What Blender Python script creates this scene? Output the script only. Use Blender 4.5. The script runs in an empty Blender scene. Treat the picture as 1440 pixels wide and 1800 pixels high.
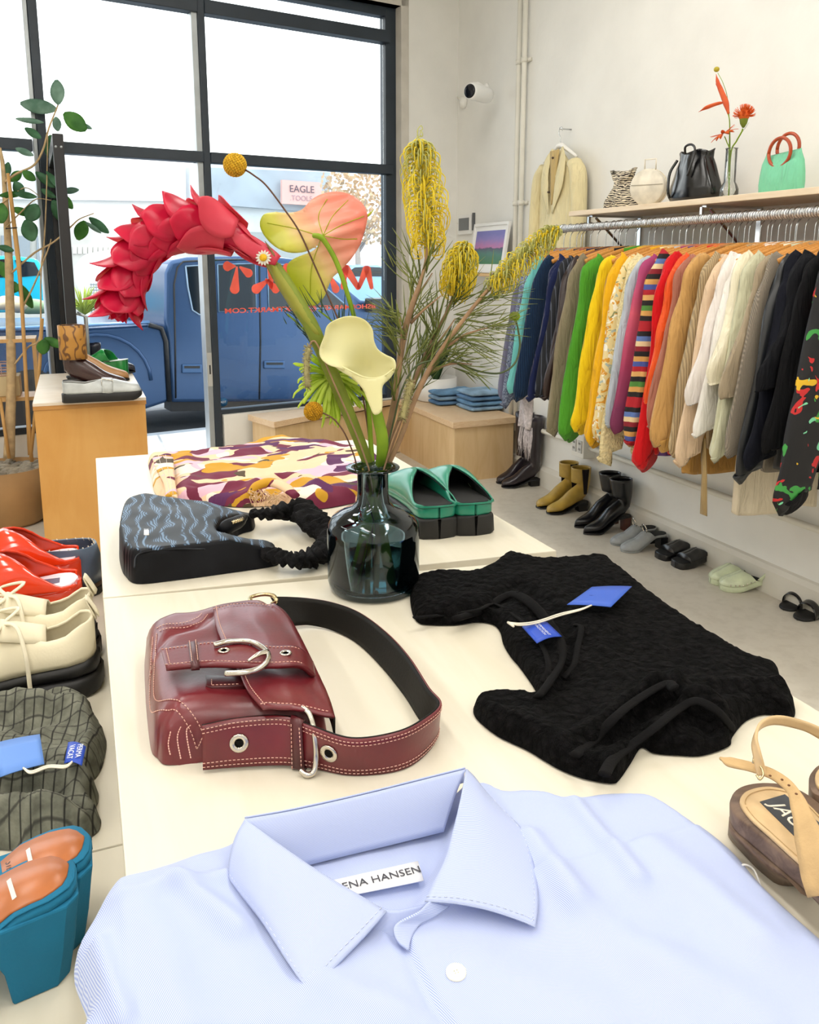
import bpy, bmesh, math, random
from mathutils import Vector, Matrix, noise
random.seed(11)
sin, cos, pi, sqrt, exp = math.sin, math.cos, math.pi, math.sqrt, math.exp
SC = bpy.context.scene
COL = SC.collection

# ------------------------------------------------------------------ camera
F = 1450.0; CX = 720.0; CY = 730.0; H = 1.4
TH = math.atan(270 / F); PSI = math.atan(598 / F * cos(TH))
FW = Vector((sin(PSI) * cos(TH), cos(PSI) * cos(TH), -sin(TH)))
RT = Vector((cos(PSI), -sin(PSI), 0)); UP = RT.cross(FW)
cd = bpy.data.cameras.new('camera'); cam = bpy.data.objects.new('camera', cd); COL.objects.link(cam)
cam.matrix_world = Matrix(((RT.x, UP.x, -FW.x, 0), (RT.y, UP.y, -FW.y, 0), (RT.z, UP.z, -FW.z, H), (0, 0, 0, 1)))
cd.sensor_fit = 'VERTICAL'; cd.sensor_height = 36; cd.lens = F / 1800 * 36
cd.shift_x = 0; cd.shift_y = -(900 - CY) / 1800
cd.clip_start = 0.05; cd.clip_end = 300
SC.camera = cam

# ------------------------------------------------------------------ world, lights, exposure
SC.view_settings.view_transform = 'Standard'; SC.view_settings.look = 'None'
SC.view_settings.gamma = 1; SC.view_settings.use_curve_mapping = False
SC.view_settings.exposure = 0.26
SC.cycles.use_denoising = True
SC.cycles.max_bounces = 9; SC.cycles.transparent_max_bounces = 24; SC.cycles.sample_clamp_indirect = 6
w = bpy.data.worlds.new('sky'); SC.world = w; w.use_nodes = True
wn = w.node_tree; wn.nodes.clear()
bg = wn.nodes.new('ShaderNodeBackground'); wo = wn.nodes.new('ShaderNodeOutputWorld')
tc = wn.nodes.new('ShaderNodeTexCoord'); sx = wn.nodes.new('ShaderNodeSeparateXYZ'); cr = wn.nodes.new('ShaderNodeValToRGB')
wn.links.new(tc.outputs['Generated'], sx.inputs[0]); wn.links.new(sx.outputs[2], cr.inputs[0])
cr.color_ramp.elements[0].position = 0.0; cr.color_ramp.elements[0].color = (1, 0.99, 0.96, 1)
cr.color_ramp.elements[1].position = 0.5; cr.color_ramp.elements[1].color = (0.86, 0.94, 1, 1)
wn.links.new(cr.outputs[0], bg.inputs[0]); bg.inputs[1].default_value = 3.2
wn.links.new(bg.outputs[0], wo.inputs[0])
def area(name, loc, sx_, sy_, power, color, rot=(0, 0, 0)):
    l = bpy.data.lights.new(name, 'AREA'); l.shape = 'RECTANGLE'; l.size = sx_; l.size_y = sy_; l.energy = power; l.color = color
    o = bpy.data.objects.new(name, l); o.location = loc; o.rotation_euler = rot; COL.objects.link(o); return o
sd = bpy.data.lights.new('sun', 'SUN'); sd.energy = 2.2; sd.angle = math.radians(3); sd.color = (1, .95, .86)
so = bpy.data.objects.new('sun', sd); so.rotation_euler = (math.radians(-38), math.radians(28), 0); COL.objects.link(so)
FILL_W = 19.0  # power of each added, out-of-view ceiling lamp that fills the interior
# ------------------------------------------------------------------ helpers
def ray(px, py): return FW + RT * ((px - CX) / F) + UP * ((CY - py) / F)
CAM = Vector((0, 0, H))
def C(px, py, t): return CAM + ray(px, py) * t
def P(px, py, z=0.0):
    d = ray(px, py); return CAM + d * ((z - H) / d.z)
def AX(px, py, x):
    d = ray(px, py); return CAM + d * (x / d.x)
def AY(px, py, y):
    d = ray(px, py); return CAM + d * (y / d.y)
WA = math.radians(10); WO = Vector((2.70, 5.824, 0))
WE = Vector((-cos(WA), -sin(WA), 0)); WN = Vector((sin(WA), -cos(WA), 0))   # leftwards, inwards
def W(s, d, z): return WO + WE * s + WN * d + Vector((0, 0, z))
def AW(px, py, d=0.0):                       # a point of the window plane moved inwards by d
    r_ = ray(px, py); o = WO + WN * d; return CAM + r_ * ((o - CAM).dot(WN) / r_.dot(WN))
def AWs(px, py, d=0.0):
    p = AW(px, py, d); return ((p - WO).dot(WE), p.z)

def lin(c):
    return c / 12.92 if c <= 0.04045 else ((c + 0.055) / 1.055) ** 2.4
def hx(s):
    s = s.lstrip('#'); return tuple(lin(int(s[i:i + 2], 16) / 255) for i in (0, 2, 4)) + (1,)

class NT:
    def __init__(self, name):
        self.m = bpy.data.materials.new(name); self.m.use_nodes = True; self.t = self.m.node_tree
        self.b = self.t.nodes['Principled BSDF']
    def n(self, typ, **kw):
        q = self.t.nodes.new(typ)
        for k, v in kw.items(): setattr(q, k, v)
        return q
    def l(self, a, b): self.t.links.new(a, b)
    def co(self, kind='Object'):
        if not hasattr(self, '_c'): self._c = self.n('ShaderNodeTexCoord')
        return self._c.outputs[kind]
    def mp(self, scale, rot=(0, 0, 0), kind='Object'):
        q = self.n('ShaderNodeMapping'); q.inputs['Scale'].default_value = scale if isinstance(scale, tuple) else (scale,) * 3
        q.inputs['Rotation'].default_value = rot; self.l(self.co(kind), q.inputs[0]); return q.outputs[0]
    def noise(self, vec, scale, detail=3, rough=.5, dist=0):
        q = self.n('ShaderNodeTexNoise'); q.inputs['Scale'].default_value = scale; q.inputs['Detail'].default_value = detail
        q.inputs['Roughness'].default_value = rough; q.inputs['Distortion'].default_value = dist
        self.l(vec, q.inputs['Vector']); return q.outputs['Fac']
    def wave(self, vec, scale, dist=0, dscale=1, axis='X', detail=0):
        q = self.n('ShaderNodeTexWave', bands_direction=axis); q.inputs['Scale'].default_value = scale
        q.inputs['Distortion'].default_value = dist; q.inputs['Detail Scale'].default_value = dscale; q.inputs['Detail'].default_value = detail
        self.l(vec, q.inputs['Vector']); return q.outputs['Fac']
    def ramp(self, fac, stops, interp='LINEAR'):
        q = self.n('ShaderNodeValToRGB'); r = q.color_ramp; r.interpolation = interp
        while len(r.elements) < len(stops): r.elements.new(0.5)
        for e, (p, c) in zip(r.elements, stops):
            e.position = p; e.color = hx(c) if isinstance(c, str) else c
        self.l(fac, q.inputs[0]); return q.outputs[0]
    def mix(self, fac, a, b, mode='MIX'):
        q = self.n('ShaderNodeMix', data_type='RGBA', blend_type=mode)
        for inp, v in ((q.inputs['Factor'], fac), (q.inputs['A'], a), (q.inputs['B'], b)):
            if isinstance(v, str): v = hx(v)
            if isinstance(v, (int, float)) or isinstance(v, tuple): inp.default_value = v
            else: self.l(v, inp)
        return q.outputs['Result']
    def math(self, op, a, b=0.0):
        q = self.n('ShaderNodeMath', operation=op)
        for i, v in enumerate((a, b)):
            if isinstance(v, (int, float)): q.inputs[i].default_value = v
            else: self.l(v, q.inputs[i])
        return q.outputs[0]
    def col(self, c):
        if isinstance(c, str): c = hx(c)
        if isinstance(c, tuple): self.b.inputs['Base Color'].default_value = c
        else: self.l(c, self.b.inputs['Base Color'])
    def bump(self, fac, strength, dist=0.002):
        q = self.n('ShaderNodeBump'); q.inputs['Strength'].default_value = strength; q.inputs['Distance'].default_value = dist
        self.l(fac, q.inputs['Height']); self.l(q.outputs[0], self.b.inputs['Normal'])
    def set(self, **kw):
        for k, v in kw.items(): self.b.inputs[k.replace('_', ' ')].default_value = v
        return self.m

_mc = {}
def mat(name, c, rough=.6, var=.12, vs=8, bump=.0, bs=60, bd=.002, **kw):
    """a plain surface with a little mottling"""
    if name in _mc: return _mc[name]
    n = NT(name); v = n.mp(1.0); c4 = hx(c) if isinstance(c, str) else c
    dk = tuple(x * (1 - var) for x in c4[:3]) + (1,); lt = tuple(min(1, x * (1 + var * .6)) for x in c4[:3]) + (1,)
    n.col(n.ramp(n.noise(v, vs, 4), [(.3, dk), (.7, lt)]))
    if bump: n.bump(n.noise(v, bs, 3), bump, bd)
    n.set(Roughness=rough, **kw); _mc[name] = n.m; return n.m
def cloth_mat(name, c, rough=.85, weave=500, var=.1, rib=0, ribaxis='X', bump=.25, c2=None):
    if name in _mc: return _mc[name]
    n = NT(name); v = n.mp(1.0); c4 = hx(c)
    dk = tuple(x * (1 - var) for x in c4[:3]) + (1,)
    base = n.ramp(n.noise(v, 14, 4), [(.3, dk), (.7, c4)])
    if rib:
        wv = n.wave(v, rib, .6, 2, ribaxis)
        if c2: base = n.mix(wv, base, hx(c2))
        else: base = n.mix(wv, base, tuple(x * .6 for x in c4[:3]) + (1,))
        n.bump(wv, .6, .003)
    else: n.bump(n.math('ADD', n.math('MULTIPLY', n.noise(v, weave, 2), .02), n.noise(n.mp((1, 1, .22)), 34, 2, .5, .8)), .9, .016)
    n.col(base); n.set(Roughness=rough); n.b.inputs['Specular IOR Level'].default_value = .2; n.b.inputs['Sheen Weight'].default_value = .0 if max(c4[:3]) < .05 else .15
    _mc[name] = n.m; return n.m

def translu(name, c, tr=.45, c2=None, rough=.5, scale=12, grad=None, spec=.25):
    """thin petal, leaf or vinyl that lets light through"""
    if name in _mc: return _mc[name]
    n = NT(name); v = n.mp(1.0); c4 = hx(c); e = hx(c2) if c2 else tuple(x * .82 for x in c4[:3]) + (1,)
    if grad: base = grad(n)
    else: base = n.ramp(n.noise(v, scale, 3), [(.35, e), (.65, c4)])
    n.col(base); n.set(Roughness=rough); n.b.inputs['Specular IOR Level'].default_value = spec
    t = n.n('ShaderNodeBsdfTranslucent'); mx = n.n('ShaderNodeMixShader'); mx.inputs[0].default_value = tr
    if isinstance(base, tuple): t.inputs[0].default_value = base
    else: n.l(base, t.inputs[0])
    n.l(n.b.outputs[0], mx.inputs[1]); n.l(t.outputs[0], mx.inputs[2]); n.l(mx.outputs[0], n.t.nodes['Material Output'].inputs[0]); _mc[name] = n.m; return n.m
def cr(pts, n=8, closed=False):
    """Catmull-Rom through points (Vectors or tuples)"""
    pts = [Vector(p) for p in pts]; N = len(pts); out = []
    rng = range(N if closed else N - 1)
    for i in rng:
        if closed: p0, p1, p2, p3 = pts[(i - 1) % N], pts[i], pts[(i + 1) % N], pts[(i + 2) % N]
        else:
            p1, p2 = pts[i], pts[i + 1]; p0 = pts[i - 1] if i else p1 * 2 - p2; p3 = pts[i + 2] if i + 2 < N else p2 * 2 - p1
        for k in range(n):
            t = k / n
            out.append(0.5 * ((2 * p1) + (p2 - p0) * t + (2 * p0 - 5 * p1 + 4 * p2 - p3) * t * t + (3 * p1 - p0 - 3 * p2 + p3) * t ** 3))
    if not closed: out.append(pts[-1].copy())
    return out
def lerp(a, b, t): return a + (b - a) * t
def interp(tab, x):
    if x <= tab[0][0]: return tab[0][1]
    for (a, va), (b, vb) in zip(tab, tab[1:]):
        if x <= b:
            t = (x - a) / (b - a); t = t * t * (3 - 2 * t) if len(tab) > 2 else t
            return va + (vb - va) * t
    return tab[-1][1]

class MB:
    def __init__(s): s.v = []; s.f = []; s.uv = {}
    def add(s, vs, fs, M=None):
        b = len(s.v); s.v += [(M @ Vector(p) if M is not None else Vector(p)) for p in vs]
        s.f += [tuple(b + i for i in f) for f in fs]; return s
    def box(s, lo, hi, M=None):
        (a, b, c), (d, e, f) = lo, hi
        vs = [(a, b, c), (d, b, c), (d, e, c), (a, e, c), (a, b, f), (d, b, f), (d, e, f), (a, e, f)]
        return s.add(vs, [(0, 3, 2, 1), (4, 5, 6, 7), (0, 1, 5, 4), (1, 2, 6, 5), (2, 3, 7, 6), (3, 0, 4, 7)], M)
    def prism(s, poly, z0, z1, M=None, bev=0):
        n = len(poly); P2 = [(p[0], p[1]) for p in poly]
        cx = sum(p[0] for p in P2) / n; cy = sum(p[1] for p in P2) / n
        rings = []
        def sc(k):
            o = []
            for i in range(n):
                a = Vector(P2[i - 1]); b = Vector(P2[i]); c = Vector(P2[(i + 1) % n])
                t = (c - a); t = t.normalized() if t.length > 1e-9 else Vector((1, 0)); nn = Vector((-t.y, t.x))
                o.append(b + nn * k * sg)
            return o
        A = sum(P2[i - 1][0] * P2[i][1] - P2[i][0] * P2[i - 1][1] for i in range(n)); sg = 1 if A > 0 else -1
        if bev:
            lv = [(z0, bev), (z0 + bev, 0), (z1 - bev, 0), (z1 - bev * .3, bev * .3), (z1, bev)]
        else: lv = [(z0, 0), (z1, 0)]
        for z, k in lv: rings.append([(q[0], q[1], z) for q in (sc(k) if k else P2)])
        return s.loft(rings, True, True, True, M)
    def loft(s, rings, closed=True, cap0=False, cap1=False, M=None):
        n = len(rings[0]); vs = [p for r in rings for p in r]; fs = []
        for i in range(len(rings) - 1):
            for j in range(n if closed else n - 1):
                a = i * n + j; b = i * n + (j + 1) % n; fs.append((a, b, b + n, a + n))
        if cap0: fs.append(tuple(range(n))[::-1])
        if cap1: fs.append(tuple(range((len(rings) - 1) * n, len(rings) * n)))
        return s.add(vs, fs, M)
    def tube(s, path, r, n=8, M=None, flat=1.0, up=None, cap=True, twist=0):
        path = [Vector(p) for p in path]; N = len(path)
        if N < 2: return s
        rs = r if isinstance(r, (list, tuple)) else [r] * N
        if len(rs) != N: rs = [interp([(i / (len(rs) - 1), q) for i, q in enumerate(rs)], k / (N - 1)) for k in range(N)]
        rings = []; t0 = (path[1] - path[0]).normalized()
        nv = Vector(up) if up is not None else (Vector((0, 0, 1)) if abs(t0.z) < .9 else Vector((1, 0, 0)))
        nv = (nv - t0 * nv.dot(t0)).normalized()
        for i in range(N):
            t = (path[min(i + 1, N - 1)] - path[max(i - 1, 0)])
            t = t.normalized() if t.length > 1e-9 else t0
            if up is not None: nv = Vector(up)
            q = nv - t * nv.dot(t); nv = q.normalized() if q.length > 1e-6 else nv
            bv = t.cross(nv); a0 = twist * i
            rings.append([path[i] + (bv * cos(a0 + 2 * pi * k / n) + nv * flat * sin(a0 + 2 * pi * k / n)) * rs[i] for k in range(n)])
        return s.loft(rings, True, cap, cap, M)
    def lathe(s, prof, c=(0, 0, 0), n=32, M=None, sx=1, sy=1):
        rings = [[(c[0] + r * sx * cos(2 * pi * k / n), c[1] + r * sy * sin(2 * pi * k / n), c[2] + z) for k in range(n)] for r, z in prof]
        return s.loft(rings, True, prof[0][0] > 1e-5, prof[-1][0] > 1e-5, M)
    def ball(s, c, r, n=12, m=8, M=None, sz=1):
        prof = [(max(1e-6, r * sin(pi * i / m)), -r * sz * cos(pi * i / m)) for i in range(m + 1)]
        return s.lathe(prof, c, n, M)
    def surf(s, f, nu, nv, M=None, uvs=None):
        vs = []; b = len(s.v)
        for i in range(nu + 1):
            for j in range(nv + 1): vs.append(f(i / nu, j / nv))
        fs = [(i * (nv + 1) + j, (i + 1) * (nv + 1) + j, (i + 1) * (nv + 1) + j + 1, i * (nv + 1) + j + 1) for i in range(nu) for j in range(nv)]
        s.add(vs, fs, M)
        if uvs:
            for i in range(nu + 1):
                for j in range(nv + 1): s.uv[b + i * (nv + 1) + j] = (i / nu * uvs[0], j / nv * uvs[1])
        return s

MWL = {}
def tag(o, label=None, cat=None, group=None, kind=None):
    if label: o['label'] = label
    if cat: o['category'] = cat
    if group: o['group'] = group
    if kind: o['kind'] = kind
    return o
def root(name, loc, label, cat, group=None, rz=0.0, M=None):
    o = bpy.data.objects.new(name, None); o.empty_display_size = .05; COL.objects.link(o)
    m = M if M is not None else Matrix.Translation(Vector(loc)) @ Matrix.Rotation(rz, 4, 'Z')
    o.matrix_world = m; MWL[o.name] = m.inverted(); return tag(o, label, cat, group)
def obj(name, mb, m, parent=None, smooth=True, local=False, label=None, cat=None, group=None, kind=None, solid=0, sub=0, bevel=0, off=0.0):
    me = bpy.data.meshes.new(name)
    vs = mb.v; inv = None
    loc = None
    if parent is not None:
        inv = MWL.get(parent.name, Matrix())
        if not local: vs = [inv @ p for p in vs]
    else:
        mn = [min(p[i] for p in vs) for i in range(3)]; mxx = [max(p[i] for p in vs) for i in range(3)]
        loc = Vector(((mn[0] + mxx[0]) / 2, (mn[1] + mxx[1]) / 2, mn[2])); vs = [p - loc for p in vs]
    me.from_pydata([tuple(p) for p in vs], [], mb.f); me.update()
    if mb.uv:
        ul = me.uv_layers.new(name='UVMap')
        for lp in me.loops: ul.data[lp.index].uv = mb.uv.get(lp.vertex_index, (0, 0))
    b = bmesh.new(); b.from_mesh(me); bmesh.ops.recalc_face_normals(b, faces=b.faces); b.to_mesh(me); b.free()
    if smooth: me.polygons.foreach_set('use_smooth', [True] * len(me.polygons))
    o = bpy.data.objects.new(name, me); COL.objects.link(o)
    if isinstance(m, (list, tuple)):
        for q in m: me.materials.append(q)
    elif m: me.materials.append(m)
    if parent is not None: o.parent = parent; MWL[o.name] = inv
    else: o.location = loc; MWL[o.name] = Matrix.Translation(-loc)
    if bevel:
        q = o.modifiers.new('bevel', 'BEVEL'); q.width = bevel; q.segments = 2; q.limit_method = 'ANGLE'; q.angle_limit = math.radians(40)
    if solid:
        q = o.modifiers.new('solid', 'SOLIDIFY'); q.thickness = solid; q.offset = off
    if sub:
        q = o.modifiers.new('sub', 'SUBSURF'); q.levels = sub; q.render_levels = sub
    if smooth and (bevel or smooth == 'a'):
        try:
            me.set_sharp_from_angle(angle=math.radians(38))
        except Exception: pass
    return tag(o, label, cat, group, kind)
def text_mb(txt, size, M, depth=.0006, align='CENTER', shear=0, spacing=1.0, offset=0):
    cu = bpy.data.curves.new('t', 'FONT'); cu.body = txt; cu.size = size; cu.align_x = align; cu.align_y = 'CENTER'
    cu.extrude = depth; cu.shear = shear; cu.space_character = spacing; cu.offset = offset; cu.resolution_u = 3
    o = bpy.data.objects.new('t', cu); COL.objects.link(o)
    dg = bpy.context.evaluated_depsgraph_get(); me = bpy.data.meshes.new_from_object(o.evaluated_get(dg))
    mb = MB(); mb.add([v.co for v in me.vertices], [tuple(p.vertices) for p in me.polygons], M)
    bpy.data.objects.remove(o); bpy.data.curves.remove(cu); bpy.data.meshes.remove(me); return mb
def frame(o, x, y):                       # matrix with given origin, x direction and approximate y direction
    x = Vector(x).normalized(); z = x.cross(Vector(y)).normalized(); y = z.cross(x); o = Vector(o)
    return Matrix(((x.x, y.x, z.x, o.x), (x.y, y.y, z.y, o.y), (x.z, y.z, z.z, o.z), (0, 0, 0, 1)))
def coons(e0, e1, f0, f1, bulge=None):
    """e0: u along v=0, e1: u along v=1, f0: v along u=0, f1: v along u=1 (lists of Vectors)"""
    def at(l, t):
        k = t * (len(l) - 1); i = min(int(k), len(l) - 2); return l[i].lerp(l[i + 1], k - i)
    def f(u, v):
        p = at(e0, u) * (1 - v) + at(e1, u) * v + at(f0, v) * (1 - u) + at(f1, v) * u
        p -= e0[0] * (1 - u) * (1 - v) + e0[-1] * u * (1 - v) + e1[0] * (1 - u) * v + e1[-1] * u * v
        if bulge: p = p + bulge(u, v)
        return p
    return f

def seg_d(px, py, ax, ay, bx, by):
    dx, dy = bx - ax, by - ay; L = dx * dx + dy * dy
    t = 0 if L < 1e-14 else max(0, min(1, ((px - ax) * dx + (py - ay) * dy) / L))
    qx, qy = ax + dx * t, ay + dy * t
    return (px - qx) ** 2 + (py - qy) ** 2, qx, qy
def laid(poly, res, hf, skirt=None):
    """a soft thing lying flat: poly = outline (x, y), hf(x, y, d) = height with d the distance to the outline; returns MB with uv in metres"""
    P2 = [(p[0], p[1]) for p in poly]; n = len(P2)
    x0 = min(p[0] for p in P2); x1 = max(p[0] for p in P2); y0 = min(p[1] for p in P2); y1 = max(p[1] for p in P2)
    nx = int((x1 - x0) / res) + 3; ny = int((y1 - y0) / res) + 3; x0 -= res * .5; y0 -= res * .5
    segs = [(P2[i - 1], P2[i]) for i in range(n)]
    def inside(x, y):
        c = False
        for (ax, ay), (bx, by) in segs:
            if (ay > y) != (by > y) and x < (bx - ax) * (y - ay) / (by - ay) + ax: c = not c
        return c
    ins = [[inside(x0 + (i + .5) * res, y0 + (j + .5) * res) for j in range(ny)] for i in range(nx)]
    idx = {}; mb = MB(); cells = []
    for i in range(nx):
        for j in range(ny):
            if ins[i][j]: cells.append((i, j))
    cs = set(cells)
    def vid(i, j):
        if (i, j) in idx: return idx[(i, j)]
        x = x0 + i * res; y = y0 + j * res
        d2, qx, qy = min(seg_d(x, y, a[0], a[1], b[0], b[1]) for a, b in segs)
        bd = not all(c in cs for c in ((i, j), (i - 1, j), (i, j - 1), (i - 1, j - 1)))
        if bd: x, y, d = qx, qy, 0
        else: d = sqrt(d2)
        idx[(i, j)] = len(mb.v); mb.v.append(Vector((x, y, hf(x, y, d)))); mb.uv[len(mb.v) - 1] = (x, y); return idx[(i, j)]
    for i, j in cells: mb.f.append((vid(i, j), vid(i + 1, j), vid(i + 1, j + 1), vid(i, j + 1)))
    return mb
def dome(d, r, T, p=2.0):
    if d >= r: return T
    k = 1 - d / r; return T * max(0, 1 - k ** p) ** (1 / p)
def nz(x, y, z=0): return noise.noise(Vector((x, y, z)))
def pp(lst, z=.9):
    """pixel outline -> xy outline on the plane z (z may be given per point)"""
    o = []
    for q in lst: o.append(P(q[0], q[1], q[2] if len(q) > 2 else z))
    return o
def xy(l): return [(p.x, p.y) for p in l]
def smo(l, n=4): return [(p.x, p.y) for p in cr([(a[0], a[1], 0) for a in l], n, True)]
TZ = .9      # table top
BZ = .80     # side bench top
# ================================================================== THE ROOM
M_wall = mat('painted_wall', '#efeee9', .75, .05, 3, .25, 30, .004)
M_frame = mat('dark_blue_steel_frame', '#2b3540', .45, .15, 6, .1, 40)
M_alu = mat('pale_aluminium', '#aeb4b8', .35, .1, 10, Metallic=.6)
def floor_mat():
    n = NT('polished_concrete'); v = n.mp(1.0)
    a = n.noise(v, 1.6, 6, .6); b = n.noise(v, 22, 5, .6)
    c = n.ramp(a, [(.3, '#c9c1b2'), (.7, '#dad3c5')]); c2 = n.ramp(b, [(.35, '#b7ae9f'), (.55, '#d9d2c5')])
    n.col(n.mix(.25, c, c2)); n.bump(b, .08, .002); return n.set(Roughness=.42)
def plane_part(name, poly, z0, z1, m, kind='structure', **kw):
    return obj(name, MB().prism(poly, z0, z1), m, smooth=False, kind=kind, **kw)
CZ = 3.75
wl = W(6.6, 0, 0); wn_ = WN * .0
p_a = W(0, 0, 0); p_b = W(6.9, 0, 0)
plane_part('floor', [(2.9, -3.4), (2.9, W(-.2, 0, 0).y), (W(6.9, 0, 0).x, W(6.9, 0, 0).y), (W(6.9, 0, 0).x, -3.4)], -.12, 0, floor_mat())
plane_part('ceiling', [(2.9, -3.4), (2.9, 6.0), (-4.2, 5.2), (-4.2, -3.4)], CZ, CZ + .1, M_wall)
def wallbox(name, s0, s1, z0, z1, d0=-.12, d1=.1, m=M_wall, kind='structure', **kw):
    mb = MB(); M = Matrix(((WE.x, WN.x, 0, WO.x), (WE.y, WN.y, 0, WO.y), (0, 0, 1, 0), (0, 0, 0, 1)))
    mb.box((s0, d0, z0), (s1, d1, z1), M); return obj(name, mb, m, smooth=False, kind=kind, **kw)
MWALL = Matrix(((WE.x, WN.x, 0, WO.x), (WE.y, WN.y, 0, WO.y), (0, 0, 1, 0), (0, 0, 0, 1)))
plane_part('wall_right', [(2.70, -3.4), (2.85, -3.4), (2.85, 6.0), (2.70, 5.95)], 0, CZ, M_wall)
plane_part('wall_left', [(-4.05, -3.4), (-4.2, -3.4), (-4.2, 5.0), (-4.05, 5.0)], 0, CZ, M_wall)
plane_part('wall_back', [(-4.2, -3.4), (2.85, -3.4), (2.85, -3.55), (-4.2, -3.55)], 0, CZ, M_wall)
mb = MB()                                       # window wall: pier, head and low wall around the openings
mb.box((-.1, -.12, 0), (.46, .10, CZ), MWALL); mb.box((.46, -.12, 3.12), (6.9, .10, CZ), MWALL)
mb.box((.46, -.10, 0), (1.86, .06, .40), MWALL); mb.box((2.9, -.10, 0), (6.9, .06, .40), MWALL)
obj('wall_front', mb, M_wall, smooth=False, kind='structure')
# baseboard with its sloped top, and the ledge of the right wall
mb = MB(); yy0, yy1 = -3.4, 5.72
mb.loft([[(2.70, y, 0), (2.672, y, 0), (2.672, y, .105), (2.685, y, .125), (2.70, y, .13)] for y in (yy0, yy1)], True, True, True)
obj('baseboard_right', mb, mat('baseboard_paint', '#dfdbd0', .6, .06, 5), smooth=False, kind='structure')
# electrical conduit pipes: two tall ones near the corner
M_pipe = mat('painted_pipe', '#e2dfd4', .5, .05, 8)
def pipe(px, lab):
    p = AX(px, 300, 2.665); mb = MB(); mb.tube([(2.668, p.y, 0.30), (2.668, p.y, CZ)], .016, 12)
    r = obj('conduit_pipe', mb, M_pipe, label=lab, cat='pipe', group='vertical conduits on the right wall')
    for z in (.9, 1.75, 2.6):
        b = MB(); b.tube([(2.668, p.y, z), (2.668, p.y, z + .03)], .021, 12); b.box((2.684, p.y - .04, z + .005), (2.70, p.y + .04, z + .025)); obj('clamp', b, M_pipe, r)
pipe(907.5, 'thin white conduit pipe running up the right wall, the one nearer the corner')
pipe(916.5, 'thin white conduit pipe running up the right wall, the one nearer the clothes rail')
mb = MB(); mb.tube([(2.665, -3.2, .36), (2.665, 4.45, .36), (2.665, 4.55, .42), (2.665, 4.58, .6)], .014, 12)
obj('conduit_pipe', mb, M_pipe, label='white conduit pipe running level along the right wall above the shoes', cat='pipe')
ob = AX(1030, 810, 2.68)
r = root('outlet_box', (2.70, ob.y, .36), 'white surface-mounted outlet box on the wall above the mustard boots', 'outlet')
mb = MB(); mb.box((2.62, ob.y - .06, .30), (2.70, ob.y + .06, .43)); obj('box', mb, mat('outlet_white', '#eceae2', .4, .03), r, smooth=False, bevel=.004)
for k in (-.028, .028):
    b = MB(); b.box((2.614, ob.y + k - .018, .33), (2.62, ob.y + k + .018, .40)); s_ = obj('socket', b, mat('outlet_grey', '#cfcfca', .4, .03), r, smooth=False)
    b = MB()
    for zz in (.345, .378):
        for q in (-.006, .006): b.box((2.612, ob.y + k + q - .0015, zz), (2.6145, ob.y + k + q + .0015, zz + .012))
    obj('slots', b, mat('slot_dark', '#333333', .6), s_, smooth=False)

# ------------------------------------------------------------------ window frames (structure) and glass
def wbar(mb, s0, s1, z0, z1, d0=-.05, d1=.03): mb.box((s0, d0, z0), (s1, d1, z1), MWALL)
mb = MB()
wbar(mb, .50, .585, .40, 3.12); wbar(mb, 1.87, 1.915, 0, 3.12, -.06, .045)
wbar(mb, .585, 1.87, 3.06, 3.12); wbar(mb, .585, 1.87, .40, .43); 
wbar(mb, .54, 1.87, 2.01, 2.075, -.03, .055); wbar(mb, .56, 1.87, 2.885, 2.965, -.03, .055)
obj('window_1', mb, M_frame, smooth=False, kind='structure', bevel=.004)
mb = MB()
wbar(mb, 1.915, 2.82, 2.01, 2.075, -.03, .055); wbar(mb, 1.915, 2.82, 2.885, 2.965, -.03, .055); wbar(mb, 1.915, 2.82, 3.06, 3.12)
wbar(mb, 2.82, 2.868, 0, 3.12, -.06, .045)
obj('window_2', mb, M_frame, smooth=False, kind='structure', bevel=.004)
mb = MB()
for s0, s1 in ((2.90, 4.10), (4.14, 5.4)):
    wbar(mb, s0, s1, 2.01, 2.075, -.03, .055); wbar(mb, s0, s1, .40, .44); wbar(mb, s0, s1, 3.06, 3.12)
wbar(mb, 4.10, 4.14, .40, 3.12); wbar(mb, 5.4, 5.45, .4, 3.12)
obj('window_3', mb, M_frame, smooth=False, kind='structure', bevel=.004)
mb = MB(); wbar(mb, 5.45, 6.9, .4, 3.12); obj('trim_1', mb, M_wall, smooth=False, kind='structure')
mb = MB(); wbar(mb, 1.915, 1.952, 0, 3.12, -.05, .035); wbar(mb, 2.87, 2.893, 0, 3.12, -.05, .035)
obj('trim_2', mb, M_alu, smooth=False, kind='structure', bevel=.003)
mb = MB(); wbar(mb, .44, .502, .40, 3.18, -.05, .104); wbar(mb, .44, 1.88, 3.12, 3.18, -.05, .104)
obj('trim_3', mb, mat('pale_casing', '#cfcac0', .6, .1, 8), smooth=False, kind='structure', bevel=.003)
def glass_mat(name, tint, refl=1.0):
    n = NT(name); t = n.t; t.nodes.remove(n.b); out = t.nodes['Material Output']
    tr = n.n('ShaderNodeBsdfTransparent'); tr.inputs[0].default_value = tint
    gl = n.n('ShaderNodeBsdfGlossy'); gl.inputs['Roughness'].default_value = .02
    fr = n.n('ShaderNodeFresnel'); fr.inputs[0].default_value = 1.45
    m2 = n.math('MULTIPLY', fr.outputs[0], refl)
    dv = n.noise(n.mp(1.0), 1.2, 3); m3 = n.math('ADD', m2, n.math('MULTIPLY', dv, .02))
    mx = n.n('ShaderNodeMixShader'); n.l(m3, mx.inputs[0]); n.l(tr.outputs[0], mx.inputs[1]); n.l(gl.outputs[0], mx.inputs[2])
    n.l(mx.outputs[0], out.inputs[0]); return n.m
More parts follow.
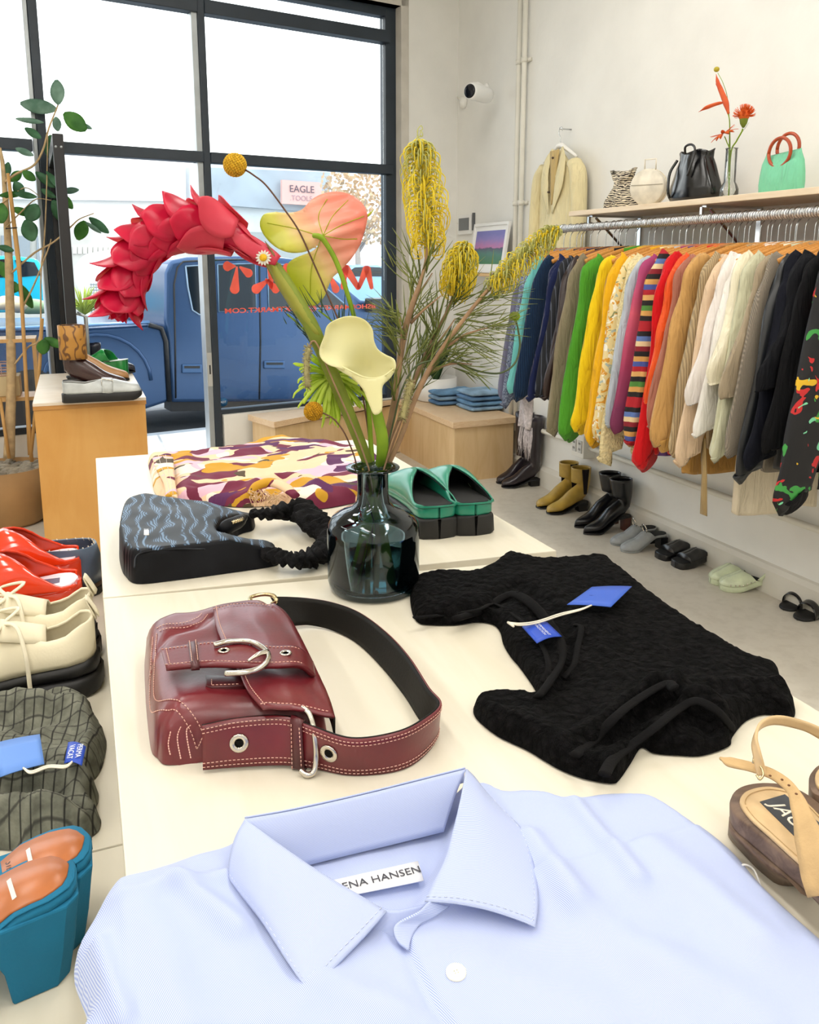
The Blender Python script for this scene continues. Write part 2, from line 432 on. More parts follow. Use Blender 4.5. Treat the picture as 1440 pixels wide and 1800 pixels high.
G1 = glass_mat('shop_glass', (.80, .86, .9, 1)); G2 = glass_mat('clear_glass', (.96, .98, .98, 1))
k_ = 0
for nm, s0, s1, z0, z1, g in (('window_4', .585, 1.87, .43, 2.01, G1), ('window_5', .585, 1.87, 2.075, 2.885, G2), ('window_6', .585, 1.87, 2.965, 3.06, G2),
                              ('window_7', 1.952, 2.82, 2.075, 2.885, G2), ('window_8', 1.952, 2.82, 2.965, 3.06, G2), ('window_9', 2.9, 4.1, .44, 2.01, G2), ('window_10', 2.9, 4.1, 2.075, 3.06, G2),
                              ('window_11', 4.14, 5.4, .44, 2.01, G2), ('window_12', 4.14, 5.4, 2.075, 3.06, G2)):
    mb = MB(); mb.box((s0, -.012, z0), (s1, -.006, z1), MWALL); obj(nm, mb, g, smooth=False, kind='structure')
# strike plate on the door jamb
sp, zp = AWs(366, 650, .04)
mb = MB(); mb.box((1.918, .036, zp - .11), (1.948, .040, zp + .11), MWALL); r = obj('strike_plate', mb, mat('plate_steel', '#d9dbda', .3, .05, Metallic=.7), smooth=False, label='steel strike plate on the jamb of the open shop door', cat='door hardware')
b = MB(); b.box((1.928, .0402, zp - .03), (1.938, .0412, zp + .03), MWALL); obj('slot', b, mat('slot_dark', '#333333', .6), r, smooth=False)
# the open glass door, swung into the shop
hp = W(2.80, .05, 0); a0 = AY(101, 400, 4.15); b0 = AY(133, 560, 4.15)
dn = Vector((.0, 4.12, 0)); dd = (dn - hp).normalized(); L = .93
MD = Matrix(((dd.x, -dd.y, 0, hp.x), (dd.y, dd.x, 0, hp.y), (0, 0, 1, 0), (0, 0, 0, 1)))
mb = MB()
for x0, x1, z0, z1 in ((0, .05, .02, 1.99), (L - .055, L, .02, 1.99), (.05, L - .055, .02, .22), (.05, L - .055, 1.92, 1.99)): mb.box((x0, -.024, z0), (x1, .024, z1), MD)
dr = obj('door_1', mb, mat('dark_bronze_door', '#1d1c20', .4, .1), smooth=False, kind='structure', bevel=.003)
b = MB(); b.box((.05, -.003, .22), (L - .055, .003, 1.92), MD); obj('pane', b, G2, dr, smooth=False)
b = MB(); b.tube([MD @ Vector(q) for q in ((L - .08, .03, .85), (L - .08, .07, .87), (L - .08, .07, 1.13), (L - .08, .03, 1.15))], .01, 8); obj('door_handle', b, M_alu, dr)
b = MB()
for q in (-.012, .012): b.tube([MD @ Vector((L - .001, q, 1.93)), MD @ Vector((L + .003, q, 1.93))], .006, 10)
obj('screw', b, M_alu, dr)

# ------------------------------------------------------------------ lettering on the glass (seen from inside, mirrored)
M_coral = translu('coral_vinyl', '#ff9d84', .75)
def petal(mb, a, b, r0, r1, d=-.014, th=.0015, n=18):
    """a rounded drop from pixel a (thin) to pixel b (round) on the glass"""
    A = Vector(AWs(*a)); B = Vector(AWs(*b)); t = (B - A).normalized(); nn = Vector((-t.y, t.x)); out = []
    for i in range(n + 1):
        an = -pi / 2 + pi * i / n; out.append(B + (t * cos(an) + nn * sin(an)) * r1)
    for i in range(n + 1):
        an = pi / 2 + pi * i / n; out.append(A + (t * cos(an) + nn * sin(an)) * r0)
    pl = [(p.x, p.y) for p in out]
    rings = [[MWALL @ Vector((p[0], dd_, p[1])) for p in pl] for dd_ in (d - th, d)]
    mb.loft(rings, True, True, True)
sgn = root('window_lettering', tuple(W(1.2, -.014, 1.2)), 'large coral shop name in drop-shaped mirrored letters on the right window pane', 'window sign')
mb = MB(); petal(mb, (418, 470), (414, 508), .006, .033); petal(mb, (414, 468), (402, 468), .008, .033); petal(mb, (424, 470), (438, 480), .008, .03); obj('letter', mb, M_coral, sgn, smooth=False)
mb = MB(); petal(mb, (474, 492), (452, 508), .006, .033); petal(mb, (470, 492), (486, 508), .01, .03); petal(mb, (478, 505), (478, 465), .012, .03); obj('letter', mb, M_coral, sgn, smooth=False)
mb = MB(); petal(mb, (508, 505), (506, 470), .012, .028); petal(mb, (505, 500), (522, 478), .01, .026); obj('letter', mb, M_coral, sgn, smooth=False)
mb = MB(); petal(mb, (575, 505), (560, 470), .012, .03); petal(mb, (572, 505), (590, 470), .012, .03); obj('letter', mb, M_coral, sgn, smooth=False)
mb = MB(); petal(mb, (610, 500), (598, 470), .012, .03); petal(mb, (582, 485), (592, 508), .01, .03); obj('letter', mb, M_coral, sgn, smooth=False)
mb = MB(); petal(mb, (631, 505), (611, 473), .02, .030); petal(mb, (604, 505), (609, 473), .016, .028); petal(mb, (633, 505), (645, 474), .016, .028); petal(mb, (655, 505), (648, 474), .016, .028); obj('letter', mb, M_coral, sgn, smooth=False)
def pane_text(txt, pa, pb, size, name, parent, m=M_coral):
    A, za = AWs(*pa); B, zb = AWs(*pb); s = (A + B) / 2; z = (za + zb) / 2
    # mirrored: text x runs to larger s (leftwards seen from inside)
    o = W(s, -.014, z); Mx = Matrix(((WE.x, 0, WN.x, o.x), (WE.y, 0, WN.y, o.y), (0, 1, 0, o.z), (0, 0, 0, 1)))
    t = text_mb(txt, size, Mx, .0006, offset=.001, spacing=1.0); wdt = max(((v - o).dot(WE)) for v in t.v) - min(((v - o).dot(WE)) for v in t.v)
    k = abs(A - B) / wdt
    t.v = [o + WE * ((v - o).dot(WE) * k) + WN * ((v - o).dot(WN)) + Vector((0, 0, v.z - o.z)) for v in t.v]
    return obj(name, t, m, parent, smooth=False)
wt = root('window_lettering', tuple(W(1.3, -.014, .9)), 'small coral web address in mirrored capitals under the shop name on the glass', 'window sign')
pane_text('#SHOPMARKET @MARKTMARKT.COM', (396, 546), (662, 540), .045, 'lettering', wt)
A, z = AWs(393, 707); mb = MB(); mb.lathe([(.03, 0), (.03, .0015)], (0, 0, 0), 24, M=Matrix(((WE.x, 0, WN.x, W(A, -.005, z).x), (WE.y, 0, WN.y, W(A, -.005, z).y), (0, 1, 0, z), (0, 0, 0, 1))))
st = obj('window_sticker', mb, mat('sticker_blue', '#2c6ea6', .5, .05), label='small round blue security sticker in the lower corner of the window pane', cat='sticker')
b = MB(); q = W(A, -.003, z); b.v = text_mb('ADT', .02, Matrix(((-WE.x, 0, -WN.x, q.x), (-WE.y, 0, -WN.y, q.y), (0, 1, 0, q.z), (0, 0, 0, 1)))).v; b.f = text_mb('ADT', .02, Matrix()).f
obj('lettering', b, mat('sticker_white', '#e8eef2', .5, .02), st, smooth=False)

# ------------------------------------------------------------------ unseen ceiling lamps added to brighten the interior (long tubes in rows)
M_lampb = mat('fill_lamp_housing', '#efeee8', .4, .03)
n = NT('fill_lamp_diffuser'); n.col('#ffffff'); n.b.inputs['Emission Color'].default_value = (1, .97, .9, 1); n.b.inputs['Emission Strength'].default_value = 3; M_diff = n.m
lamps = [(x, y) for x in (-2.6, -.6, 1.4) for y in (-2.0, .4, 2.8)]
for i, (x, y) in enumerate(lamps):
    pos = ['nearest the back wall', 'above the middle of the shop', 'nearest the window'][i % 3]; side = ['left', 'middle', 'right'][i // 3]
    r = root('fill_ceiling_lamp', (x, y, CZ), 'long white ceiling lamp in the %s row, %s' % (side, pos), 'lamp', 'ceiling lamps')
    b = MB(); b.box((x - .1, y - .75, CZ - .08), (x + .1, y + .75, CZ - .001)); obj('housing', b, M_lampb, r, smooth=False, bevel=.01)
    b = MB(); b.box((x - .085, y - .72, CZ - .094), (x + .085, y + .72, CZ - .081)); obj('diffuser', b, M_diff, r, smooth=False)
    a_ = area('fill_light', (x, y, CZ - .1), .3, 1.5, FILL_W, (1, .965, .91))
# ================================================================== THE STREET
RZ = -.14
def wprism(mb, pts, d0, d1):
    """extrude an outline given as (s, z) on planes parallel to the window, from d0 to d1"""
    rings = [[MWALL @ Vector((p[0], d, p[1])) for p in pts] for d in (d0, d1)]
    mb.loft(rings, True, True, True); return mb
def onw(l, d): return [AWs(x, y, d) for x, y in l]
def sidewalk_mat():
    n = NT('sidewalk_concrete'); v = n.mp(1.0); b = n.n('ShaderNodeTexBrick'); n.l(v, b.inputs[0])
    b.inputs['Scale'].default_value = .8; b.inputs['Mortar Size'].default_value = .008; b.inputs['Color1'].default_value = hx('#c8ccce'); b.inputs['Color2'].default_value = hx('#bec3c6'); b.inputs['Mortar'].default_value = hx('#878b8e'); b.offset = 0
    b.inputs['Brick Width'].default_value = 1; b.inputs['Row Height'].default_value = 1
    n.col(n.mix(.25, b.outputs[0], n.ramp(n.noise(v, 9, 5), [(.3, '#9a9c9c'), (.7, '#dfe0df')]))); return n.set(Roughness=.8)
M_side = sidewalk_mat(); M_asph = mat('asphalt', '#7b8188', .85, .25, 4, .4, 120)
mb = MB(); mb.box((-16, -1.55, -.16), (20, -.12, -.02), MWALL); obj('sidewalk', mb, M_side, smooth=False, kind='structure')
mb = MB(); mb.box((-16, -1.70, -.30), (20, -1.55, -.025), MWALL); obj('kerb', mb, mat('kerb_stone', '#8d949b', .8, .15, 6), smooth=False, kind='structure', bevel=.02)
mb = MB(); mb.box((-40, -60, -.36), (60, -1.70, RZ - .08), MWALL); obj('road', mb, M_asph, smooth=False, kind='structure')

def car_paint(name, c, **kw):
    return mat(name, c, .25, .05, 2, Metallic=.35, **kw)
M_tyre = mat('tyre_rubber', '#17181a', .8, .2, 30, .3, 80); M_rim = mat('wheel_rim', '#9fa6ad', .35, .1, 10, Metallic=.8)
M_cglass = mat('car_glass', '#0f1a22', .08, .1, 3)
M_trimk = mat('black_plastic_trim', '#15171a', .5, .1, 20)
def wheel(parent, s, z, d, r=.36, wd=.24):
    Mx = Matrix(((WE.x, 0, WN.x, 0), (WE.y, 0, WN.y, 0), (0, 1, 0, 0), (0, 0, 0, 1))); o = W(s, d, z); Mx.translation = o
    b = MB(); b.lathe([(r * .6, -wd / 2), (r * .93, -wd / 2), (r, -wd * .35), (r, wd * .35), (r * .93, wd / 2), (r * .6, wd / 2)], (0, 0, 0), 32, Mx)
    t = obj('wheel', b, M_tyre, parent)
    b = MB(); b.lathe([(.02, wd * .3), (r * .15, wd * .42), (r * .5, wd * .25), (r * .62, wd * .45), (r * .62, wd * .1)], (0, 0, 0), 20, Mx); obj('rim', b, M_rim, t)

# ---- blue pickup truck parked right outside
D = -2.35; D2 = D - 1.75
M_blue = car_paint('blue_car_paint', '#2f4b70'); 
tk = root('pickup_truck', tuple(W(2.5, D - .8, RZ - .08)), 'blue crew-cab pickup truck parked at the kerb right outside the shop', 'truck')
tz = lambda px, py: AWs(px, py, D)
bs = onw([(-420, 590), (150, 577), (262, 571), (284, 576), (292, 600), (298, 706), (250, 722), (180, 726), (-60, 742), (-420, 760)], D)
body = MB(); wprism(body, bs, D2, D); bd = obj('cargo_bed', body, M_blue, tk, smooth='a', bevel=.03)
cab = onw([(300, 708), (294, 590), (290, 566), (291, 480), (300, 458), (330, 452), (470, 449), (540, 458), (590, 490), (636, 528), (760, 540), (830, 560), (860, 640), (850, 700), (700, 706), (300, 708)][:-1], D)
b = MB(); wprism(b, cab, D2, D - .0); obj('cab', b, M_blue, tk, smooth='a', bevel=.035)
for pts, nm in (([(326, 468), (372, 465), (374, 552), (350, 553), (338, 545), (330, 505)], 'rear_side_window'), ([(382, 465), (448, 463), (450, 545), (384, 548)], 'rear_side_window'), ([(470, 463), (528, 468), (604, 533), (606, 541), (472, 544)], 'front_side_window')):
    q = onw(pts, D); b = MB(); wprism(b, q, D - .01, D + .006); w_ = obj(nm, b, M_cglass, tk, smooth=False)
    c_ = Vector((sum(p[0] for p in q) / len(q), sum(p[1] for p in q) / len(q)))
    b = MB(); b.tube([MWALL @ Vector((p[0], D + .006, p[1])) for p in q + [q[0]]], .008, 6); obj('window_seal', b, mat('seal_grey', '#7f97ae', .5, .1), w_)
for pts in (([(309, 700), (308, 600), (306, 500), (312, 470), (322, 460), (370, 457), (452, 456)]), ([(456, 456), (458, 600), (456, 702)]), ([(640, 560), (642, 690)])):
    b = MB(); b.tube([AW(x, y, D + .001) for x, y in pts], .009, 6); obj('door_seam', b, M_trimk, tk)
b = MB(); b.tube([AW(x, y, D + .001) for x, y in ((262, 571), (284, 577), (292, 600), (298, 706))], .022, 8); obj('bed_gap', b, M_trimk, tk)
for x0, y0, x1, y1 in ((319, 640, 354, 656), (463, 634, 500, 648)):
    q = onw([(x0, y0), (x1, y0), (x1, y1), (x0, y1)], D); b = MB(); wprism(b, q, D, D + .02); h_ = obj('door_handle', b, car_paint('handle_blue', '#35557c'), tk, smooth=False, bevel=.015)
    q = onw([(x0 + 4, y0 + 3), (x1 - 4, y0 + 3), (x1 - 4, y0 + 7), (x0 + 4, y0 + 7)], D); b = MB(); wprism(b, q, D + .019, D + .024); obj('recess', b, M_trimk, h_, smooth=False)
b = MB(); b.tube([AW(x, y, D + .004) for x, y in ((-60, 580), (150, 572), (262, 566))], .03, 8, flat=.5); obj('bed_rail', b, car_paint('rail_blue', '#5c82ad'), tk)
q = onw([(302, 700), (860, 694), (858, 716), (302, 724)], D); b = MB(); wprism(b, q, D - .25, D - .03); obj('rocker_panel', b, M_trimk, tk, smooth=False)
for px_, py_ in ((60, 735), (760, 700)):
    s_, z_ = AWs(px_, py_, D); wheel(tk, s_, RZ - .08 + .37, D - .10)
b = MB(); o = []
for k in range(15):
    an = pi * k / 14; s_, z_ = AWs(175, 700, D); o.append(MWALL @ Vector((s_ + .46 * cos(an), D + .002, .33 + .44 * sin(an))))
b.tube(o, .018, 6); obj('fender_lip', b, M_blue, tk)
s_, z_ = AWs(655, 545, D); b = MB(); b.box((s_ - .12, D, z_ - .02), (s_ + .1, D + .16, z_ + .13), MWALL); obj('mirror', b, M_trimk, tk, smooth=False, bevel=.02)

# ---- small vans and cars across the street
def far_car(pts, wins, d, depth, paint, label, cat, name, wheels=()):
    z0 = RZ - .08
    q = onw(pts, d); q = [(p[0], max(p[1], RZ + .1)) for p in q]; s_ = sum(p[0] for p in q) / len(q)
    r = root(name, tuple(W(s_, d - depth / 2, z0)), label, cat)
    b = MB(); wprism(b, q, d - depth, d); obj('body', b, paint, r, smooth='a', bevel=.06)
    for wv in wins: b = MB(); wprism(b, onw(wv, d), d - .01, d + .012); obj('side_window', b, M_cglass, r, smooth=False)
    for px_ in wheels: wheel(r, AWs(px_, 540, d)[0], z0 + .34, d - .1, .34)
    return r
far_car([(-130, 530), (-130, 480), (-60, 452), (20, 449), (68, 455), (82, 488), (118, 500), (124, 532), (118, 548), (-130, 552)], [[(-50, 458), (16, 455), (24, 487), (-60, 490)], [(26, 457), (60, 461), (72, 484), (38, 487)]], -8.3, 1.7, car_paint('cyan_car_paint', '#16b6d6'), 'bright cyan car parked across the street, seen behind the potted tree', 'car', 'car', (-70, 90))
far_car([(560, 560), (570, 500), (600, 484), (622, 467), (665, 465), (700, 478), (730, 495), (760, 505), (765, 560)], [[(600, 486), (624, 470), (642, 469), (642, 486)], [(648, 469), (668, 470), (690, 486), (648, 486)]], -9.2, 1.7, car_paint('pale_blue_car_paint', '#9fc3de'), 'pale blue car on the far side of the street by the bare tree', 'car', 'car', (600, 735))
far_car([(258, 480), (262, 470), (288, 468), (300, 480), (300, 530), (258, 530)], [], -8.6, 1.2, car_paint('navy_car_paint', '#33589a'), 'dark blue car seen between the truck bed and its cab', 'car', 'car', (275,))
# white pickup laden with plants, behind the blue one
r = far_car([(182, 570), (180, 520), (170, 500), (168, 470), (186, 446), (240, 436), (300, 440), (330, 470), (330, 570)], [[(190, 470), (240, 462), (240, 500), (186, 505)]], -5.4, 1.4, mat('white_van_paint', '#e9ecee', .3, .04), 'white truck with wire mesh side panel parked beyond the blue pickup', 'truck', 'truck', (300,))
b = MB()
for k in range(9):
    a_ = AW(160 + k * 4.5, 498, -5.36); c_ = AW(162 + k * 4.5, 560, -5.36); b.tube([a_, c_], .006, 4)
for k in range(12): b.tube([AW(158, 500 + k * 5, -5.36), AW(200, 500 + k * 5, -5.36)], .006, 4)
obj('mesh_panel', b, mat('wire_grey', '#8f9497', .5, .1), r)
M_leafy = mat('lime_leaves', '#b9c95a', .6, .2, 20); M_cargo = mat('pale_sacks', '#e3cfae', .8, .15, 12)
for i, (px_, py_, sz, c_, lab) in enumerate(((20, 560, .28, M_cargo, 'pale sack lying in the truck bed at the left edge of the view'), (60, 562, .24, mat('green_sack', '#9cb88c', .8, .1), 'grey-green sack lying in the truck bed behind the door post'), (100, 564, .22, M_cargo, 'pale sack lying in the truck bed right of the dark door post'))):
    p = AW(px_, py_, -3.2); p.z = AWs(px_, 576, D)[1] + .07 + sz * .3; b = MB(); b.ball((0, 0, 0), sz * .62, 18, 10, Matrix.Translation(p) @ Matrix.Diagonal((1.15, .8, .42, 1)))
    for k, v in enumerate(b.v): b.v[k] = v + Vector((0, 0,   .03 * nz(v.x * 6, v.y * 6, v.z * 6)))
    obj('sack', b, c_, label=lab, cat='sack')
b = MB(); p0 = AW(148, 572, -3.1); p0.z = AWs(148, 574, D)[1] + .05
for k in range(60):
    a_ = random.uniform(0, 2 * pi); l_ = random.uniform(.1, .26); dr_ = Vector((cos(a_) * l_, sin(a_) * l_ * .5, random.uniform(.08, .3)))
    b.tube(cr([p0, p0 + dr_ * .6 + Vector((0, 0, .03)), p0 + dr_], 3), [.012, .022, .003], 4, flat=.3)
obj('cut_plants', b, M_leafy, label='bundle of lime green cut plants heaped in the truck bed', cat='plant')

# ---- buildings over the road
def wall_m(name, c): return mat(name, c, .85, .14, 1.4, .2, 20)
DB = -15.0
bl = root('building', tuple(W(4, DB - 3, RZ)), 'long low grey and white commercial building across the street', 'building')
def bquad(pts, nm, m, d0=DB, d1=None, parent=bl):
    b = MB(); wprism(b, onw(pts, DB), d0 - .4, (d1 if d1 is not None else d0)); return obj(nm, b, m, parent, smooth=False)
bquad([(-900, 210), (615, 292), (612, 620), (-900, 620)], 'wall', wall_m('white_stucco', '#f1f1ee'), DB - .3)
bquad([(-700, 252), (312, 291), (313, 354), (-700, 341)], 'upper_panel', wall_m('grey_panel', '#c2c5c7'))
bquad([(333, 293), (580, 303), (580, 375), (334, 356)], 'upper_panel', wall_m('grey_panel_b', '#b5babf'))
bquad([(-700, 388), (160, 400), (600, 412), (600, 600), (-700, 600)], 'lower_wall', wall_m('grey_stone', '#b7b6b0'))
for k in range(9): bquad([(128 + k * 9, 434), (134 + k * 9, 434), (134 + k * 9, 446), (128 + k * 9, 446)], 'vent_slot', wall_m('white_slot', '#eceae4'), DB, DB + .05)
for k in range(3): bquad([(-60 + k * 62, 414), (-10 + k * 62, 415), (-10 + k * 62, 500), (-60 + k * 62, 500)], 'garage_door', wall_m('garage_grey', '#8b949b'), DB, DB + .06)
sg = root('building_sign', tuple(AW(530, 340, DB + .3)), 'pink rectangular sign reading EAGLE on the grey wall across the street', 'sign')
b = MB(); wprism(b, onw([(496, 316), (566, 321), (566, 362), (496, 358)], DB + .3), DB + .2, DB + .3); obj('board', b, mat('sign_pink', '#f0b9ab', .7, .06, 2), sg, smooth=False)
def sign_text(txt, px, py, wpx, name, parent, m, d):
    s, z = AWs(px, py, d); o = W(s, d, z); s2, _ = AWs(px + wpx, py, d)
    Mx = Matrix(((-WE.x, 0, WN.x, o.x), (-WE.y, 0, WN.y, o.y), (0, 1, 0, o.z), (0, 0, 0, 1)))
    t = text_mb(txt, 1, Mx, .004); q = [(v - o).dot(WE) for v in t.v]; k = abs(s2 - s) / (max(q) - min(q))
    t.v = [o + (v - o) * k for v in t.v]; return obj(name, t, m, parent, smooth=False)
sign_text('EAGLE', 531, 333, 42, 'lettering', sg, mat('sign_dark', '#5b4a58', .7), DB + .32)
sign_text('.TOOLS.', 531, 349, 40, 'lettering', sg, mat('sign_soft', '#b08a92', .7), DB + .32)
bt = root('tree', tuple(AW(640, 470, -11)), 'small autumn tree with tan leaves beyond the right window pane', 'tree')
b = MB(); p0 = AW(632, 520, -11); p1 = AW(628, 420, -11); b.tube([p0, p1], [.09, .05], 8)
for k in range(14):
    a_ = random.uniform(0, 2 * pi); b.tube([p1.lerp(p0, random.random() * .3), p1 + Vector((cos(a_) * .7, sin(a_) * .7, random.uniform(.2, 1.4)))], [.03, .008], 5)
obj('trunk', b, mat('pale_bark', '#b9a596', .8), bt)
b = MB()
for k in range(900):
    a_ = random.uniform(0, 2 * pi); q = random.random() ** .5; c_ = p1 + Vector((cos(a_) * q * .8, sin(a_) * q * .8, random.uniform(-.1, 1.5)))
    u_ = Vector((random.gauss(0, 1), random.gauss(0, 1), random.gauss(0, 1))).normalized() * .06; v_ = u_.cross(Vector((random.random(), 1, random.random()))).normalized() * .035
    b.add([c_ - u_, c_ + v_, c_ + u_, c_ - v_], [(0, 1, 2, 3)])
obj('foliage', b, mat('tan_leaves', '#d9b48c', .8, .2, 5), bt, smooth=False)
# ================================================================== FURNITURE
def wood_mat(name, c1, c2, scale=3, rot=(0, 0, 0), stretch=(1, 12, 12), rough=.5, c3=None):
    if name in _mc: return _mc[name]
    n = NT(name); v = n.mp(stretch, rot)
    a = n.noise(v, scale, 5, .6, .8); col = n.ramp(a, [(.3, c2), (.6, c1)])
    if c3: col = n.mix(.3, col, n.ramp(n.noise(n.mp(1.0), 2.2, 3, .5, 1.5), [(.4, c3), (.6, c1)]))
    n.col(col); n.bump(a, .05, .002); _mc[name] = n.m; return n.set(Roughness=rough)
M_table = wood_mat('whitewashed_board', '#e3dcca', '#dcd4bf', 1.6, (0, 0, 0), (9, 1, 9), .38)
def rounded(mb_, *a): pass
TA = [P(172, 805, TZ), None]
x0 = 0.0; x1 = .752
ysm_l, ysm_r = P(178, 1052, TZ).y, P(968, 970, TZ).y
far_l = P(172, 805, TZ); far_r = Vector((x1, far_l.y - .04, 0))
# the two display tables pushed together
def table(name, poly, label, zt=TZ):
    r = root(name, (sum(p[0] for p in poly) / 4, sum(p[1] for p in poly) / 4, 0), label, 'table')
    b = MB(); b.prism(poly, zt - .032, zt, bev=.002); obj('tabletop', b, M_table, r, smooth=False)
    ins = [((p[0] - r.location.x) * .86 + r.location.x, (p[1] - r.location.y) * .86 + r.location.y) for p in poly]
    b = MB(); b.prism(ins, zt - .11, zt - .0325); obj('apron', b, M_table, r, smooth=False)
    for q in ins: b = MB(); b.box((q[0] - .025, q[1] - .025, 0), (q[0] + .025, q[1] + .025, zt - .1105)); obj('leg', b, M_table, r, smooth=False, bevel=.003)
    return r
table('display_table', [(.028, far_l.y), (.012, ysm_l + .002), (x1 + .008, ysm_r + .002), (.752, far_r.y)], 'cream-topped display table nearer the window, under the printed shirt and the moire bag')
table('display_table', [(.012, ysm_l - .002), (.0, -.6), (.752, -.6), (.752, ysm_r - .035)], 'cream-topped display table in the foreground, under the blue shirt and burgundy bag')
# lower side bench on the left
r = root('side_bench', (-.32, .6, 0), 'lower cream display bench along the left of the tables, carrying shoes', 'bench')
bj = P(180, 1492, BZ).y
for y0, y1 in ((-.6, bj - .001), (bj + .001, P(60, 985, BZ).y)):
    b = MB(); b.box((-.66, y0, BZ - .03), (.035, y1, BZ)); obj('top_board', b, M_table, r, smooth=False, bevel=.002)
b = MB(); b.box((-.62, -.55, .0), (-.06, P(60, 985, BZ).y - .05, BZ - .031)); obj('base', b, M_table, r, smooth=False)

M_ply = wood_mat('plywood', '#d9a45c', '#cf9549', 1.6, (0, 0, 0), (5, 5, 1), .45, '#c58a41'); M_plyd = wood_mat('plywood_edge', '#c48d4c', '#a8702f', 6, (0, 0, 0), (1, 1, 20), .6)
M_plyt = wood_mat('plywood_top', '#e9dccb', '#dccbb5', 3, (0, 0, 0), (1, 9, 9), .35)
pz = AY(57, 710, 3.6).z; pa = AY(57, 710, 3.6); pb = AY(257, 705, 3.6)
r = root('plinth', ((pa.x + pb.x) / 2, 4.0, 0), 'tall plywood plinth carrying the boots and the silver loafer', 'plinth')
b = MB(); b.box((pa.x + .004, 3.604, 0), (pb.x - .004, 4.55, pz - .03)); obj('box', b, M_ply, r, smooth=False)
b = MB(); b.box((pa.x, 3.6, pz - .029), (pb.x, 4.555, pz - .012)); obj('top_edge', b, M_plyd, r, smooth=False)
b = MB(); b.box((pa.x, 3.6, pz - .0119), (pb.x, 4.555, pz)); obj('top', b, M_plyt, r, smooth=False)
PLZ = pz
# low benches by the window
M_bench = wood_mat('pale_plywood', '#e0c193', '#d3b07c', 1.8, (0, 0, 0), (6, 6, 1), .5); M_benchtop = wood_mat('butcher_block', '#e8cda6', '#d3ab80', 9, (0, 0, 0), (2.2, 14, 14), .45, '#dcb58c')
bz = .40
c0 = P(797, 743, bz); c1 = P(890, 722, bz); cj = P(701, 701, bz); 
A0 = P(425, 724, bz); A1 = P(482, 742, bz); A2 = P(582, 723, bz)
back = lambda s: W(s, .115, 0)
mid = Vector((cj.x - .02, cj.y, 0)); bk_ = back((2.70 - cj.x) / cos(WA) + .02)
polyR = [(c0.x, c0.y), (2.655, c0.y + .02), (2.655, back(.05).y), (bk_.x, bk_.y), (mid.x, mid.y)]
tdir = (A2 - A1); kk = (cj.x - .045 - A1.x) / tdir.x; jn = A1 + tdir * kk
bl0 = bk_ - Vector((.006, 0, 0)); A0b = back((2.70 - A0.x) / cos(WA))
polyL = [(A1.x, A1.y), (mid.x - .006, mid.y + .002), (bl0.x, bl0.y), (A0b.x, A0b.y)]
def inset(poly, k):
    n_ = len(poly); A = sum(poly[i - 1][0] * poly[i][1] - poly[i][0] * poly[i - 1][1] for i in range(n_)); sg = 1 if A > 0 else -1; o = []
    for i in range(n_):
        a = Vector(poly[i - 1]); b_ = Vector(poly[i]); c = Vector(poly[(i + 1) % n_]); u = (b_ - a).normalized(); w_ = (c - b_).normalized()
        nu = Vector((-u.y, u.x)) * sg; nw = Vector((-w_.y, w_.x)) * sg; m_ = (nu + nw); m_ = m_ / max(.3, m_.dot(nu)); q = b_ + m_ * k; o.append((q.x, q.y))
    return o
def low_bench(poly, label, zt):
    r = root('window_bench', (sum(p[0] for p in poly) / len(poly), sum(p[1] for p in poly) / len(poly), 0), label, 'bench')
    cx = r.location.x; cy = r.location.y
    b = MB(); b.prism(inset(poly, .02), 0, zt - .041); obj('base', b, M_bench, r, smooth=False)
    b = MB(); b.prism(poly, zt - .04, zt, bev=.003); obj('top', b, M_benchtop, r, smooth=False)
    return r
low_bench(polyR, 'low plywood bench in the window corner with folded jeans on top', bz)
low_bench(polyL, 'low plywood bench under the window pane, left of the corner bench', bz)

# ---- rail, shelf, brackets
XR = 2.39
M_chrome = mat('chrome', '#d5d8da', .22, .05, 10, Metallic=1.0); M_ropeband = None
n = NT('wrapped_silver_rod'); v = n.mp(1.0); wv = n.wave(v, 26, 3, 3, 'Y', 2); n.col(n.ramp(wv, [(.2, '#9a9ca0'), (.6, '#e9ebed')])); n.bump(wv, .8, .004); n.set(Metallic=.7, Roughness=.35); M_rod = n.m
rp = AX(990, 404, XR); RODZ = AX(1200, 388, XR).z; yA = rp.y
r = root('clothes_rail', (XR, 2.4, RODZ), 'long silver clothes rail along the right wall', 'rail')
b = MB(); b.tube([(XR, yA, RODZ), (XR, yA - .02, RODZ), (XR, .6, RODZ)], .019, 16); obj('rod', b, M_rod, r)
b = MB(); b.tube([(XR, yA + .005, RODZ), (XR, yA - .012, RODZ)], .023, 16); obj('end_cap', b, M_chrome, r)
sz0 = AX(1000, 381, 2.36); SHZ = AX(1200, 357, 2.36).z; SHT = SHZ + .012
for py_, nm in ((AX(1054, 380, 2.45).y, 'bracket'), (AX(1255, 368, 2.45).y, 'bracket'), (1.6, 'bracket'), (.8, 'bracket')):
    b = MB(); b.box((2.40, py_ - .012, SHZ - .022), (2.70, py_ + .012, SHZ - .0125)); b.box((2.69, py_ - .012, SHZ - .26), (2.70, py_ + .012, SHZ - .02)); b.box((XR - .006, py_ - .006, RODZ + .01), (XR + .006, py_ + .006, SHZ - .02))
    b.tube([(2.43, py_, SHZ - .025), (2.695, py_, SHZ - .25)], .007, 8); obj(nm, b, M_chrome, r, smooth=False)
b = MB(); b.box((2.36, .6, SHZ - .012), (2.70, sz0.y, SHZ + .012)); obj('wall_shelf', b, wood_mat('shelf_wood', '#ead8bd', '#dcc4a1', 3, (0, 0, 0), (9, 1, 9), .45), smooth=False, bevel=.002, label='long pale wooden shelf above the clothes rail', cat='shelf')
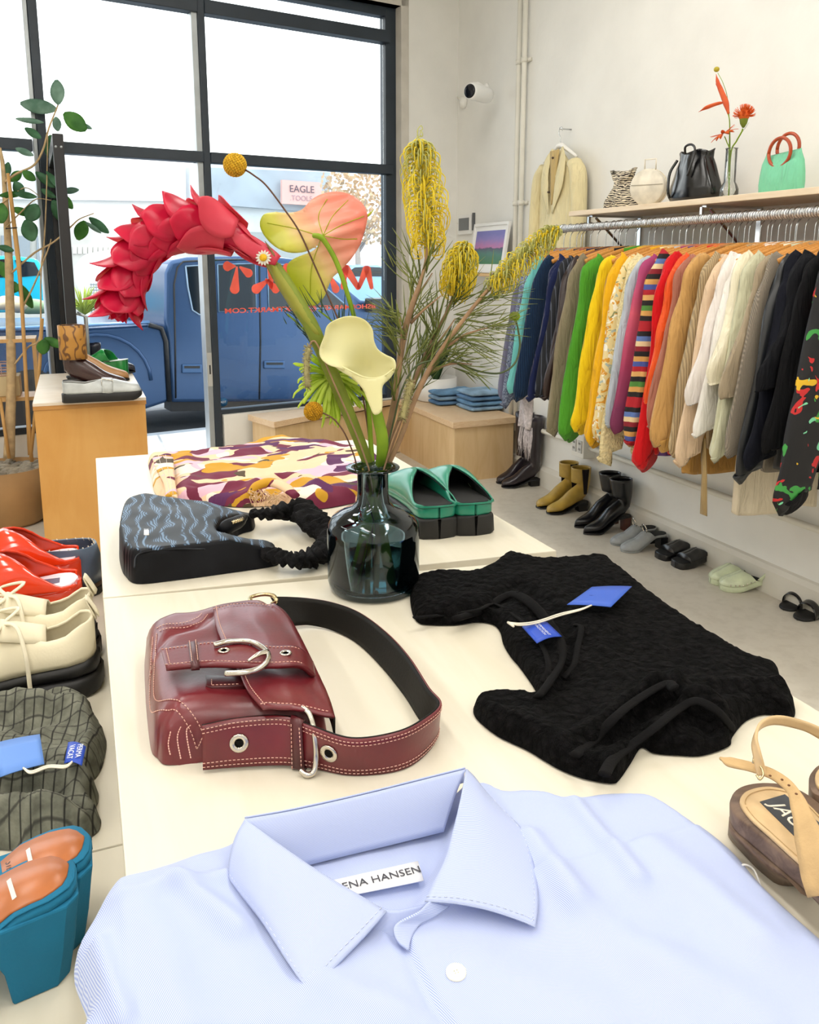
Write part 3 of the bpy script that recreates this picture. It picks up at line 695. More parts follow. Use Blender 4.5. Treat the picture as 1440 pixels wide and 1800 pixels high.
# small ledge with picture
q0 = AX(822, 483, 2.62); q1 = AX(888, 487, 2.62); lz = AX(850, 480, 2.62).z
b = MB(); b.box((2.56, AX(884, 482, 2.56).y, lz - .02), (2.70, AX(822, 480, 2.56).y, lz)); obj('picture_ledge', b, mat('ledge_wood', '#e3bd84', .5, .1, 10), smooth=False, bevel=.002, label='small pale wooden ledge on the right wall under the sunset picture', cat='shelf')
LZ = lz
def picture():
    ya = AX(826, 470, 2.60).y; yb = AX(886, 478, 2.60).y; h = AX(850, 392, 2.62).z - LZ; lean = .05
    o = Vector((2.60, (ya + yb) / 2, LZ)); wd = abs(ya - yb); M = frame(o, (0, -1, 0), (lean / h, 0, 1)); 
    r = root('framed_picture', o, 'white framed print of a purple sunset over grass, leaning on the small ledge', 'picture')
    b = MB(); t = .02
    for lo, hi in (((-wd / 2, 0, 0), (-wd / 2 + t, h, .02)), ((wd / 2 - t, 0, 0), (wd / 2, h, .02)), ((-wd / 2 + t, 0, 0), (wd / 2 - t, t, .02)), ((-wd / 2 + t, h - t, 0), (wd / 2 - t, h, .02))): b.box(lo, hi, M)
    # z axis of M points: x cross y
    obj('frame', b, mat('white_frame', '#eeeeec', .4, .03), r, smooth=False, bevel=.002)
    b = MB(); b.box((-wd / 2 + t, t, .006), (wd / 2 - t, h - t, .010), M); obj('mat_board', b, mat('white_card', '#f6f6f4', .7, .02), r, smooth=False)
    n = NT('sunset_print'); sx_ = n.n('ShaderNodeSeparateXYZ'); n.l(n.co('Generated'), sx_.inputs[0])
    a = n.math('ADD', sx_.outputs[2], n.math('MULTIPLY', n.noise(n.co('Generated'), 7, 4), .22))
    n.col(n.ramp(a, [(.12, '#3d7a4e'), (.42, '#4e7f74'), (.58, '#54506e'), (.62, '#c07cae'), (.85, '#8f80c0'), (1, '#7a78bd')])); n.set(Roughness=.5)
    b = MB(); zz = .0105; b.box((-wd / 2 + t * 2.3, t * 3, zz), (wd / 2 - t * 2.3, h - t * 2.6, zz + .001), M)
    M2 = M; obj('print', b, n.m, r, smooth=False)
picture()
def little_frame():
    ya = AX(807, 395, 2.69).y; yb = AX(829, 395, 2.69).y; z0 = AX(818, 412, 2.69).z; z1 = AX(818, 378, 2.69).z
    r = root('thermostat', (2.69, (ya + yb) / 2, z0), 'small white framed grey panel on the wall left of the sunset picture', 'panel')
    b = MB(); b.box((2.68, yb, z0), (2.70, ya, z1)); obj('frame', b, mat('white_frame', '#eeeeec', .4, .03), r, smooth=False, bevel=.003)
    b = MB(); m_ = .022; b.box((2.677, yb + m_, z0 + m_ * 1.3), (2.6805, ya - m_, z1 - m_)); obj('panel', b, mat('grey_panel_face', '#6f7377', .4, .05), r, smooth=False)
    yc = AX(832, 390, 2.69).y; b = MB(); b.box((2.685, yc - .012, AX(832, 405, 2.69).z), (2.70, yc + .012, AX(832, 374, 2.69).z)); obj('wall_switch', b, mat('dark_grey_plastic', '#55585c', .4), smooth=False, bevel=.002, label='dark grey slim wall switch between the grey panel and the sunset picture', cat='switch')
    y2 = AX(797, 393, 2.69).y; b = MB(); b.tube([(2.694, min(y2, 5.7), AX(797, 393, 2.69).z), (2.694, ya, AX(808, 393, 2.69).z)], .004, 6); obj('cable', b, M_pipe, label='short white cable from the corner to the grey wall panel', cat='cable')
little_frame()
# ---- security camera and sensor
def seccam():
    c = AX(846, 165, 2.55); r = root('security_camera', (2.70, c.y, c.z), 'white bullet security camera with a dark lens on a wall arm near the corner', 'security camera')
    m = mat('camera_white', '#f4f4f2', .35, .02)
    mt = AX(856, 156, 2.70)
    M = Matrix.Translation(mt) @ Matrix.Rotation(-pi / 2, 4, 'Y'); b = MB(); b.lathe([(.035, 0), (.035, .01), (.02, .018), (.001, .02)], M=M, n=20); b.tube([mt, mt + Vector((-.07, 0, .03)), mt + Vector((-.12, .0, .02))], .011, 10); obj('arm', b, m, r)
    a_ = AX(826, 160, 2.42); e_ = AX(858, 168, 2.60); ax = (a_ - e_).normalized(); M = frame(e_, ax, (0, 0, 1)) @ Matrix.Rotation(pi / 2, 4, 'Y')
    L_ = (a_ - e_).length; b = MB(); b.lathe([(.01, -.01), (.045, 0), (.052, .03), (.052, L_ - .015), (.046, L_)], M=M, n=24); bo = obj('body', b, m, r)
    b = MB(); b.lathe([(.001, L_ + .006), (.030, L_ + .004), (.043, L_ + .001)], M=M, n=20); obj('lens', b, mat('lens_black', '#10131c', .1), bo)
    c = AX(813, 180, 2.68); r = root('motion_sensor', c, 'small round white sensor with a cable on the wall, left of the security camera', 'sensor')
    M = Matrix.Translation(Vector((2.70, c.y, c.z))) @ Matrix.Rotation(-pi / 2, 4, 'Y'); b = MB(); b.lathe([(.04, 0), (.042, .015), (.03, .035), (.001, .042)], M=M, n=20); obj('housing', b, mat('sensor_white', '#ecebe6', .35, .02), r)
    b = MB(); b.tube(cr([(2.695, c.y, c.z + .02), (2.695, c.y + .12, c.z + .06), (2.69, c.y + .2, c.z + .2), (2.69, c.y + .2, c.z + .42)], 5), .004, 6); obj('cable', b, M_pipe, r)
seccam()
# ================================================================== ON THE TABLE: THE BLUE SHIRT
def stripe_mat(name, ca, cb, per, axis='X', kind='UV', ang=0):
    n = NT(name); v = n.mp(1.0, (0, 0, ang), kind); wv = n.wave(v, 1 / per * 2 * pi / (20 * 1.0) * 10 / pi, 0, 1, axis)
    n.col(n.mix(wv, ca, cb)); n.bump(n.noise(n.mp(1.0), 260, 2), .12, .0006); n.set(Roughness=.8); n.b.inputs['Sheen Weight'].default_value = .1; return n.m
M_sh = stripe_mat('blue_striped_cotton', '#8fa1da', '#ced6eb', .0030, 'X', 'UV', math.radians(-14))
M_shc = stripe_mat('blue_striped_collar', '#8fa1da', '#ced6eb', .0020, 'X', 'UV', 0)
M_shi = mat('blue_cotton_inside', '#a3b2dc', .85, .05, 12, .15, 300, .0006)
def shirt():
    r = root('dress_shirt', tuple(P(700, 1700, TZ)), 'pale blue fine-striped button-up shirt with spread collar laid in the foreground', 'shirt')
    out = [(108, 2080), (112, 1900), (128, 1800), (150, 1762), (140, 1722), (127, 1680), (131, 1640), (160, 1604), (186, 1570), (215, 1551), (262, 1539), (300, 1528), (345, 1511), (400, 1496), (440, 1470), (640, 1420), (830, 1385), (885, 1398), (920, 1397), (960, 1400), (1002, 1412), (1060, 1405), (1110, 1404), (1152, 1412), (1215, 1452), (1290, 1512), (1342, 1572), (1400, 1628), (1440, 1664), (1500, 1722), (1560, 1850), (1580, 2080)]
    O = smo(pp(out, TZ + .004), 4)
    neck = xy(pp([(432, 1450), (560, 1585), (660, 1640), (700, 1640), (745, 1600), (800, 1500), (822, 1370)], TZ + .01))
    pk = [P(x, y, TZ + .016) for x, y in ((700, 1640), (716, 1652), (735, 1700), (768, 1765), (800, 1815), (900, 2000), (960, 2100))]
    pk2 = [P(x, y, TZ + .016) for x, y in ((890, 1590), (930, 1700), (1010, 1850), (1120, 2080))]
    nb = [(neck[i - 1], neck[i]) for i in range(len(neck))]
    def inn(x, y):
        c = False
        for (ax, ay), (bx, by) in nb:
            if (ay > y) != (by > y) and x < (bx - ax) * (y - ay) / (by - ay) + ax: c = not c
        return c
    def side(l, x, y):                     # signed distance to a polyline (positive on its right, seen from above)
        best = None
        for a, b in zip(l, l[1:]):
            d2, qx, qy = seg_d(x, y, a.x, a.y, b.x, b.y)
            if best is None or d2 < best[0]:
                s = (b.x - a.x) * (y - a.y) - (b.y - a.y) * (x - a.x); best = (d2, 1 if s > 0 else -1)
        return sqrt(best[0]) * best[1]
    folds = []
    for a, b, amp, wd in (((300, 1545), (420, 1640), .006, .010), ((250, 1600), (330, 1800), .004, .016), ((560, 1740), (700, 1790), .003, .012), ((930, 1480), (1010, 1600), .006, .012), ((1010, 1420), (1120, 1560), .006, .010), ((1150, 1500), (1330, 1660), .005, .018), ((980, 1560), (1200, 1760), .0035, .018), ((170, 1650), (215, 1800), .007, .008), ((200, 1580), (400, 1545), .004, .008), ((830, 1700), (1050, 1790), .0025, .02), ((620, 1680), (500, 1800), .003, .014), ((1180, 1700), (1330, 1800), .004, .02)):
        A = P(a[0], a[1], TZ + .015); B = P(b[0], b[1], TZ + .015); folds.append((A.x, A.y, B.x, B.y, amp, wd))
    def hf(x, y, d):
        z = .0165 * dome(d, .016, 1) + .001
        z += .0035 * nz(x * 9, y * 9, 1) * min(1, d / .02) + .0012 * nz(x * 32, y * 24, 3) * min(1, d / .01)
        for ax, ay, bx, by, amp, wd in folds:
            q = seg_d(x, y, ax, ay, bx, by)[0]; z += 1.6 * amp * exp(-q / (wd * wd)) * min(1, d / .01)
        s = side(pk, x, y)
        if y < pk[0].y + .01: z += .0022 * (1 / (1 + exp(-s / .0008))) - .003 * exp(-((s + .004) / .005) ** 2)
        if inn(x, y):
            dd = sqrt(min(seg_d(x, y, a[0], a[1], b[0], b[1])[0] for a, b in nb)); z -= .012 * min(1, dd / .012)
        z = max(z, .0012)
        if x < .004: z -= (.004 - x) * .55
        return TZ + z
    body = laid(O, .0031, hf)
    bo = obj('body', body, M_sh, r)
    # stitched placket edge and yoke seam
    MS = mat('pale_stitching', '#d5dcf0', .7)
    seam = cr([P(x, y, TZ + .0245) for x, y in ((1000, 1418), (1045, 1470), (1075, 1530))], 6)
    # collar leaves
    zt, zi = TZ + .046, TZ + .030
    def leaf(fold, front, outer, side_, name, uvs, bul=.004):
        f0 = cr([P(*q) for q in fold], 8); f1 = cr([P(*q) for q in outer], 8); g0 = cr([P(*q) for q in side_], 6); g1 = cr([P(*q) for q in front], 6)
        f = coons(f0, f1, g0, g1, lambda u, v: Vector((0, 0, bul * sin(pi * u) * sin(pi * v))))
        b = MB(); b.surf(f, 30, 20, uvs=uvs); o = obj(name, b, M_shc, r, solid=.0016)
        return f, o
    fL, oL = leaf([(431, 1440, TZ + .044), (492, 1485, TZ + .043), (560, 1532, TZ + .040), (628, 1572, TZ + .036), (680, 1603, TZ + .031)],
               [(680, 1603, TZ + .031), (640, 1648, TZ + .029), (592, 1698, TZ + .026), (560, 1735, TZ + .024), (543, 1746, TZ + .023)],
               [(404, 1546, TZ + .021), (428, 1578, TZ + .022), (462, 1622, TZ + .023), (505, 1690, TZ + .023), (543, 1746, TZ + .023)],
               [(431, 1440, TZ + .044), (414, 1472, TZ + .038), (404, 1512, TZ + .028), (404, 1546, TZ + .021)], 'collar_leaf', (.09, .07))
    fR, oR = leaf([(820, 1352, TZ + .046), (806, 1420, TZ + .044), (786, 1500, TZ + .040), (764, 1550, TZ + .036), (747, 1584, TZ + .033)],
               [(747, 1584, TZ + .033), (800, 1588, TZ + .033), (860, 1600, TZ + .030), (915, 1618, TZ + .026), (941, 1629, TZ + .024)],
               [(872, 1412, TZ + .022), (922, 1466, TZ + .022), (938, 1520, TZ + .023), (946, 1580, TZ + .024), (941, 1629, TZ + .024)],
               [(820, 1352, TZ + .046), (834, 1366, TZ + .040), (852, 1390, TZ + .030), (872, 1412, TZ + .022)], 'collar_leaf', (.07, .09))
    for f, o in ((fL, oL), (fR, oR)):
        b = MB(); pts = [f(.04, v / 30) for v in range(2, 31)]
        def stitch(path):
            for i in range(0, len(path) - 1, 2): b.tube([path[i] + Vector((0, 0, .0012)), path[i + 1] + Vector((0, 0, .0012))], .0003, 4)
        for path in ([f(.955, k / 40) for k in range(40)], [f(k / 50, .94) for k in range(50)]): stitch(path)
        obj('stitching', b, MS, o)
    # back of the collar: inside face and outer back leaf
    top = cr([P(431, 1440, TZ + .044), P(520, 1424, TZ + .045), P(640, 1397, TZ + .046), P(740, 1372, TZ + .046), P(820, 1352, TZ + .046)], 8)
    bot = cr([P(455, 1545, TZ + .010), P(560, 1516, TZ + .010), P(700, 1482, TZ + .010), P(780, 1462, TZ + .010)], 8)
    f = coons(top, bot, [top[0], bot[0]], [top[-1], bot[-1]], lambda u, v: Vector((0, 0, .004 * sin(pi * v)))); b = MB(); b.surf(f, 40, 10, uvs=(.0001, .045))
    n = stripe_mat('blue_striped_band', '#8fa1da', '#ced6eb', .0020, 'Y', 'UV', 0)
    b2 = b; obj('collar_inside', b2, n, r, solid=.0015)
    ob_ = cr([P(404, 1546, TZ + .021), P(520, 1470, TZ + .014), P(640, 1440, TZ + .014), P(760, 1410, TZ + .014), P(872, 1412, TZ + .022)], 8)
    top2 = [p + Vector((0, .002, 0)) for p in top]; ob2 = [Vector((p.x, max(p.y, 0), p.z)) for p in [t.lerp(t + Vector((.012, .028, -.034)), 1) for t in top]]
    f = coons(top2, ob2, [top2[0], ob2[0]], [top2[-1], ob2[-1]], lambda u, v: Vector((.002, .006, 0)) * sin(pi * v)); b = MB(); b.surf(f, 40, 8, uvs=(.2, .04)); obj('collar_back', b, M_shc, r, solid=.0015)
    # collar band ends in front
    e0 = cr([P(*q) for q in ((755, 1583, TZ + .033), (735, 1604, TZ + .031), (700, 1622, TZ + .028), (692, 1636, TZ + .026), (700, 1656, TZ + .023), (716, 1668, TZ + .021))], 6)
    e1 = cr([P(*q) for q in ((790, 1592, TZ + .024), (765, 1610, TZ + .023), (742, 1622, TZ + .022), (730, 1636, TZ + .021), (722, 1652, TZ + .020), (718, 1670, TZ + .020))], 6)
    f = coons(e0, e1, [e0[0], e1[0]], [e0[-1], e1[-1]]); b = MB(); b.surf(f, 24, 8, uvs=(.03, .02)); obj('collar_band', b, M_shc, r, solid=.0018)
    e0 = cr([P(*q) for q in ((560, 1540, TZ + .036), (640, 1580, TZ + .033), (690, 1600, TZ + .029), (752, 1588, TZ + .027))], 6)
    e1 = cr([P(*q) for q in ((560, 1600, TZ + .014), (620, 1640, TZ + .014), (680, 1652, TZ + .0145), (712, 1640, TZ + .0165))], 6)
    f = coons(e0, e1, [e0[0], e1[0]], [e0[-1], e1[-1]]); b = MB(); b.surf(f, 24, 8, uvs=(.06, .03)); obj('collar_band', b, n, r, solid=.0015)
    # maker's label
    lz_ = TZ + .0125
    la, lb, lc, ld = P(575, 1550, lz_), P(735, 1514, lz_), P(745, 1548, lz_), P(588, 1580, lz_)
    f = coons([la, la.lerp(lb, .5), lb], [ld, ld.lerp(lc, .5), lc], [la, ld], [lb, lc]); b = MB(); b.surf(f, 8, 2)
    lab = obj('label', b, mat('white_satin', '#f4f4f6', .5, .03), r, solid=.0008, label='white woven maker\'s label')
    X = (lb - la); Y = (la - ld); M = frame((la + lb + lc + ld) / 4 + Vector((0, 0, .0012)) + X * -.06, X, Y)
    t = text_mb('HELENA HANSEN', .0105, M, .0001); wv = [(M.inverted() @ v).x for v in t.v]; k = X.length * 1.08 / (max(wv) - min(wv))
    t.v = [M @ Vector(((M.inverted() @ v).x * k, (M.inverted() @ v).y * 1.0, (M.inverted() @ v).z)) for v in t.v]
    obj('lettering', t, mat('label_ink', '#3c3c44', .6), lab, smooth=False)
    # button
    c = P(802, 1712, TZ + .0215); b = MB(); b.lathe([(.0068, 0), (.0072, .0010), (.0070, .0022), (.0052, .0026), (.0046, .0018), (.0001, .0017)], tuple(c), 28)
    bt = obj('button', b, mat('pearl_button', '#f3f1e4', .25, .06, 60), r, label='cream pearl button')
    b = MB(); 
    for q in ((-.001, -.001), (.001, .001), (-.001, .001), (.001, -.001)): b.lathe([(.0004, 0), (.0004, .0003)], (c.x + q[0], c.y + q[1], c.z + .0018), 8)
    obj('thread', b, mat('thread_grey', '#c9c6b8'), bt)
    b = MB(); b.tube(cr([P(1296, 1527, TZ + .012), P(1310, 1520, TZ + .018), P(1326, 1530, TZ + .014), P(1338, 1560, TZ + .006), P(1345, 1585, TZ + .002)], 6), .0009, 6); obj('string', b, mat('white_string', '#f3f1ec'), r)
shirt()

# ================================================================== BURGUNDY SHOULDER BAG
def leather(name, c, rough=.33, bump=.15):
    if name in _mc: return _mc[name]
    n = NT(name); v = n.mp(1.0); a = n.noise(v, 18, 4); c4 = hx(c); n.col(n.ramp(a, [(.25, tuple(x * .7 for x in c4[:3]) + (1,)), (.75, tuple(min(1, x * 1.12) for x in c4[:3]) + (1,))]))
    n.bump(n.noise(v, 220, 4, .6), bump, .0012); n.set(Roughness=rough); n.b.inputs['Coat Weight'].default_value = .25; n.b.inputs['Coat Roughness'].default_value = .25; _mc[name] = n.m; return n.m
M_burg = leather('burgundy_leather', '#6d1a23'); M_burgd = leather('dark_burgundy_leather', '#4d1319', .4); M_blkl = leather('black_lining_leather', '#15130f', .6, .3); M_blkl.node_tree.nodes['Principled BSDF'].inputs['Coat Weight'].default_value = 0; M_blkl.node_tree.nodes['Principled BSDF'].inputs['Specular IOR Level'].default_value = .2
M_stitch = mat('pink_stitching', '#e7b7a6', .7); M_brass = mat('pale_brass', '#c9b78f', .22, .05, 20, Metallic=1.0); M_silver = mat('nickel', '#cfc9be', .2, .05, 20, Metallic=1.0)
def dashes(mb, path, r=.0005, step=.0042, duty=.6):
    acc = 0; pts = [path[0]]; on = True
    L = [0]
    for a, b in zip(path, path[1:]): L.append(L[-1] + (b - a).length)
    def at(s):
        for i in range(len(L) - 1):
            if s <= L[i + 1]: return path[i].lerp(path[i + 1], (s - L[i]) / max(1e-9, L[i + 1] - L[i]))
        return path[-1]
    s = 0
    while s + step * duty < L[-1]: mb.tube([at(s), at(s + step * duty)], r, 4); s += step
def bag():
    r = root('shoulder_bag', tuple(P(420, 1220, TZ)), 'burgundy leather buckled shoulder bag with pale contrast stitching and black-lined strap', 'handbag')
    T = .062; zt = TZ + T
    # body outline: far edges are seen at the top, near edges at the foot
    near = [(292, 1340), (340, 1336), (400, 1330), (470, 1326), (540, 1320), (578, 1306)]
    O = [P(x, y, TZ + .004) for x, y in near] + [P(x, y, zt - .02) for x, y in ((585, 1262), (556, 1190), (528, 1135), (505, 1086), (480, 1062), (440, 1058), (385, 1066), (340, 1078), (300, 1082), (262, 1097))] + [P(x, y, zt - .03) for x, y in ((252, 1120), (253, 1180), (257, 1230))] + [P(264, 1290, TZ + .02), P(276, 1322, TZ + .008)]
    O2 = smo(xy(O), 5)
    c = P(420, 1200, zt)
    cr1 = [P(x, y, zt) for x, y in ((262, 1150), (268, 1200), (300, 1235), (345, 1252), (390, 1263))]
    cr2 = [P(x, y, zt) for x, y in ((262, 1140), (300, 1105), (350, 1095), (372, 1075))]
    def hf(x, y, d):
        z = dome(d, .034, T - .006, 2.2) + .001
        z += .004 * nz(x * 16, y * 16, 2) * min(1, d / .03)
        for l in (cr1, cr2):
            q = sqrt(min(seg_d(x, y, a.x, a.y, b.x, b.y)[0] for a, b in zip(l, l[1:]))); z -= .0035 * exp(-(q / .005) ** 2)
        return TZ + z
    body = laid(O2, .0042, hf); bo = obj('body', body, M_burg, r)
    st = MB()
    def onbody(l, lift=.001):
        path = cr([P(x, y, zt - .006) for x, y in l], 8); out = []
        segs = list(zip(O2, O2[1:] + O2[:1]))
        for p in path:
            d = sqrt(min(seg_d(p.x, p.y, a[0], a[1], b[0], b[1])[0] for a, b in segs)); out.append(Vector((p.x, p.y, hf(p.x, p.y, d) + lift)))
        return out
    for l in ([(268, 1108), (262, 1160), (262, 1205), (280, 1228), (330, 1248), (380, 1262)], [(275, 1108), (270, 1160), (270, 1200), (290, 1222), (340, 1243), (388, 1258)], [(275, 1100), (320, 1098), (345, 1088), (356, 1078)], [(280, 1107), (325, 1105), (352, 1095), (366, 1080)], [(300, 1290), (296, 1310), (300, 1330)], [(318, 1280), (312, 1300), (318, 1335)], [(335, 1275), (328, 1290), (336, 1336)]):
        dashes(st, onbody(l), .00055)
    obj('stitching', st, M_stitch, bo)
    pk_ = [P(x, y, zt - .0035) for x, y in ((362, 1190), (362, 1208), (372, 1211), (430, 1208), (436, 1192))]
    b = MB(); b.prism(xy(pk_), zt - .010, zt - .001, bev=.001); o = obj('pocket_tab', b, M_burgd, r); b = MB(); dashes(b, [P(x, y, zt - .0005) for x, y in ((372, 1194), (372, 1204), (425, 1202))], .0005); obj('stitching', b, M_stitch, o)
    # flap in two sections, wrapped over the opening edge
    def flap(l, rgt, nm='flap'):
        """left edge pts and right edge pts from far to near (px,py,dz)"""
        A = cr([P(x, y, zt + z) for x, y, z in l], 8); B = cr([P(x, y, zt + z) for x, y, z in rgt], 8)
        def bul(u, v): return Vector((0, 0, .007 * sin(pi * min(1, v * 1.15)) * (.6 + .4 * sin(pi * u)) + .0015 * nz(u * 6, v * 5)))
        f = coons(A, B, [A[0], B[0]], [A[-1], B[-1]], bul); b = MB(); b.surf(f, 30, 16, uvs=(.1, .1)); o = obj(nm, b, M_burg, r, solid=.003); return f, o
    f1, o1 = flap([(375, 1070, -.002), (378, 1092, .002), (386, 1118, .003), (402, 1150, .003), (420, 1182, .003), (436, 1216, .003), (462, 1247, .002)],
                  [(482, 1062, -.006), (506, 1082, -.010), (528, 1120, -.012), (548, 1160, -.012), (566, 1200, -.012), (578, 1228, -.012), (588, 1262, -.016)])
    st = MB(); dashes(st, [f1(u / 40, .045) + Vector((0, 0, .003)) for u in range(41)], .0005); dashes(st, [f1(.035, v / 30) + Vector((0, 0, .003)) for v in range(30)], .0005); dashes(st, [f1(.975, v / 30) + Vector((0, 0, .003)) for v in range(30)], .0005)
    obj('stitching', st, M_stitch, o1)
    A = cr([P(588, 1262, zt - .016), P(578, 1228, zt - .012), P(560, 1186, zt - .012)], 5); Bq = cr([P(588, 1290, TZ + .03), P(580, 1262, TZ + .034), P(560, 1226, TZ + .036)], 5)
    b = MB(); b.surf(coons(A, Bq, [A[0], Bq[0]], [A[-1], Bq[-1]]), 8, 4); obj('lining', b, M_blkl, r, solid=.002)
    # buckled belt across the flap
    zb_ = zt + .012
    A = cr([P(*q) for q in ((283, 1142, zb_ + .004), (330, 1136, zb_ + .007), (372, 1130, zb_ + .006), (430, 1132, zb_ + .008), (480, 1138, zb_ + .006), (522, 1140, zb_), (548, 1165, zb_ - .02))], 8)
    B = cr([P(*q) for q in ((292, 1176, zb_ + .004), (335, 1172, zb_ + .007), (375, 1170, zb_ + .006), (435, 1172, zb_ + .008), (485, 1172, zb_ + .006), (528, 1172, zb_), (552, 1190, zb_ - .02))], 8)
    f = coons(A, B, [A[0], B[0]], [A[-1], B[-1]]); b = MB(); b.surf(f, 50, 8, uvs=(.15, .03)); bl_ = obj('belt', b, M_burg, r, solid=.005)
    st = MB()
    for v in (.1, .9): dashes(st, [f(u / 60, v) + Vector((0, 0, .0029)) for u in range(61)], .0005)
    dashes(st, [f(.03, v / 20) + Vector((0, 0, .0029)) for v in range(2, 19)], .0005); obj('stitching', st, M_stitch, bl_)
    def keeper(f, u0, u1, up, m=M_burgd, name='keeper', th=.003):
        b = MB()
        rings = []
        for u in (u0, u1):
            ring = []
            for v, k in ((-.06, -.003), (-.10, .000), (-.06, .0035), (.0, .0048), (.5, .0055), (1.0, .0048), (1.06, .0035), (1.10, 0), (1.06, -.003)): ring.append(f(u, v) + up * k)
            for v, k in ((1.02, -.003), (1.0, .002), (.5, .003), (0, .002), (-.02, -.003)): ring.append(f(u, v) + up * k)
            rings.append(ring)
        b.loft(rings, True, True, True); return obj(name, b, m, r)
    kp = keeper(f, .17, .235, Vector((0, 0, 1))); st = MB()
    for u in (.18, .225): dashes(st, [f(u, v / 10) + Vector((0, 0, .0062)) for v in range(11)], .0005)
    obj('stitching', st, M_stitch, kp)
    def eyelet(p, nrm, R=.0068, ri=.0032):
        M = frame(p, nrm.orthogonal(), nrm.cross(nrm.orthogonal())); b = MB(); pr_ = [(ri, .0004), (ri + .0008, .0014), (R - .0008, .0014), (R, .0002)]
        b.lathe(pr_, M=M, n=20); o = obj('eyelet', b, M_silver, r); b = MB(); b.lathe([(ri, .0006), (.0001, .0006)], M=M, n=14); obj('hole', b, M_blkl, o)
    eyelet(f(.395, .45) + Vector((0, 0, .0026)), Vector((0, 0, 1))); eyelet(f(.74, .45) + Vector((0, 0, .0026)), Vector((0, 0, 1)))
    b = MB(); dpts = [P(*q) for q in ((376, 1134, zb_ + .012), (400, 1128, zb_ + .013), (440, 1128, zb_ + .014), (466, 1142, zb_ + .014), (472, 1158, zb_ + .014), (458, 1174, zb_ + .013), (430, 1182, zb_ + .012), (396, 1184, zb_ + .010))]
    b.tube(cr(dpts, 8), .0030, 10); bk = obj('buckle', b, M_silver, r)
    b = MB(); b.tube(cr([P(470, 1146, zb_ + .015), P(455, 1150, zb_ + .018), P(436, 1162, zb_ + .015)], 5), [.003, .0026, .0016], 10); obj('prong', b, M_silver, bk)
    # strap: a band standing on its edge, looping off to the right and back
    wz = .044
    lo = [(357, 1352, .004), (420, 1347, .004), (500, 1344, .004), (556, 1350, .002), (620, 1361, .001), (700, 1353, .001), (745, 1326, .001), (768, 1288, .001), (742, 1268, .001), (712, 1222, .001), (670, 1170, .001), (628, 1130, .001), (586, 1108, .002), (545, 1099, .004), (505, 1101, .008)]
    hi = [(355, 1275, .05), (420, 1262, .052), (500, 1258, .052), (550, 1277, .048), (620, 1298, .044), (700, 1286, .043), (748, 1262, .043), (773, 1236, .043), (752, 1208, .040), (718, 1155, .038), (680, 1113, .036), (630, 1076, .036), (580, 1058, .038), (525, 1050, .040), (475, 1049, .044)]
    A = cr([P(x, y, TZ + z) for x, y, z in lo], 8); B = cr([P(x, y, TZ + z) for x, y, z in hi], 8)
    f = coons(A, B, [A[0], B[0]], [A[-1], B[-1]])
    def off(a_, o_):
        def g(u, v):
            p = f(u, v); e = .002; t = f(min(1, u + e), v) - f(max(0, u - e), v); w_ = f(u, min(1, v + .05)) - f(u, max(0, v - .05)); n_ = t.cross(w_); n_ = n_.normalized() if n_.length > 1e-12 else Vector((0, 0, 1)); return p + n_ * o_
        return g
    t_ = .0016; n0 = off(0, t_)(.5, .5) - f(.5, .5); inner_c = P(600, 1200, TZ); sg_ = 1 if n0.dot(f(.3, .5) - inner_c) > 0 else -1
    n1 = off(0, 1)(.35, .5) - f(.35, .5); so_ = 1 if n1.dot(f(.35, .5) - inner_c) > 0 else -1
    b = MB(); b.surf(off(0, so_ * .0012), 120, 6, uvs=(.6, .04)); sp_ = obj('strap', b, M_burg, r, solid=.0018, label='burgundy strap with pale stitching')
    b = MB(); b.surf(off(0, -so_ * .0010), 120, 6, uvs=(.6, .04)); obj('strap_lining', b, M_blkl, sp_, solid=.0018)
    st = MB()
    for v in (.07, .16, .84, .93): dashes(st, [off(0, so_ * .0026)(u / 160, v) for u in range(0, 161)], .0005)
    obj('stitching', st, M_stitch, sp_)
    g = off(0, so_ * .0024)
    def nrm(u, v): q = off(0, so_)(u, v) - f(u, v); return q.normalized()
    for u in (.072, .245): eyelet(g(u, .5), nrm(u, .5), .0098, .0046)
    b = MB(); rings = []
    for u in (.160, .192):
        n_ = nrm(u, .5); ring = []
        for v, k in ((-.04, -.004), (-.08, .002), (0, .006), (.5, .007), (1, .006), (1.07, .002), (1.03, -.004), (1, .0), (1, .003), (.5, .004), (0, .003)): ring.append(f(u, v) + n_ * k)
        rings.append(ring)
    b.loft(rings, True, True, True); kp = obj('keeper', b, M_burgd, r); st = MB()
    for u in (.164, .188): dashes(st, [f(u, v / 10) + nrm(u, .5) * .0075 for v in range(11)], .0005)
    obj('stitching', st, M_stitch, kp)
    b = MB(); dp = [P(530, 1243, TZ + .058), P(544, 1256, TZ + .054), P(553, 1290, TZ + .040), P(556, 1330, TZ + .018), P(552, 1356, TZ + .006), P(540, 1362, TZ + .004), P(528, 1354, TZ + .006)]
    b.tube(cr(dp, 8), .0030, 10); obj('d_ring', b, M_silver, r)
    b = MB(); dp = [P(442, 1060, zt - .012), P(441, 1050, zt - .010), P(462, 1045, zt - .008), P(480, 1047, zt - .008), P(486, 1056, zt - .012), P(478, 1062, zt - .018)]
    b.tube(cr(dp, 6), .0028, 10); obj('d_ring', b, M_brass, r)
bag()
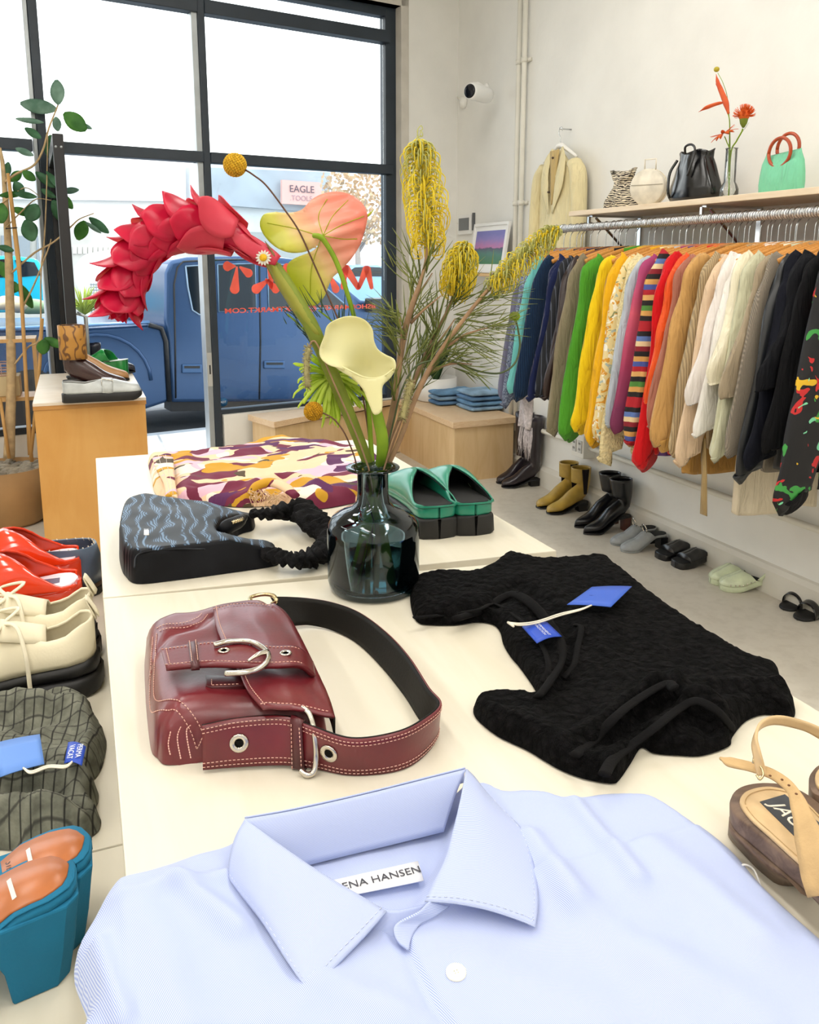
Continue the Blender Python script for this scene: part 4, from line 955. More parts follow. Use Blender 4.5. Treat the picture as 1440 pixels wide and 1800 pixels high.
# ================================================================== BLACK CROCHET TOP
def lace_mat():
    n = NT('black_crochet_knit'); v = n.mp(1.0); vo = n.n('ShaderNodeTexVoronoi'); vo.inputs['Scale'].default_value = 95; n.l(n.mix(.015, v, n.noise(v, 40, 2)), vo.inputs['Vector'])
    a = n.noise(v, 150, 4, .7); n.col(n.ramp(vo.outputs['Distance'], [(.0, '#171516'), (.35, '#0c0b0c'), (.7, '#030303')]))
    h = n.math('ADD', n.math('MULTIPLY', vo.outputs['Distance'], -1.2), a); n.bump(h, 1.0, .008); n.b.inputs['Specular IOR Level'].default_value = .12; n.set(Roughness=.95); return n.m
M_lace = lace_mat(); M_lacein = mat('black_jersey', '#0b0a0b', .9, .2, 40, .4, 400, .001); M_lacein.node_tree.nodes['Principled BSDF'].inputs['Specular IOR Level'].default_value = .15
M_tagblue = mat('royal_blue_card', '#2f5bc0', .45, .06, 5); M_tagblue2 = mat('royal_blue_satin', '#1646b8', .4, .08, 30)
M_cord = mat('cream_cord', '#efe6d4', .7)
def card(name, q4, parent, m, th=.0008, up=.0, label=None):
    a, b_, c, d = q4; f = coons([a, a.lerp(b_, .5), b_], [d, d.lerp(c, .5), c], [a, d], [b_, c], lambda u, v: Vector((0, 0, up * sin(pi * u))))
    b = MB(); b.surf(f, 8, 4); return obj(name, b, m, parent, solid=th, label=label)
def card_text(txt, q4, parent, m, size=.6, name='lettering', dz=.0012, rows=None):
    a, b_, c, d = q4; X = b_ - a; Y = a - d; M = frame((a + b_ + c + d) / 4 + Vector((0, 0, dz)), X, Y)
    t = text_mb(txt, 1, M, .00008); inv = M.inverted(); w_ = [(inv @ v).x for v in t.v]; k = X.length * size / (max(w_) - min(w_))
    t.v = [M @ Vector(((inv @ v).x * k, (inv @ v).y * k, (inv @ v).z)) for v in t.v]; return obj(name, t, m, parent, smooth=False)
def lace_top():
    r = root('crochet_shirt', tuple(P(1050, 1150, TZ)), 'black crochet-textured short knit top with a blue swing tag, lying folded', 'top')
    out = [(722, 1036), (738, 1018), (795, 1011), (828, 1013), (862, 1000), (893, 979), (932, 986), (955, 990), (1003, 988), (1045, 984), (1070, 987), (1092, 1006), (1113, 1022), (1160, 1060), (1230, 1108), (1310, 1157), (1360, 1175), (1374, 1192), (1368, 1206), (1392, 1225), (1399, 1246), (1390, 1258), (1348, 1250), (1312, 1262), (1288, 1290), (1282, 1306), (1236, 1322), (1196, 1322), (1150, 1318), (1128, 1308), (1108, 1338), (1088, 1366), (1074, 1371), (1025, 1362), (985, 1347), (955, 1330), (925, 1312), (878, 1290), (848, 1268), (833, 1250), (836, 1232), (860, 1224), (905, 1224), (940, 1226), (942, 1210), (915, 1170), (898, 1150), (885, 1128), (880, 1108), (868, 1094), (840, 1089), (800, 1094), (760, 1094), (735, 1090), (724, 1070)]
    O = smo(pp(out, TZ + .006), 4)
    ridges = []
    for l, amp, wd in (([(870, 1060), (905, 1030), (945, 1050), (990, 1090), (1010, 1130), (1000, 1180), (975, 1205)], -.010, .018), ([(905, 1048), (960, 1090), (985, 1150), (960, 1210)], .010, .008),
                       ([(1000, 1120), (1020, 1105), (1015, 1160), (1005, 1180)], .006, .006), ([(960, 1330), (1040, 1290), (1110, 1240), (1180, 1200), (1190, 1230)], .014, .012), ([(985, 1318), (1070, 1290), (1130, 1250), (1175, 1235)], -.016, .012),
                       ([(1060, 1365), (1120, 1310), (1180, 1270), (1230, 1235), (1290, 1270)], .014, .012), ([(1150, 1300), (1200, 1265), (1240, 1270), (1270, 1300)], -.012, .012),
                       ([(1150, 1225), (1260, 1210), (1370, 1205)], .010, .014), ([(840, 1240), (900, 1262), (960, 1290), (1000, 1330)], .006, .014), ([(790, 1060), (860, 1050), (920, 1010)], .004, .02), ([(1210, 1245), (1330, 1235), (1390, 1240)], .008, .010)):
        q = [P(x, y, TZ + .02) for x, y in l]; ridges.append((q, amp, wd))
    def hf(x, y, d):
        z = .020 * dome(d, .022, 1, 2.2) + .002
        for q, amp, wd in ridges:
            m_ = min(seg_d(x, y, a.x, a.y, b.x, b.y)[0] for a, b in zip(q, q[1:])); z += amp * exp(-m_ / (wd * wd)) * min(1, d / .012)
        z += .004 * nz(x * 11, y * 11, 4) * min(1, d / .02) + (.0030 * nz(x * 75, y * 75, 2) + .0022 * abs(nz(x * 150, y * 150, 7))) * min(1, d / .005)
        return TZ + max(.0015, z)
    body = laid(O, .0042, hf); obj('body', body, M_lace, r)
    segs = list(zip(O, O2_[1:] + O2_[:1])) if False else list(zip(O, O[1:] + O[:1]))
    def on(x, y, l_=.0):
        p = P(x, y, TZ + .02)
        for _ in range(3):
            d = sqrt(min(seg_d(p.x, p.y, a[0], a[1], b[0], b[1])[0] for a, b in segs)); z = hf(p.x, p.y, d) + l_; p = P(x, y, z)
        return p
    def trim(l, rr, nm='neck_binding', up=(0, 0, 1), flat=.4):
        b = MB(); pts = cr([on(x, y, rr * .3) for x, y in l], 8); b.tube(pts, rr, 8, flat=flat); return obj(nm, b, M_lacein, r)
    trim([(800, 1088), (850, 1072), (880, 1052), (903, 1045), (930, 1058), (960, 1090), (985, 1130), (985, 1165), (962, 1205), (945, 1226)], .007, flat=.5)
    trim([(728, 1086), (790, 1080), (840, 1072), (870, 1062), (915, 1090), (950, 1130), (965, 1170), (955, 1200)], .004)
    trim([(1012, 1098), (1022, 1104), (1015, 1140), (1008, 1170), (990, 1192)], .004, 'side_binding')
    trim([(1010, 1328), (1045, 1300), (1080, 1262), (1120, 1230), (1170, 1202), (1186, 1210)], .006, 'hem_binding')
    trim([(1062, 1362), (1078, 1335), (1110, 1310), (1150, 1280), (1195, 1245), (1225, 1232), (1262, 1250), (1290, 1282)], .006, 'hem_binding')
    # swing tag, sewn label, cord
    q = [on(1041, 1032, .006), on(1111, 1031, .004), on(1073, 1066, .010), on(997, 1063, .008)]
    q = [P(1041, 1032, TZ + .036), P(1111, 1031, TZ + .036), P(1074, 1067, TZ + .038), P(997, 1063, TZ + .036)]
    tg = card('swing_tag', q, r, M_tagblue, .001, .001, 'royal blue paper swing tag'); card_text('PERMANENT VACATION', q, tg, mat('tag_ink', '#27489c', .5), .55)
    q = [P(918, 1102, TZ + .040), P(962, 1094, TZ + .038), P(988, 1119, TZ + .034), P(944, 1131, TZ + .034)]
    lb = card('sewn_label', q, r, M_tagblue2, .0008, .003, 'blue woven label'); card_text('PERMANENT\nVACATION', [q[1], q[2], q[3], q[0]], lb, mat('label_white', '#e4e8f4', .5), .8, dz=.004)
    for dy, nm in ((0, 'cord'), (3, 'cord')):
        b = MB(); b.tube(cr([P(893, 1094 + dy * .2, TZ + .043), P(915, 1096 + dy, TZ + .046), P(945, 1092 + dy, TZ + .044), P(985, 1079 + dy, TZ + .044), P(1020, 1071 + dy * .5, TZ + .043), P(1040, 1064, TZ + .040)], 6), .0011, 6); b.tube([P(893, 1094, TZ + .043), P(903, 1098 + dy, TZ + .045)], .0016, 6); obj(nm, b, M_cord, r)
lace_top()

# ================================================================== BLACK MOIRE BAG
def moire_bag():
    r = root('moire_bag', tuple(P(330, 960, TZ)), 'small black and steel-blue moire fabric bag with ruched black strap', 'handbag')
    T = .055; zt = TZ + T
    O = [P(x, y, TZ + .004) for x, y in ((240, 1023), (300, 1018), (390, 1006), (482, 992), (487, 982))] + [P(484, 962, TZ + .016), P(462, 957, TZ + .020), P(430, 959, TZ + .028), P(398, 953, TZ + .036)] + [P(x, y, zt - .012) for x, y in ((386, 938), (392, 922))] + [P(420, 908, TZ + .036), P(444, 906, TZ + .030), P(446, 894, TZ + .030), P(425, 890, TZ + .040)] + [P(x, y, zt - .012) for x, y in ((360, 889), (300, 882), (262, 876), (236, 880), (216, 890), (208, 918), (207, 940))] + [P(212, 972, TZ + .03), P(220, 1000, TZ + .014)]
    O = smo(xy(O), 5)
    xa, xb = P(370, 940, TZ).x, P(470, 970, TZ).x
    def hf(x, y, d): return TZ + .001 + dome(d, .011, T * (1 - .52 * max(0, min(1, (x - xa) / (xb - xa)))), 2.4) + .003 * nz(x * 14, y * 14, 3) * min(1, d / .02)
    n = NT('moire_fabric'); v = n.mp((1, 1, 1)); wv = n.wave(n.mp((1, .55, .6), (0, 0, .15)), 14, 9, 1.6, 'X', 1.0); w2 = n.wave(n.mp((1, .7, 1)), 70, 12, .7, 'X', 0)
    k = n.math('MULTIPLY', wv, n.math('ADD', n.math('MULTIPLY', w2, .5), .6)); n.col(n.ramp(k, [(.25, '#0b0e14'), (.62, '#1b2a3c'), (.95, '#65809c')])); n.b.inputs['Specular IOR Level'].default_value = .3; n.set(Roughness=.45)
    Mm = n.m; M_g = mat('black_moire_side', '#15161a', .5, .4, 22); M_g.node_tree.nodes['Principled BSDF'].inputs['Specular IOR Level'].default_value = .15
    body = laid(O, .0032, hf); o = obj('body', body, [Mm, M_g], r)
    # the near gusset is black
    for p in o.data.polygons:
        if p.normal.z < .62 and p.normal.y < .1: p.material_index = 1
    pth = cr([P(236, 1000, zt - .012), P(245, 974, zt - .004), P(300, 966, zt - .004), P(360, 966, zt - .004)], 8)
    b = MB(); b.tube(pth, .0016, 6); obj('piping', b, M_g, o)
    b = MB(); a = [P(253, 930, zt + .001), P(262, 930, zt + .001), P(262, 941, zt + .001), P(253, 941, zt + .001)]; card('metal_badge', a, r, M_silver, .0015)
    b = MB(); b.tube(cr([P(392, 934, zt - .018), P(400, 926, zt - .008), P(418, 918, zt - .008), P(428, 910, zt - .012)], 6), [.011, .013, .012, .008], 10); obj('zip_pouch_end', b, M_g, r)
    b = MB(); b.tube([P(408, 918, zt + .004), P(428, 912, zt + .004)], .0022, 6)
    for k in range(6): b.tube([P(410 + k * 3, 921 - k, zt + .004), P(411 + k * 3, 914 - k, zt + .005)], .0009, 4)
    obj('zip', b, M_brass, r)
    # ruched strap
    n = NT('ruched_black'); v = n.mp(1.0); n.col(n.ramp(n.noise(v, 50, 3), [(.3, '#050506'), (.7, '#1b1a1c')])); n.bump(n.noise(v, 70, 4, .6, 1.5), 1, .006); n.b.inputs['Specular IOR Level'].default_value = .15; n.set(Roughness=.75); Mr = n.m
    pth = cr([P(440, 903, TZ + .036), P(475, 903, TZ + .036), P(510, 896, TZ + .034), P(535, 900, TZ + .034), P(556, 922, TZ + .030), P(578, 935, TZ + .026), P(582, 958, TZ + .022), P(560, 975, TZ + .020), P(530, 984, TZ + .020), P(500, 982, TZ + .024), P(468, 972, TZ + .026)], 14)
    N = len(pth); rings = []; rr = [.012, .016, .026, .030, .028, .026, .026, .022, .020, .018, .016]
    b = MB(); prev = None
    for i, p in enumerate(pth):
        t = (pth[min(i + 1, N - 1)] - pth[max(0, i - 1)]).normalized(); nn = Vector((0, 0, 1)); bv = t.cross(nn).normalized(); R = interp([(k / 10, q) for k, q in enumerate(rr)], i / (N - 1)) * .8; ring = []
        for k in range(24):
            a = 2 * pi * k / 24; m_ = 1 + .28 * sin(i * 1.15 + 2 * sin(a * 2)) + .35 * nz(i * .33, cos(a) * 1.7, sin(a) * 1.7); q = p + (bv * cos(a) + nn * sin(a) * .75) * R * m_; q.z = max(q.z, TZ + .0015); ring.append(q)
        rings.append(ring)
    b.loft(rings, True, True, True); obj('ruched_strap', b, Mr, r)
moire_bag()

# ================================================================== PRINTED SHIRT
def print_shirt():
    r = root('printed_shirt', tuple(P(450, 840, TZ)), 'folded cream shirt with burgundy, purple and mustard camouflage print behind the moire bag', 'shirt')
    out = [(262, 806), (300, 803), (360, 800), (420, 792), (452, 781), (478, 777), (500, 774), (518, 778), (560, 783), (600, 788), (640, 797), (668, 812), (662, 850), (640, 868), (628, 880), (600, 887), (560, 893), (520, 890), (470, 888), (430, 890), (380, 887), (330, 884), (290, 878), (272, 864), (267, 840)]
    O = smo(pp(out, TZ + .004), 4)
    n = NT('camouflage_print'); v = n.mp((1, 1.5, 1))
    def blot(sc, off, th, dist=.9):
        m_ = n.n('ShaderNodeMapping'); m_.inputs['Location'].default_value = (off, off * .7, off * .3); n.l(v, m_.inputs[0]); q = n.noise(m_.outputs[0], sc, 1.2, .4, dist)
        return n.ramp(q, [(0, (0, 0, 0, 1)), (th, (1, 1, 1, 1))], 'CONSTANT')
    c = n.mix(blot(8, 0, .58), '#ecc9a4', '#f2e2d2'); c = n.mix(blot(7.5, 3.1, .60), c, '#e3b7c9'); c = n.mix(blot(6.5, 7.7, .56), c, '#6c1236'); c = n.mix(blot(6.5, 17.3, .61), c, '#54164f'); c = n.mix(blot(7.5, 12.9, .60), c, '#c79312'); c = n.mix(blot(11, 23.0, .67), c, '#4b3a22')
    n.col(c); n.bump(n.noise(n.mp(1), 300, 2), .15, .0006); n.set(Roughness=.75); Mp = n.m
    fl = []
    for l, amp, wd in (([(300, 806), (305, 850), (300, 878)], -.008, .012), ([(330, 802), (330, 880)], .005, .018), ([(430, 882), (455, 850), (500, 840), (540, 850), (570, 880)], .012, .02), ([(480, 868), (500, 850), (530, 858)], -.012, .014), ([(560, 862), (640, 872)], .010, .012), ([(330, 872), (420, 858)], .010, .014), ([(420, 796), (470, 790), (520, 800)], .005, .02), ([(560, 880), (640, 868)], -.006, .008), ([(340, 860), (430, 845)], -.006, .01)):
        fl.append(([P(x, y, TZ + .02) for x, y in l], amp, wd))
    def hf(x, y, d):
        z = .022 * dome(d, .020, 1) + .002
        for q, amp, wd in fl: z += amp * exp(-min(seg_d(x, y, a.x, a.y, b.x, b.y)[0] for a, b in zip(q, q[1:])) / (wd * wd)) * min(1, d / .015)
        return TZ + max(.0015, z + .006 * nz(x * 13, y * 13, 5) * min(1, d / .02) + .003 * nz(x * 40, y * 25, 5) * min(1, d / .01))
    obj('body', laid(O, .0055, hf), Mp, r)
    # sleeve cuff turned over at the left, rolled fringe in the middle
    A = cr([P(268, 806, TZ + .034), P(275, 826, TZ + .034), P(288, 850, TZ + .030), P(292, 874, TZ + .026)], 6); B = cr([P(304, 803, TZ + .036), P(306, 826, TZ + .038), P(308, 850, TZ + .034), P(312, 876, TZ + .028)], 6)
    b = MB(); b.surf(coons(A, B, [A[0], B[0]], [A[-1], B[-1]], lambda u, v: Vector((0, 0, .004 * sin(pi * v)))), 20, 8); cu = obj('cuff', b, Mp, r, solid=.004)
    b = MB(); 
    for v in (-.2, .15): dashes(b, [a_.lerp(b_, .5 + v) + Vector((0, 0, .0065)) for a_, b_ in zip(A, B)], .0005)
    obj('stitching', b, mat('white_thread', '#efe9e4', .7), cu)
    M_fr = mat('cream_fringe', '#d9b489', .8, .2, 50)
    b = MB(); b.tube(cr([P(438, 868, TZ + .03), P(452, 854, TZ + .044), P(475, 848, TZ + .048), P(500, 856, TZ + .044), P(520, 872, TZ + .034)], 6), [.008, .014, .015, .013, .010], 10, flat=.6); obj('rolled_edge', b, Mp, r)
    b = MB()
    for k in range(46):
        x = random.uniform(440, 490); y = random.uniform(866, 880); p0 = P(x, y, TZ + .034); b.tube(cr([p0, p0 + Vector((random.uniform(-.012, .012), random.uniform(-.012, .004), .006)), p0 + Vector((random.uniform(-.02, .02), random.uniform(-.028, -.006), -.008))], 3), .0007, 4)
    obj('frayed_threads', b, M_fr, r)
print_shirt()

# ================================================================== VASE
VC = P(657, 1033, TZ); VT = (VC - CAM).dot(FW)
def vase():
    r = root('glass_vase', tuple(VC), 'dark smoky teal glass bottle vase with a wide lip, in the middle of the tables', 'vase')
    R = 80 / F * VT
    def zz(py): # height over the table on the vase axis
        q = ray(657, py); t = (Vector((VC.x, VC.y, 0)) - Vector((0, 0, 0))).length / Vector((q.x, q.y, 0)).length; return CAM.z + q.z * t - TZ
    hb = zz(915) ; hn = zz(878); hl = zz(824)
    outr = [(R * .05, .0), (R * .86, .0), (R * .96, .006), (R, .018), (R, hb - .014), (R * .975, hb - .003), (R * .88, hb + .007), (R * .66, hb + .016), (R * .46, hb + .022), (R * .355, hb + .032), (R * .335, hb + .045), (R * .335, hl - .006), (R * .37, hl - .002), (R * .57, hl + .001), (R * .58, hl + .0025), (R * .56, hl + .004), (R * .36, hl + .003)]
    inn = [(R * .315, hl - .004), (R * .312, hb + .045), (R * .33, hb + .032), (R * .44, hb + .019), (R * .64, hb + .012), (R * .86, hb + .003), (R * .945, hb - .006), (R * .965, hb - .016), (R * .965, .020), (R * .93, .010), (R * .8, .008), (R * .05, .008)]
    n = NT('smoky_teal_glass'); n.t.nodes.remove(n.b); out = n.t.nodes['Material Output']
    tr = n.n('ShaderNodeBsdfTransparent'); lw = n.n('ShaderNodeLayerWeight'); lw.inputs[0].default_value = .35
    n.l(n.ramp(lw.outputs['Facing'], [(0, (.52, .62, .65, 1)), (.75, (.36, .46, .5, 1)), (1, (.14, .18, .2, 1))]), tr.inputs[0])
    gl = n.n('ShaderNodeBsdfGlossy'); gl.inputs['Roughness'].default_value = .02; gl.inputs[0].default_value = (.9, .95, 1, 1); fr = n.n('ShaderNodeFresnel'); fr.inputs[0].default_value = 1.5
    df = n.n('ShaderNodeBsdfDiffuse'); n.l(n.ramp(n.noise(n.mp(1), 3, 2), [(0, '#0c2024'), (1, '#12292d')]), df.inputs[0])
    m1 = n.n('ShaderNodeMixShader'); m1.inputs[0].default_value = .07; n.l(tr.outputs[0], m1.inputs[1]); n.l(df.outputs[0], m1.inputs[2])
    mx = n.n('ShaderNodeMixShader'); n.l(fr.outputs[0], mx.inputs[0]); n.l(m1.outputs[0], mx.inputs[1]); n.l(gl.outputs[0], mx.inputs[2]); n.l(mx.outputs[0], out.inputs[0])
    b = MB(); b.lathe(outr + inn, (VC.x, VC.y, TZ), 64); obj('bottle', b, n.m, r)
    wl_ = hb * .42; n = NT('vase_water'); n.t.nodes.remove(n.b); out = n.t.nodes['Material Output']; tr = n.n('ShaderNodeBsdfTransparent'); n.l(n.ramp(n.noise(n.mp(1), 2, 2), [(0, (.55, .78, .8, 1)), (1, (.62, .84, .86, 1))]), tr.inputs[0])
    gl = n.n('ShaderNodeBsdfGlossy'); gl.inputs['Roughness'].default_value = .02; fr = n.n('ShaderNodeFresnel'); fr.inputs[0].default_value = 1.33; mx = n.n('ShaderNodeMixShader'); n.l(fr.outputs[0], mx.inputs[0]); n.l(tr.outputs[0], mx.inputs[1]); n.l(gl.outputs[0], mx.inputs[2]); n.l(mx.outputs[0], out.inputs[0])
    b = MB(); b.lathe([(R * .8, .009), (R * .92, .012), (R * .955, .022), (R * .955, wl_), (R * .05, wl_)], (VC.x, VC.y, TZ), 48); obj('water', b, n.m, r)
    return R, hl, hb
VR, VH, VB = vase()
MOUTH = Vector((VC.x, VC.y, TZ + VH))
# ================================================================== SHOES
def heelframe(heel, toe, z):
    a = P(heel[0], heel[1], z); b_ = P(toe[0], toe[1], z); d = (b_ - a); d.z = 0; d.normalize()
    return Matrix(((d.x, -d.y, 0, a.x), (d.y, d.x, 0, a.y), (0, 0, 1, a.z), (0, 0, 0, 1)))
ROUND = [(0, .0), (.012, .36), (.05, .62), (.12, .74), (.35, .68), (.55, .84), (.72, 1.0), (.86, .92), (.95, .66), (.985, .38), (1, .0)]
SQUARE = [(0, .0), (.012, .40), (.05, .66), (.12, .76), (.35, .70), (.55, .84), (.72, 1.0), (.88, .96), (.96, .84), (.99, .62), (1, .0)]
POINT = [(0, .0), (.012, .36), (.05, .60), (.12, .70), (.35, .62), (.55, .82), (.70, .96), (.82, .80), (.92, .48), (.975, .26), (1, .0)]
def linterp(tab, x):
    if x <= tab[0][0]: return tab[0][1]
    for (a, va), (b, vb) in zip(tab, tab[1:]):
        if x <= b: return va + (vb - va) * (x - a) / (b - a)
    return tab[-1][1]
def hw(u, Wd, tab): return Wd / 2 * linterp(tab, u)
def stations(u0, u1, n=22):
    return [u0 + (u1 - u0) * (.5 - .5 * cos(pi * i / n)) for i in range(n + 1)]
def sole(L, Wd, bot, top, tab=ROUND, u0=0.0, u1=1.0, ex=0.0, rnd=.0, flare=0.0):
    """bot, top: functions of u; a slab following the foot outline"""
    b = MB(); rings = []
    for u in stations(u0, u1):
        w_ = max(.0008, hw(u, Wd, tab) + ex * min(1, linterp(tab, u) * 3)); z0, z1 = bot(u), top(u); x = u * L + ex * (2 * u - 1)
        r_ = min(rnd, (z1 - z0) * .45); f_ = flare * (z1 - z0)
        rings.append([(x, -w_ + r_ - f_, z0), (x, -w_ - f_, z0 + r_), (x, -w_, z1 - r_), (x, -w_ + r_, z1), (x, w_ - r_, z1), (x, w_, z1 - r_), (x, w_ + f_, z0 + r_), (x, w_ - r_ + f_, z0)])
    b.loft(rings, True, True, True); return b
def upper(L, Wd, u0, u1, base, h, tab=ROUND, ex=.001, pw=2.3, n=18):
    """arch over the foot from u0 to u1, open underneath"""
    b = MB()
    def f(i, j):
        u = u0 + (u1 - u0) * (1 - (1 - i) ** 1.6 if u1 > .97 else i); w_ = hw(u, Wd, tab) + ex; hh = h(u); a = pi * j
        c_ = cos(a); s_ = sin(a); return Vector((u * L, -w_ * (abs(c_) ** (2 / pw)) * (1 if c_ > 0 else -1), base(u) + hh * s_ ** (2 / pw)))
    b.surf(f, n, 16); return b
def bootshape(L, Wd, zb, Hs, r_top, r_ank, lean=0.0, tab=ROUND, instep=.36, flat=.9):
    """foot and shaft as one continuous surface: rings turn from the toe up into the shaft"""
    b = MB(); rings = []; n = 24
    hb_ = zb
    spine = []
    for u in (1.0, .985, .95, .90, .82, .74, .66, .58, .50):         # upright slices of the foot
        hh = {1.0: .012, .985: .026, .95: .034, .90: .040, .82: .048, .74: .056, .66: .066, .58: .078, .50: .092}[u]
        spine.append((u, hh))
    for u, hh in spine:
        w_ = max(.004, hw(u, Wd, tab)); z0 = hb_(u); rings.append([(u * L, w_ * cos(2 * pi * k / n) * 1.0, z0 + hh / 2 + hh / 2 * sin(2 * pi * k / n) * (1 if sin(2 * pi * k / n) > 0 else .98)) for k in range(n)])
    # fan of slices turning around the instep
    px_, pz_ = .50 * L, hb_(.5) + .092
    for k2, (a, rear) in enumerate(((20, .42), (40, .30), (60, .14), (78, .03))):
        q = math.radians(a); z0 = hb_(rear) * (1 if a < 70 else 1); bx, bz = rear * L + (.0 if rear > .05 else .0), z0 + (0 if a < 50 else (.012 if a < 70 else .045))
        tx, tz_ = .5 * L - (k2 + 1) * .018 * L / .26, pz_ + (k2 + 1) * .012
        w_ = Wd / 2 * lerp(.82, .70, k2 / 3); cx, cz = (bx + tx) / 2, (bz + tz_) / 2; dx, dz = (tx - bx) / 2, (tz_ - bz) / 2
        rings.append([(cx + dx * sin(2 * pi * k / n), w_ * cos(2 * pi * k / n), cz + dz * sin(2 * pi * k / n)) for k in range(n)])
    ztop = hb_(0) + Hs; z0 = pz_ + .055
    for i in range(9):
        t = i / 8; z = lerp(z0, ztop, t); rr = lerp(r_ank, r_top, t ** .8); cx = .19 * L + lean * t
        rings.append([(cx + rr * sin(2 * pi * k / n), rr * flat * cos(2 * pi * k / n), z) for k in range(n)])
    b.loft(rings, True, True, False); return b, (.19 * L + lean, ztop)
def shell(L, Wd, base, h, op, tab=ROUND, u0=.002, u1=.999, ex=.001, ns=28, nk=9, pw=2.2):
    """shoe upper rising from the sole edge, open over the share op(u) of the width"""
    b = MB(); us = stations(u0, u1, ns); vs = []; fs = []
    for u in us:
        w_ = hw(u, Wd, tab) + ex; hh = h(u); o_ = op(u)
        for s_ in (-1, 1):
            for k in range(nk):
                t = k / (nk - 1); vs.append(Vector((u * L, s_ * w_ * (1 - (1 - o_) * t ** pw), base(u) + hh * (1 - (1 - t) ** 1.6))))
    m2 = nk * 2
    for i in range(ns):
        for s_ in (0, 1):
            for k in range(nk - 1): a = i * m2 + s_ * nk + k; fs.append((a, a + m2, a + m2 + 1, a + 1))
    for k in range(nk - 1): fs.append((k, k + 1, nk + k + 1, nk + k)); a = ns * m2; fs.append((a + k, a + k + 1, a + nk + k + 1, a + nk + k))
    b.add(vs, fs); return b
const = lambda c_: (lambda u: c_)
def wedge(tab): return lambda u: linterp(tab, u)

def place(name, M, label, cat, group=None): return root(name, None, label, cat, group, M=M)
def L_(o, b, m, r, **k): return obj(o, b, m, r, local=True, **k)

# ---- emerald mules on the table, seen from behind
M_em = leather('emerald_leather', '#1f8e72', .3, .08); M_blks = mat('black_rubber_sole', '#151414', .55, .2, 30, .15, 90); M_blki = mat('black_insole', '#0a0a0a', .8, .2, 30)
def mule_em(heel, toe, label):
    M = heelframe(heel, toe, TZ); r = place('mule', M, label, 'shoe', 'pair of emerald mules on the table'); L, Wd = .265, .098
    t0 = [(0, 0), (.012, .55), (.05, .74), (.12, .80), (.35, .78), (.55, .86), (.72, 1.0), (.88, .94), (.96, .8), (.99, .55), (1, 0)]
    L_('sole', sole(L, Wd, const(0), wedge([(0, .038), (.5, .034), (1, .03)]), t0, rnd=.004, ex=.003, flare=.05), M_blks, r)
    L_('rand', sole(L, Wd, wedge([(0, .0385), (.5, .0345), (1, .0305)]), wedge([(0, .060), (.4, .052), (1, .044)]), t0, rnd=.003), M_em, r)
    L_('insole', sole(L, Wd, wedge([(0, .0605), (.4, .0525), (1, .0445)]), wedge([(0, .0625), (.4, .0545), (1, .0465)]), t0, ex=-.005), M_blki, r)
    bs_ = wedge([(0, .060), (.4, .052), (1, .044)])
    b = shell(L, Wd, bs_, wedge([(0, .003), (.1, .004), (.25, .018), (.4, .034), (.52, .044), (.62, .044), (.75, .036), (.9, .024), (.97, .014), (1, .004)]), lambda u: .97 if u < .04 else max(0, .97 * (1 - ((u - .04) / .50) ** 2.2)) if u < .54 else 0, t0)
    L_('vamp', b, M_em, r, solid=.003, off=1)
    b2 = MB(); b2.v = [Vector((v.x, v.y * .965, v.z - .0015)) for v in b.v]; b2.f = list(b.f); L_('lining', b2, M_blki, r, solid=.001)
mule_em((772, 947), (722, 893), 'emerald green leather mule with black sole behind the vase, the left one'); mule_em((836, 941), (782, 888), 'emerald green leather mule with black sole behind the vase, the right one')

# ---- wooden-soled sandal at the right edge
M_wsole = wood_mat('dark_wood_sole', '#7d6553', '#4f3a2c', 5, (0, 0, .5), (3, 12, 12), .5); M_nude = leather('nude_leather', '#d9b98a', .55, .25); M_suede = mat('beige_suede', '#c9a878', .9, .12, 30, .5, 300, .001)
def ribbon(name, pts, m, parent, th=.0022, n=8, width_dir=None, label=None):
    """pts: (px, py, z, halfwidth, tiltpx) -> band; the width runs along the given side direction"""
    c = cr([P(a[0], a[1], TZ + a[2]) for a in pts], n); ws = [interp([(i / (len(pts) - 1), a[3]) for i, a in enumerate(pts)], k / (len(c) - 1)) for k in range(len(c))]
    tl = [interp([(i / (len(pts) - 1), a[4]) for i, a in enumerate(pts)], k / (len(c) - 1)) for k in range(len(c))]
    b = MB(); vs = []
    for i, p in enumerate(c):
        t = (c[min(i + 1, len(c) - 1)] - c[max(0, i - 1)]).normalized(); s_ = t.cross(Vector((0, 0, 1))); s_ = s_.normalized() if s_.length > 1e-4 else Vector((1, 0, 0)); u_ = s_.cross(t).normalized()
        d = s_ * cos(tl[i]) + u_ * sin(tl[i])
        for k in range(5): vs.append(p + d * ws[i] * (k / 2 - 1))
    fs = [(i * 5 + k, (i + 1) * 5 + k, (i + 1) * 5 + k + 1, i * 5 + k + 1) for i in range(len(c) - 1) for k in range(4)]
    b.add(vs, fs); return obj(name, b, m, parent, solid=th, label=label), c
